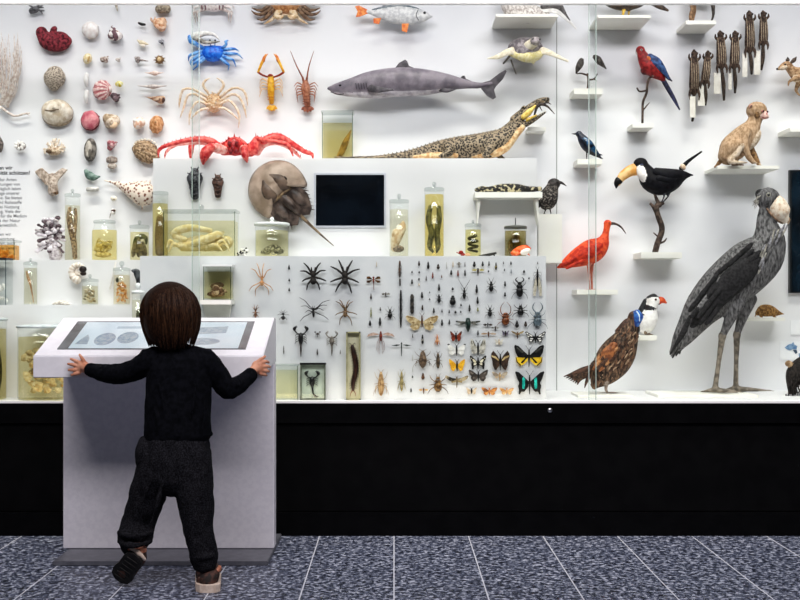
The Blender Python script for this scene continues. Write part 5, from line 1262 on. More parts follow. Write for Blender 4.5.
g = G(); g.tube([(681, 169, 0), (688, 161.4, 0), (701.6, 151.6, 0)], [2.6, 1.8, .9], k, sub=3, fl=.5); g.ell((682.8, 167, -1), (2.6, 3.4, 2), m2('#c9a888', '#ecd8c2', 200), rot=-35); t.part('tail', g)
eye(t, 640.4, 166, -6, 1.1, ring=mat('#2c3f6e'))
# -- scarlet ibis
z = shelf(577, 618, 289.6, 5, .15, 'white shelf under the scarlet ibis')
Yb = YB - .09; q = fy(z, Yb)
t = Thing('scarlet_ibis', 'scarlet ibis with a long curved beak standing on its shelf', 'ibis', Yb, (590, q), BG, z=z)
k = m2('#c22a14', '#ee5a2c', 120, rough=.6); kd = m2('#a81c10', '#d63a1c', 120, rough=.6); kg = mat('#b0503c', '#c97a62', 160)
g = G(); g.tube([(607.4, 224, 0), (606.4, 230, 0), (605, 236, 0), (602.6, 242, 0), (597.4, 247.6, 0), (589, 252.6, 0), (577, 258, 0), (566, 263.4, 0), (557.6, 267.6, 0)], [3.6, 3.2, 4, 7.4, 11, 12.2, 9.4, 5.2, 1.2], k, seg=18, sub=3, fl=.8); g.ell((607.6, 223.4, 0), (4, 3.8, 3.4), k)
for x, d_ in ((588.6, -3), (592.4, 4)): g.tube([(x, 262, d_), (x - .2, 274, d_), (x + .4, q - .6, d_)], [2.8, 1.25, 1.1], kg, sub=2, seg=8); toes(g, x + .4, q, kg, 5, .5)
t.part('body', g, remesh=.55)
g = G(); g.tube([(610.4, 223.4, 0), (615.4, 223.8, 0), (621, 227, 0), (625.8, 233.4, 0)], [1.7, 1.2, 1, .4], mat('#3a2f2c', '#6d5a52', 120), sub=3); t.part('beak', g, label='dark curved beak')
g = G(); g.tube([(600, 246, -7), (590, 251, -9), (576, 259, -7), (561, 266.6, -2)], [3.4, 6, 4.4, .8], kd, sub=4, fl=.35); feathers(g, [(598, 250), (566, 265)], 6, 9, 1.6, kd, rows=2, d0=-9.4, spread=5); t.part('wing', g)
eye(t, 608.6, 222.8, -3.3, .6)
# -- puffin
z = shelf(640, 657, 335.6, 5, .15, 'white shelf under the puffin behind the brown pheasant')
Yb = YB - .09; q = fy(z, Yb)
t = Thing('puffin', 'black and white puffin with an orange-red beak above the pheasant', 'puffin', Yb, (648, q), BG, z=z)
k = mat('#141416', '#2b2b2e', 150); kw = m2('#ece9e5', '#fbf9f6', 120); ko = m2('#c8361c', '#ea6a3a', 150, rough=.4)
g = G(); g.tube([(652.4, 303, 0), (651, 310, 0), (649, 318, 0), (646, 327, 0), (643, 332, 0)], [5.6, 6.4, 9, 7.8, 3], kw, seg=16, sub=3); g.ell((653.4, 301, 0), (6.6, 5.8, 5.4), kw); g.tube([(648, 297.6, 1), (654, 295.6, 1), (657.6, 297.4, 1)], [1.6, 2.4, 1.2], k, sub=2, fl=2.4); g.tube([(651, 307.4, 0), (650.4, 311, 0)], [6.4, 6.6], k, seg=14); g.tube([(646.6, 300, 3), (644, 309, 4), (641, 320, 4), (638.4, 331, 2)], [2.6, 4.4, 6, 2], k, sub=3, seg=12)
kf = mat('#6b5a4a', '#8d7a66', 150); 
for x, d_ in ((644.6, -3), (648, 2)): g.tube([(x, 331, d_), (x + .6, q - .8, d_)], [1.6, 1.2], kf); toes(g, x + .6, q, kf, 6, .8, dirs=(-25, 0, 25))
t.part('body', g, remesh=.7)
g = G(); g.tube([(658.6, 300.6, 0), (662.4, 300.4, 0), (666.4, 303, 0)], [4, 3.2, .8], ko, seg=12, sub=3, fl=.5); bk = t.part('beak', g, label='orange-red beak')
g = G(); g.tube([(658.4, 297, 0), (658.8, 304.4, 0)], [1, 1], mat('#3a4654'), fl=1.8); t.part('beak_base', g, parent=bk)
eye(t, 654.6, 299.6, -5.2, .8, ring=mat('#6d4a40'))
# -- tragopan pheasant
YP = 4.80; zp = ZC + .010
o = box_obj('base_plate', wx(578, YP - .09), wx(630, YP - .02), YP - .10, YP + .10, ZC + .0005, zp, SHELFW, bevel=.001); tag(o, 'flat white base plate under the brown pheasant', 'plate', 'white base plates on the case floor')
q = fy(zp, YP)
t = Thing('pheasant', 'brown speckled pheasant with a bright blue face standing on the case floor', 'pheasant', YP, (610, q), BG, z=zp)
k = mat('#1d130e', '#7d5f49', 190, rough=.75, lo=.42, hi=.66, stretch=(1.5, 1, .45), bump=.4); kr = m2('#6d3a20', '#a8683c', 150); kd = m2('#2b1c15', '#57392a', 200); kb = m2('#1d3f8f', '#3d74c2', 160, rough=.4)
g = G(); g.tube([(634, 320, 0), (631, 328, 0), (626.6, 338, 0), (620, 350, 0), (612, 362, 0), (604, 373, 0), (597, 382, 0), (593.6, 388, 0)], [6.4, 8.4, 12.4, 17.2, 18, 14.2, 8, 2.4], k, seg=20, sub=3, fl=.85); g.ell((634.4, 317.6, 0), (6.8, 7.2, 6), kd)
g.tube([(628, 322, 0), (622, 326.6, 0), (615, 331, 0)], [4.4, 3.4, .8], kd, sub=2)
kl = mat('#6d5f55', '#9a8b80', 160)
for x, d_, dx in ((604.6, -6, 4), (607, 5, 3)): g.tube([(x + 1, 380, d_), (x, q - 4, d_), (x + 2, q - .8, d_)], [3, 1.4, 1.1], kl, sub=2); toes(g, x + 3, q, kl, 10, .9, dirs=(-22, 0, 22, 180))
t.part('body', g, remesh=.9)
g = G(); g.tube([(636, 312, -3), (637, 318, -5), (635.6, 325.4, -4.6)], [3.6, 4.6, 2.6], kb, sub=3, seg=12); g.tube([(640, 313, -1), (641.4, 317, -1.6), (639, 322.4, -2.4)], [1.2, 1.8, 1], kb, sub=2); g.tube([(635, 311, -6.4), (637, 314.6, -8.6), (637.6, 321, -9.2)], [.6, .7, .5], m2('#bcd3e4', '#dfeaf2', 160), sub=3); t.part('face', g, label='bright blue bare face')
g = G(); g.tube([(639.6, 313.6, 0), (644.4, 315, 0)], [1.8, .4], mat('#2c2622')); t.part('beak', g)
g = G(); g.tube([(612, 344, -14), (606, 352, -15.4), (599, 361, -12.6), (592, 369, -8)], [3.4, 6.4, 5.6, 1.4], kr, sub=3, fl=.3); feathers(g, [(614, 345), (596, 364)], 6, 9, 1.8, [kr, kd, m2('#8d5a36', '#c08a5c', 200)], rows=4, d0=-16.4, spread=3.2, rnd=random.Random(3)); t.part('wing', g, label='rusty brown wing')
g = G()
for i in range(7): g.tube([(598, 366 + i * .9, -3 + i), (582, 370 + i * 1.2, -3 + i), (563.5 + i * 2.4, 376.4 + i * 1.4, -3 + i)], [3, 3, .5], [kd, k][i % 2], sub=3, fl=.3)
g.tube([(590, 374, 0), (586.4, 382, 0), (584.6, 388, 0)], [2.4, 1.6, .4], kd, sub=2, fl=.4); g.tube([(595, 378, -4), (592, 385, -4), (594, 389, -4)], [3, 2.4, .5], k, sub=2, fl=.4); t.part('tail', g)
g = G(); r = random.Random(15)
for i in range(120):
    u = r.random(); cx_, cy_, w_ = (632 - 34 * u, 330 + 52 * u, 7.5 + 10.5 * sin(pi * min(1, u * 1.05)))
    v = r.uniform(-.8, .8); nx_, ny_ = .84, .54
    g.ell((cx_ + nx_ * w_ * v, cy_ + ny_ * w_ * v, -w_ * .9 * math.sqrt(1 - v * v) - .4), (3.4, .8, .5), r.choice((m2('#8d7058', '#b0957a', 200), kd, kd, m2('#4a3122', '#7a553c', 200))), rot=122 + r.uniform(-12, 12), seg=6, rings=5)
t.part('breast_feathers', g)
# -- shoebill
YSB = 4.82; zs = ZC + .012
o = box_obj('base_plate', wx(657, YSB - .1), wx(757, YSB - .1), YSB - .12, YSB + .12, ZC + .0005, zs, SHELFW, bevel=.001); tag(o, 'long flat white base plate under the big grey shoebill', 'plate', 'white base plates on the case floor')
q = fy(zs, YSB); dq = q - 389.5
t = Thing('shoebill', 'tall grey shoebill stork with a massive pale beak on the case floor', 'stork', YSB, (726, q), BG, z=zs)
k = mat('#2f2e2f', '#7b797a', 85, rough=.8, stretch=(1.5, 1, .5), lo=.36, hi=.68, bump=.35); kd = mat('#131213', '#2a282a', 90, rough=.8); kl2 = mat('#77736c', '#a8a39a', 60, rough=.8); kleg = mat('#4c463e', '#857b6e', 110, rough=.6, bump=.4); kbk = mat('#c9a88a', '#efe2d0', 70, rough=.45, lo=.3, hi=.55)
def S(x, y, d=0): return (x, y + dq, d)
g = G(); g.tube([S(766, 206), S(765.6, 216), S(767.4, 226), S(768, 238), S(761, 252), S(748, 264), S(734, 276), S(718, 290), S(703, 305), S(691, 322), S(680, 338), S(671, 350)], [7, 9, 12.4, 18, 23.6, 25.8, 25.4, 23, 18.6, 13.4, 8.6, 2.4], k, seg=24, sub=3, fl=.8)
g.ell(S(768, 195.6), (12, 11.6, 10), k); g.ell(S(760, 190, 2), (4, 5, 5), kd, rot=30)
for (a, b, c, e, dd) in ((S(735, 298, -8), S(727, 316, -9), S(719.6, 333, -9), S(712.4, 385, -9), -9), (S(752, 294, 8), S(745, 314, 9), S(739.6, 332, 9), S(738.4, 385, 9), 9)):
    g.tube([a, b, c], [8.4, 5.6, 3.2], k, sub=3, seg=12); g.tube([c, ((c[0] * .93 + e[0] * .07), c[1] + 4, dd), ((c[0] + e[0]) / 2, (c[1] + e[1]) / 2, dd), e], [3.7, 3.4, 2.5, 2.9], kleg, sub=3, seg=10); g.ell(c, (4.1, 5.2, 4), kleg)
    x0, y0 = e[0], S(0, 389)[1]
    for tx, td in ((-14, 2), (20, -10), (28 if dd < 0 else 38, -2), (18, 9)): g.tube([(x0, y0 - 3, dd), (x0 + tx * .4, y0 - 2.2, dd + td * .4), (x0 + tx, y0 - .8, dd + td)], [2.9, 2.2, .8], kleg, sub=3)
t.part('body', g, remesh=1.2, smooth=3)
g = G(); g.tube([S(771, 194, 0), S(776, 202, -1), S(780, 211, -1), S(784, 217.6, -1)], [7, 10, 10.4, 5], kbk, seg=18, sub=4, fl=1.0); bk = t.part('beak', g, label='massive pale blotched beak')
g = G(); g.tube([S(785, 213, -1), S(788.4, 217, -1), S(787, 222.4, -1)], [2.4, 1.7, .4], m2('#a5886c', '#cbb396', 120), sub=3); t.part('hook', g, parent=bk)
g = G(); g.tube([S(765, 206, -6), S(771, 215, -9), S(780, 220.4, -7)], [1, 1, .6], m2('#6d5444', '#947660', 120), sub=3, seg=6); t.part('beak_seam', g, parent=bk)
eye(t, *S(765.4, 192.6, -9.6), 1.6, ring=mat('#8a867c', '#a5a196', 120))
g = G(); r = random.Random(22)
g.tube([S(752, 254, -19), S(738, 268, -21.5), S(718, 287, -19.5), S(700, 307, -15), S(688, 326, -9)], [6, 12, 12, 9, 2], kd, sub=3, fl=.22)
feathers(g, [S(752, 250), S(722, 276), S(694, 312)], 11, 12, 2.6, [kd, kd, kd, mat('#4d4b4c', '#848283', 90, rough=.75)], rows=5, d0=-22, spread=5.2, rnd=r); t.part('wing', g, label='dark feathered wing')
g = G()
for i in range(9): g.tube([S(700 - i * .6, 300 + i * 3.6, -10 + i * 2), S(688 - i * .8, 318 + i * 3.2, -9 + i * 2), S(668.6 + i * 1.6, 351 + (i % 3) * 2.4 - i * .6, -6 + i * 1.6)], [4, 4.4, .8], [kd, k, mat('#111112', '#2c2b2c', 90)][i % 3], sub=3, fl=.3)
t.part('tail', g, label='blackish tail feathers')
g = G()
for i in range(70):
    u = r.random(); x = 771 - 40 * u + r.uniform(-4, 12) * (1 - u); y = 226 + 72 * u; 
    g.ell(S(x, y, -13.5 - 6.5 * sin(pi * min(1, u * 1.1)) + r.uniform(-.5, .5)), (6, 1.1, .7), r.choice((k, kl2, mat('#5a585a', '#96949a', 90))), rot=112 + r.uniform(-10, 14), seg=6, rings=5)
t.part('breast_feathers', g)
g = G()
for i in range(8): g.tube([S(757 + r.uniform(-2, 3), 193 + i * .6, -3 + r.uniform(-3, 3)), S(752.6 + r.uniform(-1.5, 1.5), 199 + i * 1.0, -2)], [.9, .2], kl2, seg=5)
t.part('crest', g)
# -- macaque
z = shelf(717.5, 779.5, 165.6, 3.4, .205, 'wide white shelf under the sitting monkey')
Yb = YB - .165; q = fy(z, Yb); dq2 = q - 165.2
t = Thing('macaque', 'light brown young macaque monkey sitting on the wide shelf', 'monkey', Yb, (735, q), None, z=z)
k = mat('#957859', '#bd9f80', 220, rough=.85, bump=.5, stretch=(1, 1, .5)); kl = mat('#b09a80', '#dccab4', 200, rough=.85, bump=.4); kdk = mat('#5d4228', '#93704a', 220, rough=.85, bump=.5); kf = mat('#d6aa9c', '#e8c9bd', 120, rough=.5)
def Q(x, y, d=0): return (x, y + dq2, d)
g = G(); g.tube([Q(757, 112), Q(754, 121), Q(749.6, 129), Q(741.4, 138), Q(732, 148), Q(725.6, 157)], [7.4, 7.2, 10.4, 12.6, 13.2, 9], k, seg=20, sub=3, fl=.85); g.ell(Q(756.6, 109.2), (10.4, 9.4, 8.6), k); g.ell(Q(761.6, 113.8, -3), (5, 4.8, 4.8), kf); g.ell(Q(763.4, 115.6, -4.6), (4.2, 3, 3.6), kf, rot=10); g.ell(Q(755, 114, -6), (2.6, 4, 2.6), kdk)
g.ell(Q(752.6, 138, -2), (6, 12, 6), kl, rot=32)
g.tube([Q(744, 130, -7), Q(740.6, 139, -11), Q(741.6, 148, -12), Q(745, 157, -12), Q(749.4, 162.4, -13)], [5.6, 4.6, 3.8, 3, 2.4], k, sub=3, seg=12); g.tube([Q(751, 131, 6), Q(751, 145, 4), Q(755, 154, 2), Q(758.6, 162.4, 0)], [5, 4.2, 3.2, 2.2], kdk, sub=3, seg=12)
g.tube([Q(724, 156, -6), Q(729, 147, -11), Q(735.6, 143.4, -13)], [8, 7.4, 5], k, sub=3, seg=14); g.tube([Q(736, 145.4, -13), Q(732, 154, -14), Q(725, 161.4, -15)], [4.6, 3.6, 2.6], kl, sub=3, seg=12); g.tube([Q(725, 162.4, -15), Q(731, 163, -16), Q(739, 163.2, -17)], [2.4, 2.1, 1.4], kl, sub=2); g.tube([Q(726, 156, 8), Q(737, 147, 10), Q(738, 156, 9), Q(736, 162.6, 8), Q(745, 163.2, 6)], [7, 5.4, 3.8, 2.4, 1.4], kdk, sub=3, seg=12)
for i in range(4): g.tube([Q(749, 162.4, -14.4 + i * 1.6), Q(753.4 - abs(i - 1.5) * .6, 163.4, -15.4 + i * 2)], [.9, .6], kl, seg=6); g.tube([Q(758, 162.2, -1.6 + i * 1.3), Q(762 - abs(i - 1.5) * .6, 163.6, -2 + i * 1.5)], [.8, .5], kl, seg=6); g.tube([Q(738, 163, -18.4 + i * 1.3), Q(742.4 - i * .4, 163.6, -19 + i * 1.5)], [.8, .5], kl, seg=6)
g.tube([Q(720, 160, 0), Q(716.6, 164, -2), Q(713.4, 166, -3)], [2.4, 1.8, 1], kdk, sub=2)
t.part('body', g, remesh=.75, smooth=3)
g = G(); g.ell(Q(749.6, 106, -4), (2.6, 3.2, 1.6), m2('#7d5a48', '#b58a74', 200)); g.ell(Q(749.8, 106.4, -5.2), (1.5, 2, .8), mat('#5a3c30')); t.part('ear', g)
for x, d_ in ((760.4, -7.6), (765.4, -4.6)):
    g = G(); g.ell(Q(x, 111, d_), (1.7, 1.2, 1), mat('#8d5048', '#b0706a', 200)); g.ell(Q(x + .3, 111, d_ - .7), (.9, .9, .6), mat('#120d0a', rough=.08)); t.part('eye', g)
g = G(); g.ell(Q(764.4, 113.6, -7), (1.1, 1.6, 1), mat('#c98a84')); g.tube([Q(760, 117, -7), Q(763, 117.8, -7.6), Q(765.6, 116.8, -6.4)], .4, mat('#7d3f3a'), seg=5, sub=2); t.part('nose_and_mouth', g)
# -- shelf with brown mammal legs, top right
z = shelf(686, 716, 20.4, 4, .17, 'white shelf at the top carrying brown animal legs, left of the squirrel skins')
Yb = YB - .08; q = fy(z, Yb)
t = Thing('brown_mammal', 'brown animal cut off by the top rail on the shelf left of the squirrel skins', 'mammal', Yb, (694, q), None, z=z)
k = m2('#6d4f38', '#a88562', 250, bump=.5)
g = G(); g.tube([(690, q - 30, 0), (700, q - 34, 0), (712, q - 30, 0)], [6, 9, 6], k, seg=14, sub=3); g.tube([(691, q - 26, -3), (692, q - 16, -3), (689.6, q - 9, -3), (690.4, q - 1.4, -3)], [4, 2.6, 1.8, 1.6], k, sub=3); g.tube([(691.6, q - 1.4, -3), (688, q - 1.2, -4)], [1.4, .9], k); g.tube([(694, q - 26, 4), (695, q - 14, 4), (692.6, q - 1.4, 4)], [3.6, 2.2, 1.4], k, sub=2); g.tube([(712, q - 30, 0), (713.4, q - 12, 0), (711, q - 3, 0)], [3, 1.6, 1], mat('#2a2522', '#544a42', 200), sub=3); t.part('body', g, remesh=.8)
# -- six striped squirrel skins
QG = 'striped squirrel skins with tags'
k = mat('#241a15', '#57453a', 260, rough=.85, bump=.5); ks = mat('#8d7a66', '#bba992', 300, rough=.85)
tagm = mat('#dedacf', '#ebe8df', 30, rough=.7); tagink = mat('#8f8d88')
SQ = [  # x top, y top, x rump, y rump, half width, tail end (x, y), tag box, label
    (694, 50, 694, 94, 5.2, (692.4, 121), (689, 97, 694.6, 118), 'striped squirrel skin at the far left of the six, its tag covering the tail'),
    (708, 51, 704.4, 84, 4.4, (705.4, 105), (697.4, 86, 704.6, 106), 'striped squirrel skin second from the left with a tag beside its tail'),
    (720, 31, 721.4, 68, 5.2, (724, 100), (713.6, 73, 720.4, 94), 'striped squirrel skin third from the left with its tag left of a straight thin tail'),
    (735, 31, 734, 68, 5, (735, 92.6), (728, 73, 731.4, 90), 'striped squirrel skin fourth from the left with a bushy short tail'),
    (749, 11, 749.6, 52, 5.2, (751.6, 74), (742, 54, 747, 77), 'striped squirrel skin fifth from the left, highest of the six'),
    (763, 11, 763, 45, 4.6, (761.4, 69.6), (753.6, 51, 760, 75), 'striped squirrel skin at the far right of the six with splayed feet')]
for (xt, yt, xr, yr, wd, te, tg, lab) in SQ:
    Y = 5.04
    t = Thing('squirrel_skin', lab, 'squirrel', Y, (xr, yr), QG)
    h = yr - yt
    def at_(u, v=0): return (xt + (xr - xt) * u + v, yt + h * u)
    g = G(); g.tube([at_(0) + (0,), at_(.07) + (-1,), at_(.17) + (-1,), at_(.26) + (-1,), at_(.55) + (-2,), at_(.85) + (-1,), at_(1.0) + (0,)], [1.2, wd * .6, wd * .62, wd * .8, wd * .95, wd, wd * .5], k, seg=14, sub=3, fl=.6)
    for sg in (-1, 1):
        g.tube([at_(.24, sg * wd * .6) + (-1,), at_(.18, sg * wd * 1.05) + (-2,), at_(.1, sg * wd * 1.0) + (-2,)], [1.5, 1.2, .6], k, seg=7, sub=2); g.tube([at_(.9, sg * wd * .6) + (-1,), at_(1.02, sg * wd * .95) + (-2,), at_(1.14, sg * wd * .85) + (-2,)], [1.7, 1.3, .6], k, seg=7, sub=2); g.ell(at_(.09, sg * wd * .5) + (-2.4,), (1.0, 1.3, .8), k)
    t.part('body', g)
    g = G()
    for v in (-.62, -.22, .2, .6): g.tube([at_(.2, v * wd) + (-wd * .46,), at_(.55, v * wd) + (-wd * .58 * math.sqrt(1 - v * v) - 2.2,), at_(.9, v * wd * .9) + (-wd * .5 * math.sqrt(1 - v * v) - 1.4,)], [.25, .42, .25], ks, seg=6, sub=3)
    t.part('stripes', g, label='pale stripes along its back')
    g = G(); g.tube([at_(.98) + (0,), ((at_(1)[0] + te[0]) / 2 + .6, (yr + te[1]) / 2, -.5), (te[0], te[1], 0)], [1.6, 2.1, 1.2], mat('#1d1713', '#4b3d33', 260, rough=.9), sub=3); t.part('tail', g)
    g = G(); g.plate([(tg[0], tg[1]), (tg[2], tg[1]), (tg[2], tg[3]), (tg[0], tg[3])], -3.4 if tg is SQ[0][6] else -1.2, -3.1 if tg is SQ[0][6] else -.9, tagm); tp = t.part('tag', g, label='cream paper tag')
# -- small deer right edge
z = shelf(790, 830, 127.4, 4.4, .16, 'white shelf cut by the right edge beside the monkey')
t = Thing('mouse_deer', 'small brown hoofed animal leaping in from the right edge', 'mammal', 5.02, (795, 78), None)
k = mat('#8d6a4a', '#c9a680', 200, rough=.8, bump=.4); kl = mat('#c9b296', '#e9d9c2', 200, rough=.8); kd = mat('#2a211c', '#5c4a3e', 200)
g = G(); g.tube([(777.6, 69.6, -2), (782.4, 66.4, -2), (787, 65.6, -1), (791, 69.6, 0), (797, 74, 0), (806, 76, 1), (820, 77, 2), (832, 80, 2)], [1.6, 3.2, 4.4, 4.6, 7.4, 10, 10.6, 7], k, seg=16, sub=3, fl=.8); g.ell((782.5, 68.6, -3), (4, 2.2, 2.6), kl, rot=-20); g.ell((795, 79, -3), (4, 4, 4), kl)
g.tube([(796, 79, -5), (790, 81, -7), (786.4, 83.4, -7), (786, 87, -7)], [3, 1.9, 1.3, 1.0], k, sub=3); g.tube([(800, 82, 3), (797, 90, 3), (801, 95, 3)], [3, 1.6, 1], k, sub=2); g.tube([(826, 84, 0), (832, 93, 0), (826, 103, 0)], [5, 2.4, 1.2], k, sub=2); t.part('body', g, remesh=.8)
for (a, b, d_) in (((789.6, 63.6), (795.4, 57.6), -3), ((787, 62), (788, 57), 1)):
    g = G(); g.tube([(a[0], a[1], d_), ((a[0] + b[0]) / 2 + .6, (a[1] + b[1]) / 2, d_), (b[0], b[1], d_)], [1.2, 2.1, .5], kd, sub=3, fl=.4); t.part('ear', g)
eye(t, 783.6, 65.4, -4.6, .9)
g = G(); g.ell((776.6, 69.4, -2), (1.3, 1.2, 1.2), mat('#171210', rough=.3)); t.part('nose', g)
# -- hedgehog-like shrew
z = shelf(750, 785, 317.6, 3.4, .14, 'small white shelf under the brown shrew beside the shoebill legs')
Yb = YB - .08; q = fy(z, Yb)
t = Thing('elephant_shrew', 'small rust-brown shrew on the little shelf right of the shoebill', 'mammal', Yb, (767, q), None, z=z)
k = mat('#6d4a26', '#b0854c', 320, rough=.85, bump=.8)
g = G(); g.tube([(757, q - 4, 0), (762, q - 6.6, 0), (769, q - 6.8, 0), (775.6, q - 5, 0), (780, q - 4, 0), (784, q - 3.4, 0)], [2.6, 5.8, 6, 4, 1.8, .6], k, seg=14, sub=3, fl=.85)
for x, d_ in ((759.5, -3), (761, 3), (773, -3), (774, 3)): g.tube([(x, q - 3, d_), (x + .6, q - .7, d_), (x + 2.6, q - .5, d_)], [1.4, .9, .5], k, sub=2)
t.part('body', g, remesh=.6)
g = G(); g.ell((774.6, q - 8, -2.4), (1.3, 1.7, .8), mat('#a87a55')); t.part('ear', g)
eye(t, 778, q - 5.2, -2.6, .5)
g = G(); g.tube([(756, q - 3, 0), (754.6, q - .8, -1)], [.8, .3], k, seg=5); t.part('tail', g)
# -- black furry animal at the right edge with card
zk = ZC; Yb = 4.84; q = fy(zk, Yb)
t = Thing('skunk', 'black furry animal with its nose to the floor at the right edge', 'mammal', Yb, (800, q), None, z=zk)
k = mat('#0d0b0a', '#2b2522', 260, rough=.9, bump=.8); kb = mat('#7d6247', '#b39878', 200, rough=.9)
def U(x, y, d=0): return (x, y - 394 + q, d)
g = G(); g.tube([U(788.6, 391.5, -4), U(791, 385, -2), U(795, 374, 0), U(803, 367, 2), U(818, 364, 4), U(834, 367, 5)], [2, 5, 9.4, 11, 14, 12], k, seg=16, sub=3); g.ell(U(788, 362.4, -2), (4, 3.4, 3), kb)
for x, d_ in ((801, -6), (806, 8), (828, -4), (832, 10)): g.tube([U(x, 372, d_), U(x, 392.8, d_)], [4, 2], k)
t.part('body', g, remesh=1)
g = G(); r = random.Random(33)
for i in range(150):
    u = r.random(); x, y = 787 + 22 * u + r.uniform(-4, 5), 388 - 24 * u + r.uniform(-6, 7); g.tube([U(x, y, -7 + r.uniform(-3, 1)), U(x - 1.6, y + 4.6, -10 + r.uniform(-3, 1))], [.8, .1], k, seg=4)
t.part('fur', g)
g = G(); g.ell(U(787.6, 391.4, -5.6), (1.9, 1.5, 1.5), mat('#8d6a66', rough=.3)); t.part('nose', g)
# cards and right-hand screen
def card(lab, x0, y0, x1, y1, Y=YB):
    t = Thing('information_card', lab, 'card', Y - .003, ((x0 + x1) / 2, (y0 + y1) / 2), 'white cards on the right wall')
    g = G(); g.plate([(x0, y0), (x1, y0), (x1, y1), (x0, y1)], -.5, .5, mat('#f3f5f7', '#fafbfc', 10, rough=.4)); t.part('panel', g); return t
card('blank white card on the wall above the blue-patterned card', 790.5, 320, 830, 334.6)
t = card('white card with a small blue map at the right edge above the black furry animal', 780, 341.6, 830, 359.6)
kb = mat('#5a7fa8', '#87a8c8', 200)
g = G(); g.plate([(784.4, 347.4), (788, 344.6), (791.6, 343.6), (793, 341.8), (793.8, 344.4), (797, 346), (796, 349.6), (792.6, 349), (789.6, 350.4), (786, 349)], -1, -.55, kb); g.plate([(792.6, 349.6), (796.4, 350), (797, 352.6), (795.4, 354)], -1, -.55, mat('#3d4f63')); g.plate([(798.4, 353.4), (806, 352), (812, 356), (808, 359), (799, 358)], -1, -.55, kb); t.part('map', g, label='small blue map')
t = Thing('video_screen', 'tall dark blue-black screen at the right edge beside the shoebill', 'screen', YB - .02, (820, 230))
g = G(); g.plate([(789.6, 170), (850, 170), (850, 293), (789.6, 293)], -1, 4, mat('#101417', rough=.4)); t.part('frame', g)
g = G(); g.plate([(791.4, 171.6), (848, 171.6), (848, 291.6), (791.4, 291.6)], -1.4, -1.01, mat('#060c12', '#10202c', 8, rough=.12, spec=.5)); t.part('screen', g)
# ---------------------------------------------------------------- pinned insects, spiders, scorpions on the front tier face
YI = YF - .012
IG = 'pinned insects on the grey-white panel'
K = mat('#0b0b0c', '#1d1c1c', 250, rough=.35); KB = mat('#1a1310', '#3b2b22', 250, rough=.4); BR = mat('#3d2415', '#6e4526', 250, rough=.4)
TAN = mat('#8a6a40', '#c4a26a', 250, rough=.5); PALE = mat('#b8a184', '#dccab0', 250, rough=.55); GRN = mat('#5f6236', '#9a9a62', 250); GREY = mat('#39434a', '#6d7c86', 200, rough=.3)
CLR = mat('#a9a79f', '#d0cec6', 300, rough=.3); RED = mat('#5a1f16', '#8d3a26', 250)
PIN = mat('#8d9094', metal=.8, rough=.35)
def pin(g, x, y): g.tube([(x, y, 2.9), (x, y, -1)], .22, PIN, seg=4, cap=False)
def legs6(t, x, y, w, h, m, r=.3, spread=1.0):
    for sg in (-1, 1):
        for i, (oy, ay) in enumerate(((-.18, -.42), (0, .05), (.14, .5))):
            g = G(); g.tube([(x + sg * w * .35, y + oy * h, .3), (x + sg * w * (.8 + .1 * i) * spread, y + (oy + ay * .45) * h, -1), (x + sg * w * (1.0 + .12 * i) * spread, y + (oy + ay) * h, .8)], [r, r * .8, r * .4], m, seg=5, sub=2); t.part('leg', g)
def beetle(x, y, w, h, lab, m=K, name='beetle', legs=False, rot=0, ant=0, antm=None, cat='beetle', abd=None):
    """head, thorax and wing cases; legs and feelers where the photo shows them"""
    g = G(); wd = w / 2
    g.ell((x, y - h * .40, 0), (wd * .5, h * .12, wd * .45), m, seg=8, rings=5); g.ell((x, y - h * .2, 0), (wd * .78, h * .16, wd * .6), m, seg=8, rings=5); g.ell((x, y + h * .16, 0), (wd, h * .36, wd * .75), abd or m, seg=10, rings=7)
    g.tube([(x, y - h * .05, -wd * .72), (x, y + h * .48, -wd * .45)], .12, mat('#4a4642'), seg=4); pin(g, x, y)
    if not legs and not ant: return single(name, lab, cat, g, YI, (x, y), IG)
    t = Thing(name, lab, cat, YI, (x, y), IG); t.part('body', g)
    if legs: legs6(t, x, y, w, h, m, r=max(.22, w * .06))
    if ant:
        for sg in (-1, 1):
            g = G(); g.tube([(x + sg * wd * .3, y - h * .46, 0), (x + sg * ant * .45, y - h * .5 - ant * .55, -.6), (x + sg * ant * .75, y - h * .5 - ant * 1.1, 0)], [.28, .22, .14], antm or m, seg=5, sub=2); t.part('antenna', g)
    return t
def stick(x, y0, y1, w, lab, m=K, name='stick_insect', seg=3):
    g = G(); n = seg
    pts = [(x, y0 + (y1 - y0) * i / (n * 2), 0) for i in range(n * 2 + 1)]; g.tube(pts, [w * .35] + [w * (.5 if i % 2 else .42) for i in range(1, n * 2)] + [w * .25], m, seg=7); pin(g, x, (y0 + y1) / 2)
    if y1 - y0 < 12: return single(name, lab, 'insect', g, YI, (x, (y0 + y1) / 2), IG)
    t = Thing(name, lab, 'insect', YI, (x, (y0 + y1) / 2), IG); t.part('body', g)
    for sg in (-1, 1):
        for u in (.2, .38, .6):
            g = G(); yy = y0 + (y1 - y0) * u; g.tube([(x, yy, 0), (x + sg * 1.8, yy + 2, -.5), (x + sg * 1.2, yy + 6, .5)], [.2, .18, .1], m, seg=4); t.part('leg', g)
    return t
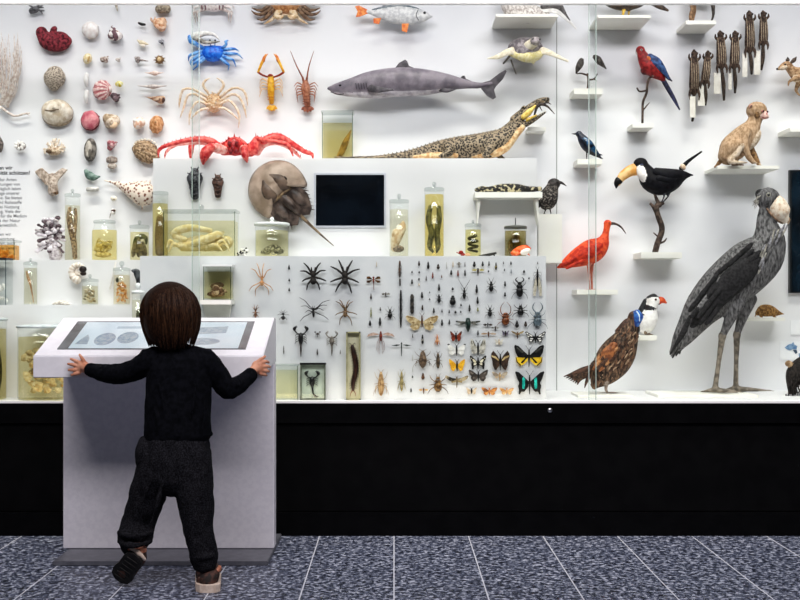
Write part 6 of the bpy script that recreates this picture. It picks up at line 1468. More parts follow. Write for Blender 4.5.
def flyer(x, y, span, h, lab, m=K, wm=CLR, name='fly', cat='insect', wy=-.2, wl=.35, droop=0.0, ant=0):
    """a small winged insect with wings held straight out"""
    g = G(); g.ell((x, y - h * .42, 0), (h * .09 + .3, h * .08 + .2, .6), m, seg=8, rings=5); g.tube([(x, y - h * .36, 0), (x, y - h * .1, -.3), (x, y + h * .5, 0)], [h * .07 + .25, h * .1 + .35, .25], m, seg=7, sub=2); pin(g, x, y)
    t = Thing(name, lab, cat, YI, (x, y), IG); t.part('body', g)
    for sg in (-1, 1):
        g = G(); yy = y + wy * h; hw = h * wl
        g.plate([(x + sg * .5, yy - hw * .2, 0), (x + sg * span * .3, yy - hw * .5 + droop * .4, -.6), (x + sg * span * .5, yy - hw * .1 + droop, -.4), (x + sg * span * .45, yy + hw * .4 + droop, -.2), (x + sg * span * .2, yy + hw * .5, 0)], -.12, .12, wm); t.part('wing', g)
        if ant:
            g = G(); g.tube([(x + sg * .4, y - h * .48, 0), (x + sg * ant, y - h * .48 - ant, -.4)], [.2, .12], m, seg=4); t.part('antenna', g)
    return t
def butterfly(x, y, fore, hind, lab, m, hm, bm=K, marks=(), hmarks=(), body=(.3, .5), name='butterfly', edge=None, ant=True):
    """wing outlines for the right half, relative to the body, mirrored to the left"""
    t = Thing(name, lab, 'butterfly' if name == 'butterfly' else 'moth', YI, (x, y), IG)
    hh = max(p[1] for p in fore + hind) - min(p[1] for p in fore + hind)
    g = G(); g.tube([(x, y - hh * body[0], -.3), (x, y - hh * .08, -.6), (x, y + hh * .1, -.5), (x, y + hh * body[1], 0)], [.55, 1.0, .95, .35], bm, seg=8, sub=2); g.ell((x, y - hh * body[0], -.4), (.8, .7, .7), bm, seg=8, rings=5); pin(g, x, y); t.part('body', g)
    for sg in (1, -1):
        for nm, poly, mm, mk, d in (('hind_wing', hind, hm, hmarks, 0.0), ('fore_wing', fore, m, marks, -.4)):
            if not poly: continue
            def dz(px): return -.05 * abs(px) * 1.0
            g = G(); g.plate([(x + sg * p[0], y + p[1], dz(p[0])) for p in poly], d - .12, d + .12, mm)
            for pl, km in mk: g.plate([(x + sg * p[0], y + p[1], dz(p[0])) for p in pl], d - .22, d - .13, km)
            t.part(nm, g)
        if ant:
            g = G(); g.tube([(x + sg * .4, y - hh * body[0] - .3, -.4), (x + sg * hh * .16, y - hh * (body[0] + .22), -.8)], [.18, .22], bm, seg=4); t.part('antenna', g)
    return t
def spider(x, y, tips, lab, m, r0=3.4, r=1.0, hy=-2.4, ab=(3.2, 3.8), kneer=.55, pedi=True, name='spider', bend=2.0, cat='spider'):
    t = Thing(name, lab, cat, YI - .006, (x, y), 'pinned spiders and scorpions on the grey-white panel')
    g = G(); g.ell((x, y + hy, -.5), (r0 * .8, r0, r0 * .6), m); g.ell((x, y + ab[1] * .75 + .6, -.8), (ab[0], ab[1], ab[0] * .8), m); g.tube([(x, y, 4.2), (x, y, 0)], .3, PIN, seg=5, cap=False); t.part('body', g)
    for tx, ty in tips:
        g = G(); a = Vector((x, y + hy * .6 + (1 if ty > y else -.6), 0)); b = Vector((tx, ty, .6))
        mid = a.lerp(b, kneer); nrm = Vector((0, -1, 0)) if ty < y + 2 else Vector(((1 if tx > x else -1), 0, 0))
        g.tube([a, a.lerp(mid, .5) + Vector((0, 0, -1.5)), mid + nrm * bend + Vector((0, 0, -2.6)), b.lerp(mid, .3) + nrm * bend * .4, b], [r, r, r * .85, r * .65, r * .4], m, seg=6, sub=2); t.part('leg', g)
    if pedi:
        for sg in (-1, 1):
            g = G(); g.tube([(x + sg * r0 * .4, y + hy - r0 * .8, -.6), (x + sg * r0 * .55, y + hy - r0 * 1.9, -1)], [r * .8, r * .6], m, seg=6); t.part('palp', g)
    return t
def scorpion(x, yt, yb, w, lab, m, pinc=1.0, curl=0, Y=YI - .004, d0=0, grp='pinned spiders and scorpions on the grey-white panel', pr=1.0):
    h = yb - yt; yc = yt + h * .42
    t = Thing('scorpion', lab, 'scorpion', Y, (x, yc), grp)
    g = G(); g.tube([(x, yt + h * .24, 0), (x, yt + h * .3, -.6), (x, yt + h * .44, -.8), (x, yt + h * .56, -.4), (x, yt + h * .62, 0)], [w * .09, w * .17, w * .19, w * .13, w * .07], m, seg=10, sub=2, fl=.6)
    tp = [(x, yt + h * .6, 0), (x + curl * .2, yt + h * .75, -.6), (x + curl * .6, yt + h * .9, -.6), (x + curl * 1.6, yt + h * .985, -.4), (x + curl * 2.4, yt + h * (1.0 if not curl else .97), 0)] if curl else [(x, yt + h * .6, 0), (x + .1, yt + h * .8, -.4), (x, yt + h, 0)]
    g.tube(tp, [w * .07] * (len(tp) - 1) + [w * .025], m, seg=8, sub=2)
    if grp: g.tube([(x, yc, 3), (x, yc, 0)], .25, PIN, seg=4, cap=False)
    t.part('body', g)
    for sg in (-1, 1):
        g = G(); g.tube([(x + sg * w * .08, yt + h * .27, -.4), (x + sg * w * .3, yt + h * .24, -1), (x + sg * w * .42, yt + h * .17, -1)], [w * .04, w * .05, w * .05], m, seg=6, sub=2)
        g.tube([(x + sg * w * .42, yt + h * .18, -1), (x + sg * w * .5, yt + h * .09, -1.2), (x + sg * w * .3, yt, -1)], [w * .05, w * .10 * pr, w * .02], m, seg=8, sub=3); g.tube([(x + sg * w * .40, yt + h * .12, -1), (x + sg * w * .34, yt + h * .06, -1), (x + sg * w * .24, yt + h * .03, -1)], [w * .035, w * .035, w * .012], m, seg=5); t.part('pincer', g)
        for i in range(4):
            g = G(); yy = yt + h * (.3 + .06 * i); g.tube([(x + sg * w * .12, yy, 0), (x + sg * w * .34, yy - h * .015 + i * .5, -1), (x + sg * w * .46, yy + h * .05 + i * .6, .4)], [w * .03, w * .03, w * .012], m, seg=5, sub=2); t.part('leg', g)
    return t

# ---- spiders
ktar = mat('#120f0e', '#2e2825', 300, rough=.8)
spider(313.3, 277.5, [(300, 271), (302, 281.5), (303.6, 263), (306.6, 290), (320.6, 262.8), (325.6, 270.5), (326, 281), (319.6, 290)], 'furry black tarantula at the top, left of the two', ktar, r=1.05, bend=1.4, hy=-3.2, r0=3.6, name='tarantula')
spider(345, 277.5, [(330.6, 266.4), (330.2, 282), (338.6, 260), (335.4, 292), (352.4, 260.4), (359.6, 269), (358.8, 282.6), (351.6, 293.2)], 'furry black tarantula at the top, larger right one of the two', ktar, r=1.15, bend=.8, hy=-3, r0=4, name='tarantula')
spider(262, 280.5, [(249, 291), (250.6, 268.6), (255.4, 296), (256.4, 263), (264, 263), (271.6, 269), (268.6, 295), (273, 291)], 'pale orange long-legged spider alone at the left above the kiosk', mat('#a8713f', '#d9a878', 250), r=.5, r0=1.8, ab=(2, 2.8), hy=-1.5, bend=2.4)
spider(255.6, 312, [(252.6, 307), (252, 313), (259, 307), (259.6, 313), (253, 317.4), (258.4, 317.4), (254, 304.6), (257.8, 304.6)], 'small dark brown spider just above the right part of the kiosk top', mat('#5a3a26', '#96694a', 250), r=.4, r0=1.2, ab=(1.3, 3.2), hy=-1, bend=.3)
spider(313.5, 311, [(299, 297.5), (301, 306.4), (305, 312.6), (300, 321.4), (330, 300), (327, 305.4), (323.4, 310.6), (328.4, 319.6)], 'black spider with very long thin legs under the left tarantula', K, r=.42, r0=1.8, ab=(1.3, 3.4), hy=-1.6, bend=1.8)
spider(345.3, 311, [(335.6, 301.4), (335, 315.4), (339, 299.6), (339.6, 325), (353, 301.6), (357, 314.6), (352, 326), (349.6, 300)], 'brown long-legged spider under the right tarantula', mat('#4d3a24', '#86684a', 250), r=.6, r0=2.2, ab=(2.1, 3.3), hy=-1.8, bend=1.6)
spider(283.2, 315.6, [(277.4, 315), (279, 311.6), (279.4, 320), (289, 315), (287.4, 311.8), (287, 320), (281.4, 310), (285.2, 310)], 'little round black spider beside the kiosk top corner', K, r=.28, r0=1.3, ab=(2, 2.1), hy=-1.4, bend=.6, pedi=False)
# ---- scorpions
scorpion(300.8, 325.8, 356.4, 13, 'big black scorpion with thick pincers below the long-legged black spider', K, pr=1.2)
scorpion(317.6, 331.4, 337.4, 5.6, 'tiny dark scorpion between the big black and the pale scorpion', KB)
scorpion(331.8, 331, 355.6, 11.6, 'pale grey-brown slender scorpion with open pincers', mat('#4c463f', '#8d857a', 250), pr=.5)
# ---- specimen blocks standing on the case floor in front of the panel
YBK = YF - .022; zk = zf(ZC, YBK)
t = Thing('specimen_case', 'black-topped glass frame enclosing a black scorpion', 'case', YBK, (313, zk), z=ZC + .001)
g = G(); g.plate([(301, 364.5), (325, 364.5), (325, zk), (301, zk)], 2.2, 3.2, mat('#c8d0c2', '#d6dcd0', 20, rough=.5)); t.part('back_panel', g)
g = G(); fm = mat('#4d5446', '#6b7264', 60, rough=.3); g.plate([(300.4, 364), (301.8, 364), (301.8, zk), (300.4, zk)], -3, 3.4, fm); g.plate([(324.2, 364), (325.6, 364), (325.6, zk), (324.2, zk)], -3, 3.4, fm); g.plate([(300.4, zk - 1.4), (325.6, zk - 1.4), (325.6, zk), (300.4, zk)], -3, 3.4, fm); t.part('frame', g)
g = G(); g.plate([(300, 363), (326, 363), (326, 364.8), (300, 364.8)], -3.4, 3.6, mat('#0c0c0c', rough=.4)); t.part('top_strip', g, label='black top strip')
g = G(); g.plate([(301.9, 364.9), (324.1, 364.9), (324.1, zk - 1.5), (301.9, zk - 1.5)], -2.8, -2.4, PANE); t.part('glass_cover', g)
scorpion(312.2, 370.6, 397, 13, 'black scorpion with a curled tail inside the black-topped frame', K, curl=2.6, Y=YBK, grp=None, pr=1.15)
t = Thing('specimen_case', 'tall narrow yellowish frame holding a long dark centipede', 'case', YBK, (353.4, zk), z=ZC + .001)
g = G(); g.plate([(347, 333), (359.6, 333), (359.6, zk), (347, zk)], 2.2, 3.2, mat('#cfc9a8', '#dad5ba', 20, rough=.5)); t.part('back_panel', g)
fm = mat('#8f8a66', '#a9a480', 60, rough=.35)
g = G(); g.plate([(346.2, 332), (347.6, 332), (347.6, zk), (346.2, zk)], -3, 3.4, fm); g.plate([(359.2, 332), (360.6, 332), (360.6, zk), (359.2, zk)], -3, 3.4, fm); g.plate([(346.2, 332), (360.6, 332), (360.6, 333.2), (346.2, 333.2)], -3, 3.4, fm); g.plate([(346.2, zk - 1.2), (360.6, zk - 1.2), (360.6, zk), (346.2, zk)], -3, 3.4, fm); t.part('frame', g)
t = Thing('centipede', 'long dark brown centipede inside the tall narrow frame', 'centipede', YBK, (353, 370))
g = G(); kc = mat('#170d0a', '#3a2219', 250, rough=.35); P_ = [(352.2, 345.6, 0), (353.6, 352, -.4), (355.2, 360, -.4), (355.8, 368, -.4), (354.8, 376, -.4), (353, 383, -.4), (353, 390, 0)]
g.tube(P_, [1.5, 2.4, 2.5, 2.5, 2.4, 2.1, 1.4], kc, seg=10, sub=3, fl=.5); t.part('body', g)
sp_, _r = spline([v3(p) for p in P_], [1] * 7, 3)
for i, p in enumerate(sp_[1:-1]):
    for sg in (-1, 1):
        g = G(); g.tube([(p.x + sg * 2, p.y, 0), (p.x + sg * 3.6, p.y + 1, .6)], [.35, .15], kc, seg=4); t.part('leg', g)
for sg in (-1, 1):
    g = G(); g.tube([(352.2 + sg * .6, 344.8, 0), (352 + sg * 2.8, 343, -.3), (352 + sg * 3.6, 344.6, 0)], [.3, .25, .12], kc, seg=4, sub=2); t.part('antenna', g)
    g = G(); g.tube([(353 + sg * .6, 390.6, 0), (353 + sg * 2.2, 393, -.3), (353 + sg * 2.6, 396, 0)], [.5, .4, .2], mat('#6d3a24', '#96583a', 250), seg=5, sub=2); t.part('tail_leg', g)
jar('glass_block', 'faint pale yellow glass block between the kiosk and the scorpion frame', 273, 298, 364, zk, '#fbf9ec', 370, YBK + .001, ZC, rect=5, lid='flat')

# ---- specks of small beetles and other insects : x, y, w, h, label, material, extras
def T(x, y, w, h, lab, m=K, **k): beetle(x, y, w, h, lab, m, **k)
T(289, 267.3, 2, 5, 'small black beetle at the top left of the panel beside the left tarantula', K)
T(289.2, 280, 2, 3, 'tiny black beetle, middle one of three in the far left column', K)
T(289.2, 289.6, 2, 3.4, 'tiny black beetle, lowest of three in the far left column', K)
T(376.6, 264.4, 1, 5.4, 'very thin pale insect above the dark-winged dragonfly', PALE)
T(371, 296.4, 1.8, 6, 'small brown beetle under the dark-winged dragonfly', KB)
T(371, 312.6, 1.7, 10, 'slender green-grey insect below the dragonfly', GRN)
T(380.3, 309, 1.5, 4, 'tiny brown beetle right of the slender green-grey insect', KB)
T(390, 314, 4.4, 9, 'black beetle with legs at the left of the long black stick insect', K, legs=True, ant=3)
T(370, 323.2, 2.6, 5.4, 'small black beetle just above the red-winged crane fly, left one', K)
T(380, 321.6, 2.8, 8.4, 'dark slim beetle just above the red-winged crane fly, right one', K)
T(412, 272, 1.8, 2.2, 'black speck beetle, top of the column right of the stick insects', K)
T(412, 281.8, 2.1, 5.2, 'small black beetle right of the short stick insect', K)
T(419, 263.4, 2.1, 5.2, 'small brown-black beetle in the top row right of the tall stick insect', KB)
T(419.2, 272.3, 2, 2.4, 'round black speck beetle under the small brown-black beetle', K)
T(419, 279.2, 2, 3, 'black speck beetle, second under the small brown-black beetle', K)
T(419, 284.6, 1.5, 3, 'tiny pale brown beetle, third under the small brown-black beetle', PALE)
T(428.2, 265.4, 2.6, 7.4, 'long oval black beetle in the top row left of the round-bodied brown one', K)
T(438.2, 266.6, 3.1, 5, 'brown round-bodied beetle in the top row', KB)
T(426.2, 278.4, 1.3, 5.2, 'thin brown beetle under the long oval black beetle', KB)
T(432.7, 275.6, 1.9, 6.4, 'slender reddish-brown beetle between the two top-row oval beetles, lower down', RED)
T(441.7, 276.4, 1.3, 3, 'tiny brown speck beetle under the brown round-bodied beetle', BR)
T(439, 287.4, 2.4, 7, 'black oblong beetle above the waisted black beetle', K)
T(439, 298.6, 3.3, 8.4, 'black waisted beetle with small legs', K, legs=True)
T(422, 295.2, 2.7, 6.4, 'black oval beetle directly above the big beige moth, topmost', K)
T(429.6, 292.4, 1.2, 1.8, 'black speck, upper of two beside the waisted black beetle', K)
T(429.6, 299.2, 1.5, 2, 'black speck, lower of two beside the waisted black beetle', K)
stick(412, 295, 313.4, 4.3, 'long banded black beetle left above the big beige moth', mat('#0f0e0d', '#4d4640', 160), name='banded_beetle', seg=5)
stick(399.8, 261, 277.4, 2.1, 'tall brown stick insect, topmost of the three in one column', mat('#241811', '#5d3d28', 200))
stick(400, 278.8, 286, 1.8, 'short dark stick insect between the two long ones', KB)
stick(400.8, 290.4, 327.4, 2.3, 'longest black stick insect under the other two', K)
T(446.7, 265.4, .9, 7, 'hair-thin grey insect in the top row', CLR)
T(453, 264.6, 1.4, 6, 'pale tan thin insect in the top row', PALE)
flyer(459, 265, 5, 6, 'small gnat with spread legs in the top row', mat('#5a554d', '#8d877c', 200), CLR, name='gnat')
T(465, 264.4, 1, 5, 'thin dark insect in the top row right of the gnat', KB)
T(474.3, 264.3, 3.1, 5.4, 'stout black beetle in the top row above the yellow-winged wasp', K)
T(482.7, 263.9, 2.3, 5, 'black beetle in the top row right of the stout one', K)
T(489, 263.6, 1.6, 5, 'slim black beetle in the top row left of the yellow-sided one', K)
T(496, 266.2, 2.3, 7.4, 'dark beetle with yellow sides in the top row', mat('#1b180f', '#8d7a2c', 220, lo=.5, hi=.62))
T(503.5, 262.8, 1.1, 2.6, 'tiny black speck in the top row near the right', K)
T(511, 263.2, 1.7, 3.6, 'small slanted black beetle in the top row near the right', K)
T(537.7, 263, 1, 2.6, 'lone tiny speck at the top right above the pale winged insect', KB)
T(451.2, 272.6, 2.4, 5, 'small black beetle, leftmost of three under the gnat', K)
T(458, 273.4, 2, 6.6, 'reddish-brown slim beetle, middle of three under the gnat', RED)
T(465, 273, 2, 6.6, 'black slim beetle, rightmost of three under the gnat', K)
flyer(478, 272, 12.6, 7.4, 'wasp with spread yellowish wings', KB, mat('#c4b055', '#e0d493', 250, rough=.4), name='wasp', wy=-.28, wl=.3)
T(488.5, 271.2, 1.6, 2.2, 'black speck right of the yellow-winged wasp', K)
T(504.4, 269.8, 1.4, 2.4, 'tiny black speck left of the thin grey insect, second row right', K)
T(511.2, 271.4, 1, 4.6, 'thin grey insect, second row right', GREY)
T(524, 271.6, 2.5, 2.7, 'round black beetle left above the pale winged insect', K)
T(529, 278.2, 1.6, 2.2, 'tiny black speck just left of the pale winged insect', K)
T(452.7, 288.8, 2.4, 2.7, 'round black speck above the big oval black beetle', K)
beetle(464.3, 293.4, 3.2, 11, 'black longhorn beetle with long feelers spread in a V', K, name='longhorn_beetle', legs=True, ant=8)
T(452.7, 300.4, 6.2, 9.8, 'big round oval black beetle left of the longhorn beetle', K)
T(476.7, 289, 2.6, 8.6, 'long black beetle, upper of the pair right of the longhorn beetle', K)
T(477.6, 300.4, 2.3, 7.4, 'long black beetle, middle one right of the longhorn beetle', K)
T(477.8, 309.5, 1.9, 4.4, 'small black beetle, third down right of the longhorn beetle', GRN)
beetle(491.2, 286.6, 4.4, 10, 'black long-legged beetle with trailing hind legs', K, name='long_legged_beetle', legs=True, ant=3.6)
T(505, 283.8, 2.1, 5.4, 'small black oblong beetle left of the black stag beetle', K)
T(505, 294.4, 2.3, 4.4, 'small black tapered beetle above the brown long-armed beetle', K)
def horned(x, y, w, h, lab, m, jaw, loop=False, name='stag_beetle', abd=None):
    t = Thing(name, lab, 'beetle', YI, (x, y), IG)
    g = G(); wd = w / 2; g.ell((x, y - h * .4, 0), (wd * .62, h * .12, wd * .5), m); g.ell((x, y - h * .2, 0), (wd * .95, h * .15, wd * .6), m); g.ell((x, y + h * .16, 0), (wd, h * .36, wd * .7), abd or m); g.tube([(x, y - h * .05, -wd * .68), (x, y + h * .46, -wd * .4)], .15, KB, seg=4); pin(g, x, y); t.part('body', g)
    legs6(t, x, y, w, h, m, r=.32, spread=.95)
    for sg in (-1, 1):
        g = G()
        if loop: g.tube([(x + sg * wd * .6, y - h * .3, 0), (x + sg * wd * 1.25, y - h * .55, -.8), (x + sg * wd * 1.2, y - h * .55 - jaw * .55, -1), (x + sg * wd * .3, y - h * .55 - jaw, -.4)], [.5, .42, .36, .15], m, seg=6, sub=3); t.part('fore_leg', g)
        else: g.tube([(x + sg * wd * .4, y - h * .45, 0), (x + sg * wd * 1.1, y - h * .5 - jaw * .35, -.8), (x + sg * wd * 1.0, y - h * .5 - jaw * .75, -.8), (x + sg * wd * .55, y - h * .5 - jaw, -.4)], [.6, .6, .5, .15], m, seg=6, sub=3); t.part('mandible', g)
    return t
horned(519.7, 289.4, 7, 15, 'black stag beetle in the upper right of the panel', K, 4.6)
horned(505.6, 319, 7.8, 12.6, 'brown beetle with very long curved front legs', mat('#4a2412', '#8d4f28', 200, rough=.3), 10, loop=True, name='long_armed_beetle')
horned(537.5, 319.4, 8.6, 15, 'large blue-grey stag beetle at the right edge', GREY, 9.6)
beetle(520.6, 310.4, 6.6, 10, 'stout black horned beetle left of the blue-grey stag beetle', K, name='rhinoceros_beetle', legs=True, ant=1.6)
beetle(490, 312.2, 4.2, 8.6, 'black oval beetle with spread legs below the long-legged beetle', K, legs=True, ant=3)
beetle(517, 324.4, 4, 6.4, 'small black beetle with feelers below the horned beetle', K, ant=1.8)
T(525.6, 324, 3.1, 5.2, 'small round dark beetle left of the blue-grey stag beetle', KB)
t = Thing('lacewing', 'pale long-winged insect with folded glassy wings at the top right', 'insect', YI, (537.5, 280), IG)
g = G(); g.tube([(537.5, 269.4, 0), (537.5, 273, -.3), (537.4, 278, -.3), (537.5, 286, 0)], [.5, 1, 1.1, .5], K, seg=8, sub=2); pin(g, 537.5, 276); t.part('body', g)
for sg in (-1, 1):
    g = G(); g.plate([(537.5 + sg * .4, 276), (537.5 + sg * 2.6, 280), (537.5 + sg * 4.2, 288), (537.5 + sg * 4.4, 295.4), (537.5 + sg * 2, 296.4), (537.5 + sg * .8, 288)], -.3, -.1, mat('#a8a08d', '#cfc8b8', 250, rough=.35)); t.part('wing', g)
    g = G(); g.tube([(537.5 + sg * .4, 269.6, 0), (537.5 + sg * 1.6, 266.6, -.3)], .16, K, seg=4); t.part('antenna', g)
    for i in range(3):
        g = G(); g.tube([(537.5 + sg, 273 + i * 1.5, 0), (537.5 + sg * 3.2, 272 + i * 4, -.8), (537.5 + sg * 4.4, 276 + i * 6, .4)], [.22, .2, .1], K, seg=4); t.part('leg', g)
T(422.4, 307.6, 2.2, 5.4, 'small black-brown beetle touching the top of the big beige moth', KB)
T(433.8, 310.6, 2.2, 5.4, 'black beetle right above the right wing of the big beige moth', K)
T(442, 311, 1.4, 3.6, 'tiny dark beetle, first of four in a row below the waisted beetle', K)
T(449.2, 311.6, 1.5, 3.8, 'tiny dark beetle, second of four in a row below the waisted beetle', K)
T(455.5, 312, 2.5, 2.8, 'round dark speck, third of four in a row below the waisted beetle', K)
T(460.8, 311.8, 1.6, 2.2, 'dark speck, fourth of four in a row below the waisted beetle', K)
T(461, 305, 1.9, 2.3, 'black speck right under the big oval black beetle', K)
T(469.5, 308, 2.4, 6.8, 'slim oval black beetle above the cicada', K)
T(442, 322.6, 2.5, 6.4, 'black beetle right of the big beige moth, larger of two', K)
T(449.3, 322.2, 1.9, 5.2, 'black beetle right of the big beige moth, smaller of two', K)
T(422.5, 339.4, 2.7, 9.4, 'black and white slim beetle hanging under the big beige moth', mat('#0f0f10', '#a8a49c', 200, lo=.52, hi=.6))
T(412.7, 336, 1.1, 4.4, 'thin dark insect left below the big beige moth', KB)
T(478, 333, 1.9, 5.2, 'small black beetle right under the cicada wing', K)
T(412.5, 376.8, 1.7, 2.4, 'dark speck left of the small brown oval beetle', K)
T(411, 390.2, 1.7, 4.2, 'small dark insect at the bottom edge left of the orange-winged fly', K)
T(412.7, 357.8, .9, 6, 'faint thin insect left of the brown mole cricket, upper', CLR)
T(412.7, 369.2, .8, 5, 'faint thin insect left of the brown mole cricket, lower', CLR)
T(423, 376.4, 3.4, 6.6, 'small brown oval beetle under the mole cricket', BR)
T(283.7, 350, 1.2, 8.4, 'thin dark insect left of the big black scorpion', KB)
T(317.3, 352, 1.6, 6, 'small dark insect under the tiny scorpion', KB)
T(340.3, 352, .9, 4.4, 'hair-thin insect right of the pale scorpion tail', KB)
# ---- winged ones
t = Thing('dragonfly', 'dark brown dragonfly with four broad dark wings', 'dragonfly', YI, (373.5, 280), IG)
g = G(); g.ell((373.5, 277.4, -.3), (1.1, .9, .8), RED); g.tube([(373.5, 278, 0), (373.5, 281, -.5), (373.6, 284, 0), (373.8, 290, 0)], [.7, .9, .4, .3], RED, seg=7, sub=2); pin(g, 373.5, 280); t.part('body', g)
wmm = mat('#20130c', '#6d4a26', 200, rough=.3)
for sg in (-1, 1):
    for a, b in ((276.6, 278.8), (280.8, 282.6)):
        g = G(); g.plate([(373.5 + sg * .6, 279.4), (373.5 + sg * 4, a - .2 if a < 278 else 280.4), (373.5 + sg * 6.6, a), (373.5 + sg * 7, b), (373.5 + sg * 4, b + .4)], -.5, -.3, wmm); t.part('wing', g)
flyer(385.8, 295, 8.6, 5, 'small fly with two clear dark-rimmed wings below the dragonfly', KB, mat('#5a5750', '#c2c0b6', 300), wl=.5)
t = Thing('crane_fly', 'red-bodied crane fly with long curved thin wings', 'insect', YI, (380.7, 336), IG)
g = G(); g.tube([(380.7, 331.6, 0), (380.8, 336, -.5), (380.9, 341, 0)], [.7, 1.6, .6], RED, seg=8, sub=2); pin(g, 380.7, 336); t.part('body', g)
for sg in (-1, 1):
    g = G(); g.plate([(380.7 + sg, 334.2), (380.7 + sg * 7, 332.4), (380.7 + sg * 12, 334), (380.7 + sg * 14, 337), (380.7 + sg * 11, 336), (380.7 + sg * 6, 335.4)], -.4, -.2, mat('#a37a66', '#cdb1a2', 200)); t.part('wing', g)
    for i in range(3):
        g = G(); g.tube([(380.7 + sg * .8, 337 + i, 0), (380.7 + sg * (3.6 - i), 343 + i * 3, -.6), (380.7 + sg * (4 - i * 1.2), 350 + i * 2, .4)], .15, RED, seg=4); t.part('leg', g)
stickm = mat('#1c2420', '#3f4c46', 200)
t = Thing('damselfly', 'thin dark damselfly with straight narrow wings', 'dragonfly', YI, (401.5, 345), IG)
g = G(); g.ell((401.5, 343.2, 0), (.9, .8, .7), stickm); g.tube([(401.5, 342.6, 0), (401.5, 347, -.2), (401.5, 356, 0)], [.5, .6, .35], stickm, seg=6); pin(g, 401.5, 345); t.part('body', g)
for sg in (-1, 1):
    g = G(); g.plate([(401.5 + sg * .4, 344.6), (401.5 + sg * 5, 344.4), (401.5 + sg * 10.4, 345.4), (401.5 + sg * 5, 346.2)], -.4, -.2, stickm); t.part('wing', g)
def longbug(x, y, w, h, lab, m, name, hind=True, cat='insect'):
    t = Thing(name, lab, cat, YI, (x, y), IG)
    g = G(); g.tube([(x, y - h * .46, 0), (x, y - h * .34, -.3), (x, y - h * .2, -.5), (x, y + h * .1, -.6), (x, y + h * .4, -.3), (x, y + h * .5, 0)], [w * .16, w * .3, w * .36, w * .5, w * .34, w * .14], m, seg=10, sub=2); pin(g, x, y); t.part('body', g)
    legs6(t, x, y, w, h * .8, m, r=.3, spread=1.0)
    for sg in (-1, 1):
        g = G(); g.tube([(x + sg * w * .1, y - h * .48, 0), (x + sg * w * .5, y - h * .6, -.4)], [.22, .12], m, seg=4); t.part('antenna', g)
        if hind: g = G(); g.tube([(x + sg * w * .3, y + h * .05, 0), (x + sg * w * .8, y + h * .12, -1), (x + sg * w * .9, y + h * .42, .2)], [.5, .45, .2], m, seg=5); t.part('hind_leg', g)
    return t
longbug(381, 383.4, 6.4, 24, 'large pale brown locust with long hind legs right of the centipede', mat('#7d5a34', '#c9a676', 200), 'locust')
longbug(401.6, 381, 3.6, 20, 'slim pale green-brown grasshopper right of the large locust', mat('#6d6238', '#b0a070', 200), 'grasshopper')
longbug(422.8, 359, 8, 17, 'stout brown mole cricket with thick forelegs', mat('#3b2a1e', '#7d6650', 200), 'mole_cricket')
longbug(438, 360.4, 4, 15.6, 'long slim brown weevil right of the mole cricket', mat('#2b2118', '#6d5a44', 200), 'weevil', hind=False)
beetle(438, 384.4, 8.2, 15, 'large brown cockroach with banded wings', mat('#3d2612', '#8d6a3a', 160, rough=.35), name='cockroach', legs=True, ant=3)
flyer(423.6, 391, 9.6, 6, 'small fly with orange wings at the bottom under the brown oval beetle', BR, mat('#b98a44', '#d9b274', 200))
longbug(437.2, 340, 2.4, 10, 'small orange grasshopper with raised wings above the slim weevil', mat('#b0683a', '#dca47a', 200), 'orange_grasshopper')
# cicada
t = Thing('cicada', 'large black-green cicada with dark spread wings', 'cicada', YI, (468, 325), IG)
kc = mat('#0f1a17', '#2e423c', 200, rough=.3)
g = G(); g.ell((468, 319, -.4), (2, 1.4, 1.3), kc); g.tube([(468, 319.4, 0), (468, 323, -.8), (468, 328, -.6), (468, 331.8, 0)], [2.3, 2.7, 2.2, .5], kc, seg=10, sub=2); pin(g, 468, 324); t.part('body', g)
for sg in (-1, 1):
    g = G(); g.plate([(468 + sg * 2, 321.4), (468 + sg * 7, 321.2), (468 + sg * 12, 320.6), (468 + sg * 12.4, 322), (468 + sg * 8, 323.4), (468 + sg * 3, 324)], -.6, -.4, mat('#1a2422', '#7d7a72', 160, rough=.3)); t.part('fore_wing', g)
    g = G(); g.plate([(468 + sg * 2, 323), (468 + sg * 7, 323), (468 + sg * 10, 325.4), (468 + sg * 6, 325)], -.3, -.1, mat('#2c3a36', '#8d8a80', 160, rough=.3)); t.part('hind_wing', g)
# small dark moths and dragonflies, right middle
flyer(487.8, 325.2, 9.4, 4.4, 'small dark flat-winged moth above the pale orange dragonfly', K, mat('#241a16', '#4d3d33', 200), wy=-.1, wl=.5, name='dark_moth')
flyer(495.3, 328.8, 8, 5, 'small thin-winged insect right of the dark flat-winged moth', KB, mat('#6d6a62', '#a8a59b', 200), wy=-.2, wl=.3)
flyer(488.5, 334.6, 15.6, 6, 'pale orange dragonfly with flat wings', BR, mat('#b08a68', '#dac2a8', 200), wy=-.15, wl=.34, name='dragonfly')

def sc(poly, kx, ky): return [(p[0] * kx, p[1] * ky) for p in poly]
FW = [(.06, -.10), (.5, -.62), (.85, -1), (1.0, -.92), (.92, -.5), (.78, -.12), (.1, .08)]
HW = [(.08, .02), (.76, -.08), (.82, .3), (.66, .8), (.4, .9), (.12, .42)]
def bf(x, y, hw, hh, lab, m, hm, marks=(), hmarks=(), fw=FW, hwp=HW, **k):
    return butterfly(x, y, sc(fw, hw, hh), sc(hwp, hw, hh) if hwp else [], lab, m, hm, marks=[(sc(p, hw, hh), q) for p, q in marks], hmarks=[(sc(p, hw, hh), q) for p, q in hmarks], **k)
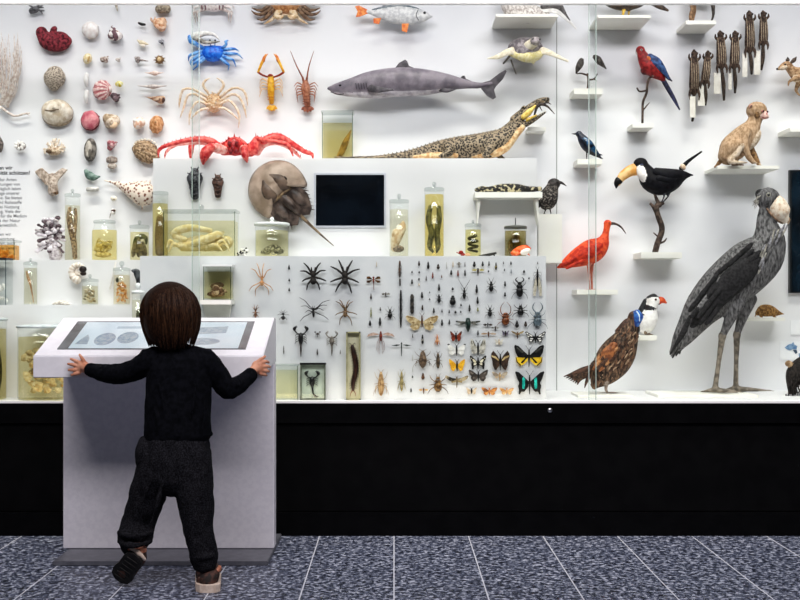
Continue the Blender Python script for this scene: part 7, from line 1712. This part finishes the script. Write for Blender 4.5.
# big beige moth
MO = mat('#a48a5c', '#d8c49a', 90, rough=.7); MD = mat('#6d5230', '#8d7044', 160)
FWF = [(.05, -.1), (.5, -.62), (.9, -.78), (1.0, -.62), (.86, -.1), (.6, .22), (.08, .12)]; HWF = [(.06, .05), (.62, .1), (.72, .5), (.5, .9), (.2, .74)]
bf(422, 322.4, 16.6, 9, 'largest beige moth with spread wings and brown eye spots', MO, MO, marks=[([(.45, .02), (.52, -.12), (.6, .0), (.53, .14)], MD), ([(.5, -.55), (.9, -.7), (.94, -.6), (.55, -.45)], MD)], fw=FWF, hwp=HWF, bm=BR, body=(.42, .32), name='moth')
bf(456, 336.5, 6, 5.4, 'small dark red butterfly left of the cicada', mat('#5d2012', '#93381d', 160), mat('#5d2012', '#93381d', 160), marks=[([(.7, -.75), (.95, -.9), (.9, -.55)], KB)])
WHT = mat('#e4e2da', '#f7f5ef', 120)
bf(456.6, 349.6, 9.2, 6, 'white butterfly with black wing tips', WHT, WHT, marks=[([(.72, -.86), (.88, -1), (1, -.92), (.96, -.7)], K)], fw=[(.06, -.1), (.5, -.62), (.88, -.98), (1.0, -.9), (.92, -.3), (.8, .1), (.1, .1)], hwp=[(.06, .05), (.8, .1), (.8, .6), (.5, .98), (.12, .5)])
YEL = mat('#dd9a12', '#f6bf2e', 120); YED = mat('#b06a12', '#cf8a22', 150)
bf(457, 365.4, 8, 6.4, 'bright yellow-orange butterfly in the lower middle', YEL, YEL, marks=[([(.5, -.3), (.58, -.36), (.6, -.22), (.52, -.2)], YED)], hmarks=[([(.4, .3), (.5, .26), (.52, .42), (.42, .44)], YED)], fw=[(.06, -.08), (.45, -.6), (.9, -.98), (1.0, -.9), (.96, -.3), (.84, .1), (.1, .1)])
GR = mat('#8d8a80', '#cdc9bd', 160); CRM = mat('#d9cfae', '#efe8d0', 130)
bf(478, 348, 7.8, 8.6, 'pale grey-veined butterfly with raised wings above the cream and black one', mat('#a8a496', '#d6d2c6', 160), GR, marks=[([(.3, -.3), (.6, -.9), (.7, -.8), (.45, -.2)], mat('#6d6a5f')), ([(.7, -.5), (.84, -.9), (.92, -.8), (.8, -.3)], mat('#6d6a5f'))], fw=[(.06, -.05), (.4, -.4), (.7, -1.05), (.95, -1), (.98, -.3), (.9, .2), (.1, .2)], hwp=[(.05, .05), (.85, .15), (.8, .6), (.5, .72), (.1, .5)])
bf(478, 362.4, 8.4, 7, 'cream and black butterfly with small tails in the lower middle', K, K, marks=[([(.2, -.18), (.55, -.5), (.7, -.4), (.5, -.02), (.25, .05)], CRM), ([(.72, -.55), (.84, -.7), (.86, -.5)], CRM)], hmarks=[([(.15, .1), (.5, .05), (.5, .4), (.25, .36)], CRM)], hwp=[(.08, .02), (.76, -.05), (.8, .4), (.7, .98), (.55, .98), (.48, .62), (.12, .4)])
DG = mat('#2a2522', '#4f4640', 150)
bf(478.3, 375.6, 9.8, 6.6, 'dark grey rounded butterfly below the cream and black one', DG, DG, marks=[([(.5, -.3), (.75, -.55), (.8, -.45), (.58, -.18)], mat('#7d736a'))], hmarks=[([(.35, .25), (.5, .15), (.58, .4), (.45, .52)], mat('#6d625a'))], fw=[(.06, -.1), (.5, -.62), (.9, -.92), (1.0, -.8), (.9, -.2), (.76, .05), (.1, .1)], hwp=[(.06, .05), (.72, .0), (.78, .4), (.55, .88), (.28, .8), (.1, .4)])
HM = mat('#1f1911', '#b3a382', 110, lo=.46, hi=.56)
bf(456.8, 380, 11.8, 7.4, 'brown mottled hawk moth with long body at the bottom', HM, mat('#6d5a3a', '#a89468', 150), fw=[(.06, -.2), (.4, -.3), (.86, -.62), (1.0, -.56), (.9, -.2), (.6, .12), (.1, .1)], hwp=[(.06, .05), (.5, .1), (.42, .38), (.1, .3)], bm=mat('#4a3b26', '#7d6a48', 150), body=(.35, 1.0), name='hawk_moth')
bf(471.5, 391, 5.4, 3.6, 'small pale moth at the bottom left of the orange-brown moths', PALE, PALE, name='moth', body=(.3, .4))
ORM = mat('#6d3a16', '#c98644', 170, lo=.42, hi=.6)
bf(489.3, 391, 8, 4.8, 'orange and dark brown moth at the bottom, left of two', ORM, mat('#a8602a', '#d9a05c', 170), fw=FWF, hwp=HWF, bm=mat('#8d4a1c', '#c47a3a', 150), name='moth')
bf(506.6, 391, 7.2, 4.2, 'lighter tan-orange moth at the bottom, right of two', mat('#a8743c', '#dcb07a', 170, lo=.42, hi=.6), mat('#b98a50', '#e2c08c', 170), fw=FWF, hwp=HWF, bm=mat('#a86a34', '#cf9a5c', 150), name='moth')
DB = mat('#21160f', '#453022', 130); BAND = mat('#a98e5c', '#d3bd8a', 150)
bf(500.3, 360.6, 9.4, 10, 'dark brown butterfly with a tan band across its wings', DB, DB, marks=[([(.15, -.1), (.5, -.42), (.92, -.55), (.95, -.4), (.55, -.22), (.2, .04)], BAND)], fw=[(.05, -.05), (.3, -.5), (.75, -1), (.95, -.75), (1.0, -.4), (.85, .05), (.1, .1)], hwp=[(.06, .05), (.84, .02), (.8, .5), (.6, .95), (.4, .9), (.1, .5)])
bf(499.8, 375.4, 8, 5, 'grey-beige moth below the brown banded butterfly', mat('#857664', '#b8aa96', 150, lo=.42, hi=.6), PALE, fw=FWF, hwp=[(.06, .05), (.6, .1), (.6, .5), (.3, .6)], name='moth', body=(.3, .8), bm=TAN)
bf(505.4, 333.2, 3.6, 2.6, 'tiny purple-grey butterfly below the brown long-armed beetle', mat('#4d4656', '#7d7488', 150), mat('#4d4656', '#7d7488', 150), ant=False)
bf(517.5, 333.8, 6.4, 4, 'tan-winged moth left of the black and white butterfly', mat('#6d5a3a', '#b09a6c', 150), mat('#8d7a56', '#c4b088', 150), fw=[(.06, -.15), (.5, -.5), (.9, -.75), (1, -.6), (.7, -.1), (.1, .1)], hwp=[(.05, .05), (.4, .05), (.3, .4), (.08, .3)], body=(.3, 1.0), bm=BR, name='moth')
bf(499, 342, 4.4, 3, 'faint whitish moth above the brown banded butterfly', mat('#cfc9bb', '#e8e3d6', 120), mat('#cfc9bb', '#e8e3d6', 120), bm=PALE, name='moth')
bf(535.4, 337.4, 10.4, 6.4, 'black and white butterfly with narrow wings under the blue-grey stag beetle', K, K, marks=[([(.25, -.2), (.55, -.5), (.66, -.42), (.4, -.1)], WHT), ([(.66, -.56), (.84, -.78), (.9, -.68), (.76, -.46)], WHT), ([(.55, -.12), (.76, -.32), (.8, -.2), (.66, -.04)], WHT)], hmarks=[([(.2, .12), (.5, .06), (.5, .26), (.26, .3)], WHT), ([(.3, .42), (.56, .34), (.56, .56), (.4, .66)], WHT)], fw=[(.06, -.1), (.5, -.55), (.85, -.95), (1.0, -.85), (.9, -.45), (.74, -.02), (.1, .1)], hwp=[(.06, .05), (.62, .0), (.68, .4), (.56, .8), (.36, .76), (.1, .4)])
YB2 = mat('#dcae0e', '#f2ce32', 120)
bf(529, 356.4, 15, 11.6, 'large black birdwing butterfly with yellow hind wings at the right edge', K, YB2, marks=[([(.35, -.4), (.8, -.82), (.84, -.72), (.45, -.3)], mat('#2f2f2c', '#4d4d46', 150))], hmarks=[([(.1, .1), (.2, .06), (.56, .52), (.46, .62)], K), ([(.84, .1), (.9, .06), (.84, .5), (.56, .82), (.5, .76), (.78, .44)], mat('#3a300c'))], fw=[(.04, -.1), (.3, -.4), (.7, -.9), (.94, -1), (1.0, -.86), (.9, -.3), (.74, .06), (.06, .12)], hwp=[(.05, .06), (.72, .02), (.9, .08), (.86, .5), (.6, .82), (.36, .7), (.1, .4)])
TEAL = mat('#0f8d84', '#35c9b8', 120, rough=.3)
SWF = [(.05, -.1), (.3, -.4), (.72, -.9), (.96, -1), (1.0, -.88), (.84, -.3), (.72, .0), (.06, .12)]; SWH = [(.06, .06), (.7, -.02), (.8, .3), (.72, .66), (.76, 1.0), (.66, 1.04), (.58, .8), (.36, .8), (.12, .4)]
bf(529.6, 382.6, 14.6, 11.4, 'large black swallowtail butterfly with a teal stripe at the bottom right', K, K, marks=[([(.3, -.3), (.42, -.5), (.5, -.4), (.5, .04), (.34, .06)], TEAL)], hmarks=[([(.3, .05), (.52, .02), (.5, .5), (.36, .56)], TEAL)], fw=SWF, hwp=SWH)
# ---------------------------------------------------------------- interactive desk
KX0, KX1 = -1.227, -.445
KW = mat('#dedde2', '#e4e3e8', 30, rough=.5, spec=.25); KG = mat('#e2dfe6', '#e9e6ec', 60, rough=.5, spec=.3)
desk = bpy.data.objects.new('information_desk', None); COL.objects.link(desk); desk.location = ((KX0 + KX1) / 2, 4.2, 0)
tag(desk, 'white interactive desk with a sloping touch screen that the child holds on to', 'desk')
def dp(name, x0, x1, y0, y1, z0, z1, m, bev=.003):
    o = box_obj(name, x0 - desk.location.x, x1 - desk.location.x, y0 - 4.2, y1 - 4.2, z0, z1, m, parent=desk, bevel=bev); return o
dp('base_plate', -1.205, KX1, 3.985, 4.47, 0, .016, mat('#5f6068', '#6b6c74', 30, rough=.4, metal=.3), .002)
dp('pedestal', KX0, KX1, 4.19, 4.265, .0165, .70, KG)
def mesh_part(name, vs, fs, m, parent, bevel=0.0):
    me = bpy.data.meshes.new(name); bm = bmesh.new()
    bv = [bm.verts.new((v[0] - desk.location.x, v[1] - 4.2, v[2])) for v in vs]
    for f in fs: bm.faces.new([bv[i] for i in f])
    bmesh.ops.recalc_face_normals(bm, faces=bm.faces[:])
    if bevel: bmesh.ops.bevel(bm, geom=bm.edges[:], offset=bevel, segments=2, affect='EDGES')
    bm.to_mesh(me); bm.free(); me.materials.append(m); o = new_obj(name, me); o.parent = parent; return o
YF0, YF1, ZF0, ZF1, ZFB = 3.84, 4.19, .747, .872, .672
prof = [(YF0, ZF0), (YF1, ZF1), (4.265, ZF1 - .0), (4.265, .701), (4.19, .701), (YF0, ZFB)]
vs = [(KX0, y, z) for y, z in prof] + [(KX1, y, z) for y, z in prof]
n = len(prof); fs = [tuple(range(n)), tuple(range(2 * n - 1, n - 1, -1))] + [(i, (i + 1) % n, n + (i + 1) % n, n + i) for i in range(n)]
mesh_part('console', vs, fs, KW, desk, .003)
nrm = Vector((0, -(ZF1 - ZF0), YF1 - YF0)).normalized()
def sl(x, t, h): p = Vector((x, YF0 + (YF1 - YF0) * t, ZF0 + (ZF1 - ZF0) * t)) + nrm * h; return tuple(p)
def slab(name, poly, h0, h1, m, parent):
    vs = [sl(x, t, h0) for x, t in poly] + [sl(x, t, h1) for x, t in poly]; n = len(poly)
    fs = [tuple(range(n)), tuple(range(2 * n - 1, n - 1, -1))] + [(i, (i + 1) % n, n + (i + 1) % n, n + i) for i in range(n)]
    return mesh_part(name, vs, fs, m, parent)
bz = slab('touch_screen', [(-1.161, .155), (-.511, .155), (-.511, .89), (-1.161, .89)], .0002, .0025, mat('#44464a', '#55575b', 12, rough=.15, spec=.6), desk)
im = slab('screen_image', [(-1.124, .17), (-.538, .17), (-.538, .86), (-1.124, .86)], .0026, .0030, glow_mat('#c9dbe6', .80, '#dbe7ee', 6), bz)
e1 = glow_mat('#8fa6bd', .6, '#b3c3d1', 60); e2 = glow_mat('#aebfce', .6, '#c4d0da', 60)
def oval(cx, ct, rx, rt, m, nm='picture'): slab(nm, [(cx + rx * cos(i * pi / 14), ct + rt * sin(i * pi / 14)) for i in range(28)], .0031, .0033, m, bz)
oval(-1.018, .40, .036, .16, e1); oval(-1.018, .40, .029, .125, e2); oval(-.940, .44, .036, .15, e1); oval(-.940, .44, .027, .11, e2)
slab('picture', [(-1.112, .27), (-1.068, .27), (-1.074, .42), (-1.088, .52), (-1.10, .42)], .0031, .0033, e1, bz)
slab('picture', [(-1.0, .68), (-.86, .68), (-.86, .74), (-1.0, .74)], .0031, .0033, glow_mat('#b5cada', .7), bz)
slab('picture', [(-.79, .50), (-.60, .56), (-.60, .74), (-.79, .68)], .0031, .0033, e2, bz); oval(-.68, .34, .07, .09, e2)

# ---------------------------------------------------------------- the child
YK_ = 3.67
zsole = 0.0
fpy = CY + EYE * F / YK_          # row of the floor at the child's distance
kid = Thing('person', 'small child from behind in dark top and grey trousers, arms spread on the desk', 'person', YK_, (180, fpy), z=0.0)
SKIN = mat('#b8795c', '#cf967a', 30, rough=.5); 
TOP = mat('#050609', '#0c0d12', 160, rough=.9, bump=.25, spec=.05); TRO = mat('#0b0b0d', '#2b2b30', 650, rough=.95, lo=.40, hi=.72, bump=.5, spec=.05)
HAIR = mat('#0f0906', '#2e1b10', 70, rough=.6, spec=.06, stretch=(6, 6, .5)); 
def C(x, y, d=0): return pc(x, y, d)
# body: one continuous surface
g = G()
g.ell(C(171, 313, 8), (23.5, 27.5, 25), SKIN); g.ell(C(171, 328, 18), (16, 15, 15), SKIN)
g.tube([C(173, 335, 8), C(175, 356, 5)], [11, 12], SKIN, seg=14)
g.tube([C(177, 358, 6), C(178, 385, 5), C(177, 415, 3), C(177, 437, 2)], [24, 25, 25, 25], SKIN, seg=18, sub=2, fl=.6)
LS, LE, LW = C(149, 363, 8), C(118, 374, 20), C(90.5, 369, 41)
RS, RE, RW = C(208, 364, 8), C(227, 389, 18), C(252.5, 371.5, 40)
g.tube([C(160, 362, 6), LS, LE, LW], [10, 9.5, 7.4, 5], SKIN, seg=12, sub=3); g.tube([C(198, 362, 6), RS, RE, RW], [10, 9.5, 7.4, 5], SKIN, seg=12, sub=3)
g.tube([C(166, 440, 2), C(152, 478, 6), C(140, 518, 14), C(132.5, 548, 4)], [15, 13, 9.6, 6.6], SKIN, seg=12, sub=3); g.tube([C(188, 440, 2), C(194, 490, 0), C(201, 535, -1), C(205, 570, 0)], [15, 13, 9.6, 6.6], SKIN, seg=12, sub=3)
# left hand: spread on the front lip of the desk
g.ell(C(82.8, 366.6, 46.5), (7.0, 6.8, 3.0), SKIN, rot=5); g.tube([LW, C(84, 367, 46)], [5, 5], SKIN, seg=10)
for pts in (((84, 361.5, 46), (81.6, 357.6, 45.6), (79.4, 354.4, 47)), ((79.5, 362.6, 46.5), (74.6, 360.4, 45.4), (70.6, 358.8, 47.6)), ((78, 366, 46.8), (72.4, 364.6, 45.4), (67.8, 363.8, 47.6)), ((78, 369.6, 46.8), (72.6, 369.8, 45.4), (68.4, 370, 47.6)), ((79.4, 372.8, 46.6), (75, 374, 45.6), (71.4, 375, 47.6))):
    g.tube([C(*p) for p in pts], [2.1, 1.85, 1.35], SKIN, seg=9, sub=2)
# right hand: wrapped round the right front corner
g.ell(C(257.6, 367.2, 44.5), (6.6, 7.4, 3.6), SKIN, rot=-20); g.tube([RW, C(256, 368, 44)], [5, 5], SKIN, seg=10)
for pts in (((256.6, 363, 44), (260.6, 359.4, 45), (265.4, 356.2, 49)), ((261, 362.8, 44.6), (266, 361.4, 48), (268.8, 362.4, 55)), ((262, 366.6, 44.6), (267.4, 366.2, 48), (270, 367, 56)), ((261.6, 370.4, 44.4), (266.8, 370.8, 48), (269, 371.4, 55)), ((260, 373.4, 44.2), (264.4, 374.6, 47.6), (266.6, 375.2, 53))):
    g.tube([C(*p) for p in pts], [2.2, 1.95, 1.4], SKIN, seg=9, sub=2)
# face
g.ell(C(171, 318, 32.6), (2.4, 3.4, 3.4), SKIN); g.ell(C(171, 328.5, 31), (4.6, 1.7, 2), SKIN)
for sg in (-1, 1): g.ell(C(171 + sg * 23.4, 316, 9), (2.2, 5.4, 3.6), SKIN)
kid.part('body', g, remesh=.75, smooth=2, label='pale skin of head and hands')
for sg in (-1, 1):
    g = G(); g.ell(C(171 + sg * 8.4, 312, 31), (2.4, 1.6, 1.6), mat('#f0ece8', rough=.2)); g.ell(C(171 + sg * 8.4, 312, 32.2), (1.2, 1.2, .8), mat('#2a1a10', rough=.1)); kid.part('eye', g)
g = G(); g.tube([C(166.6, 328.6, 32.6), C(171, 329.4, 33.2), C(175.4, 328.6, 32.6)], [.5, .8, .5], mat('#a85a50'), sub=2, seg=6); kid.part('mouth', g)
# top
g = G()
g.tube([C(173, 346, 5), C(175, 354, 5), C(178, 367, 5), C(178.4, 392, 4), C(178, 415, 2), C(177.6, 429, 1), C(178, 436.6, 1)], [13, 24, 31, 33, 33.4, 33.6, 34], TOP, seg=26, sub=3, fl=.62)
g.ell(C(153, 360, 7), (13, 12.5, 12), TOP); g.ell(C(205, 360.5, 7), (13, 12.5, 12), TOP); g.tube([C(158, 353.5, 6), C(146, 359, 7)], [8, 10], TOP); g.tube([C(192, 352.5, 6), C(208, 358.5, 7)], [8, 10], TOP)
g.tube([C(158, 362, 7), LS, C(133, 370.5, 14), LE, C(103, 373, 32), C(89, 369.6, 41.6)], [13.4, 12.6, 11.2, 10.6, 9.4, 7], TOP, seg=16, sub=3)
g.tube([C(200, 363, 7), RS, C(219, 377, 13), RE, C(239, 384.5, 28), C(252, 373.6, 39.4)], [13.4, 12.6, 11.4, 10.8, 9.6, 7.2], TOP, seg=16, sub=3)
r = random.Random(41)
for i in range(5):       # creases in the bent sleeves
    u = i / 5; g.tube([C(234 + 13 * u, 380 - 3 * u, 14 + 18 * u), C(236 + 12 * u, 386 - 7 * u, 12 + 18 * u), C(236.6 + 12 * u, 391 - 11 * u, 22 + 16 * u)], [.8, 1.8, .8], TOP, seg=6, sub=2)
    g.tube([C(128 - 32 * u, 363 + 2 * u, 8 + 22 * u), C(126 - 32 * u, 372, 6 + 22 * u), C(128 - 32 * u, 381 - 2 * u, 12 + 20 * u)], [1, 2, 1], TOP, seg=6, sub=2)
for x0, y0, x1, y1 in ((158, 380, 166, 426), (196, 376, 190, 420), (176, 396, 179, 432), (152, 400, 158, 434), (206, 398, 201, 434)): g.tube([C(x0, y0, -15.5), C((x0 + x1) / 2 + 1.5, (y0 + y1) / 2, -19.2 + abs(x0 - 178) * .10), C(x1, y1, -17)], [.6, 1.6, .8], TOP, seg=6, sub=3)
g.tube([C(148.6, 431, 1), C(178, 436, -19), C(211.6, 434, 1)], [2, 2.2, 2], TOP, seg=8, sub=3)
kid.part('sweater', g, remesh=.95, smooth=3, ripple=(.9, 11), label='plain dark navy-black long-sleeved top')
# trousers
g = G()
g.tube([C(177.4, 430, 2), C(176.6, 445, 1), C(176, 462, 0), C(175, 478, 0)], [30, 33, 34, 30], TRO, seg=22, sub=3, fl=.66)
g.tube([C(162, 452, 2), C(155, 475, 3), C(146, 500, 8), C(140, 520, 12), C(135, 537, 8), C(133.4, 550, 2)], [20.5, 20, 18, 16.8, 17.4, 12.4], TRO, seg=20, sub=3, fl=.92)
g.tube([C(190, 452, 0), C(193, 480, -2), C(196, 508, -2), C(199.6, 535, -2), C(203.4, 555, -1), C(205.4, 567, 0)], [20.5, 20, 17.6, 14.6, 13.8, 11.6], TRO, seg=20, sub=3, fl=.92)
g.ell(C(148, 452, 2), (13, 20, 16), TRO, rot=12)
for (x, y, w_, d_) in ((135.4, 534, 17.6, 2), (135, 543.5, 16, 0)):
    g.tube([C(x - w_, y - 2, d_ + 6), C(x - w_ * .5, y + 1.6, d_ - 13), C(x + w_ * .4, y + 1, d_ - 14), C(x + w_, y - 2.4, d_ + 4)], [1.6, 3, 3, 1.6], TRO, seg=7, sub=3)
for (x, y, w_) in ((203.4, 555.5, 13),):
    g.tube([C(x - w_, y - 1, 2), C(x - w_ * .4, y + 1.4, -11.6), C(x + w_ * .5, y + .8, -11.6), C(x + w_, y - 2, 2)], [1.4, 2.6, 2.6, 1.4], TRO, seg=7, sub=3)
for pts in (((152, 458), (150, 480), (142, 504)), ((163, 480), (157, 505), (150, 526)), ((184, 486), (189, 506), (192, 530)), ((203, 466), (203, 495), (205, 525))):
    g.tube([C(p[0], p[1], (-19, -16.5, -12)[i]) for i, p in enumerate(pts)], [1, 2, 1], TRO, seg=6, sub=3)
kid.part('trousers', g, remesh=1.0, smooth=3, ripple=(1.7, 11), label='heather dark grey knit trousers, bunched at the ankles')
HAIR2 = mat('#1b100a', '#402817', 70, rough=.55, stretch=(6, 6, .5), spec=.1)
# hair : bob to the nape, with strands
g = G()
g.ell(C(170, 310, 6), (27.6, 29, 27.4), HAIR, seg=28, rings=18); g.tube([C(170, 304, 5), C(170.3, 318, 4), C(170.8, 330, 3), C(171.4, 339, 3), C(172, 343, 3)], [26, 27.6, 25.4, 21, 16], HAIR, seg=26, sub=3, fl=.95)
hb = g
r = random.Random(51)
g = G()
cx_, cy_, cd_ = 169.5, 283.4, 7
for i in range(430):
    a = r.uniform(0, 2 * pi); front = sin(a) > .35
    if front and abs(cos(a)) < .72: endy = 300 + r.uniform(-3, 2)
    else: endy = 341 + r.uniform(-8, 6) + 4 * (1 if sin(a) < 0 else 0) * (1 - abs(cos(a)))
    pts = []
    tw = r.uniform(-.16, .16)
    for u in (0, .12, .28, .5, .75, 1.0):
        yy = cy_ + (endy - cy_) * u
        v = min(1, max(-1, (yy - 314) / 31.5))
        R_ = 29.3 * math.sqrt(max(.04, 1 - v * v)) if yy < 314 else 29.3 - 7.2 * ((yy - 314) / 32) ** 1.7
        R_ *= 1 + r.uniform(-.015, .03)
        aa = a + tw * u
        pts.append(C(170.4 + (R_ * cos(aa)) + (yy - 314) * .03, yy, 6 + R_ * .99 * sin(aa)))
    g.tube(pts, [.6, .95, 1.15, 1.25, 1.1, .3], HAIR if r.random() < .5 else HAIR2, seg=5, sub=2)
h = kid.part('hair', hb, remesh=1.1, smooth=4, label='dark brown bob-cut hair')
kid.part('strands', g, parent=h)
# shoes
SOLE = mat('#c9b3a2', '#dccabb', 60, rough=.6); UP = mat('#1d1512', '#4b2f26', 120, rough=.7); UPR = mat('#a0604a', '#c98a70', 120, rough=.7); SOLEB = mat('#0b0a0a', '#1d1a19', 200, rough=.7)
# right shoe flat on the floor, heel to the viewer
s0 = fpy
def RS_(x, h, d): return (CX + (x - CX) * (1 + d / F), s0 - h, d)
g = G(); g.tube([RS_(207.6, 7.6, -10), RS_(207.8, 10, -6), RS_(208, 11, 6), RS_(208.4, 9.6, 22), RS_(209, 8, 38), RS_(209.4, 7, 50)], [8, 12, 12.6, 11.8, 12.4, 8], UP, seg=16, sub=3, fl=.7); g.tube([RS_(206, 12, 0), RS_(205.6, 21, 0)], [10.4, 9.8], UP, seg=14, fl=.9); s1 = kid.part('shoe', g, label='dark brown shoe with pale sole, flat on the floor')
g = G(); pts = [(-12, -13), (-8, -18.4), (0, -20), (8, -18.4), (12.4, -13), (13, 4), (13.4, 28), (11, 46), (3, 57), (-5, 56), (-11.6, 44), (-12.4, 24), (-12.6, 4)]
vs = [RS_(207.8 + x, .2, d) for x, d in pts] + [RS_(207.8 + x, 7.6, d) for x, d in pts]; n = len(pts)
g._add(vs, [tuple(range(n)), tuple(range(2 * n - 1, n - 1, -1))] + [(i, (i + 1) % n, n + (i + 1) % n, n + i) for i in range(n)], SOLE, False); kid.part('sole', g, parent=s1, label='pale beige sole')
g = G(); g.tube([RS_(216, 15, -3), RS_(219.4, 20, 4), RS_(219.6, 14, 16)], [2, 2.2, 2], UPR, seg=8, sub=2); kid.part('strap', g, parent=s1, label='brown-pink strap')
# left shoe on tiptoe, sole to the viewer
hl = Vector(C(137, 555, -6)); to = Vector(C(116, 583, 16)); ax_ = (to - hl).normalized(); vw = Vector((0, 0, -1)); sd = ax_.cross(vw).normalized(); nv = sd.cross(ax_).normalized()
if nv.z > 0: nv = -nv
def LSH(u, v, h): q = hl + ax_ * (u * 38 - 2) + sd * v + nv * h; return (q.x, q.y, q.z)
pts = [(-.08, -4), (.0, -8.6), (.2, -10.6), (.45, -9.6), (.7, -12), (.9, -10.4), (1.02, -4), (1.02, 3), (.92, 9.4), (.7, 11.6), (.45, 9.4), (.2, 10.2), (0, 8.4), (-.08, 4)]
vs = [LSH(u, v, 3) for u, v in pts] + [LSH(u, v, 7) for u, v in pts]; n = len(pts)
g = G(); g.tube([LSH(.02, 0, -3), LSH(.2, 0, -5), LSH(.5, 0, -3), LSH(.8, 0, -1), LSH(.98, 0, 0)], [8, 10.6, 10.6, 10.6, 6], UP, seg=16, sub=3, fl=.85); g.tube([LSH(.05, 0, -4), tuple(C(134.4, 546, 0))], [9, 9.4], UPR, seg=12); s2 = kid.part('shoe', g, label='raised shoe on tiptoe with brown-pink heel')
g = G(); g._add(vs, [tuple(range(n)), tuple(range(2 * n - 1, n - 1, -1))] + [(i, (i + 1) % n, n + (i + 1) % n, n + i) for i in range(n)], SOLEB, False)
for i in range(6): g.tube([LSH(.1 + i * .15, -6, 7.2), LSH(.13 + i * .15, 6, 7.2)], .7, SOLEB, seg=5)
kid.part('sole', g, parent=s2, label='black ridged sole facing the viewer')
g = G(); g.tube([LSH(-.02, -9, 1), LSH(-.1, 0, 2.4), LSH(-.02, 9, 1)], [1.6, 2.6, 1.6], SOLE, seg=8, sub=3); kid.part('heel_edge', g, parent=s2, label='pale heel edge')
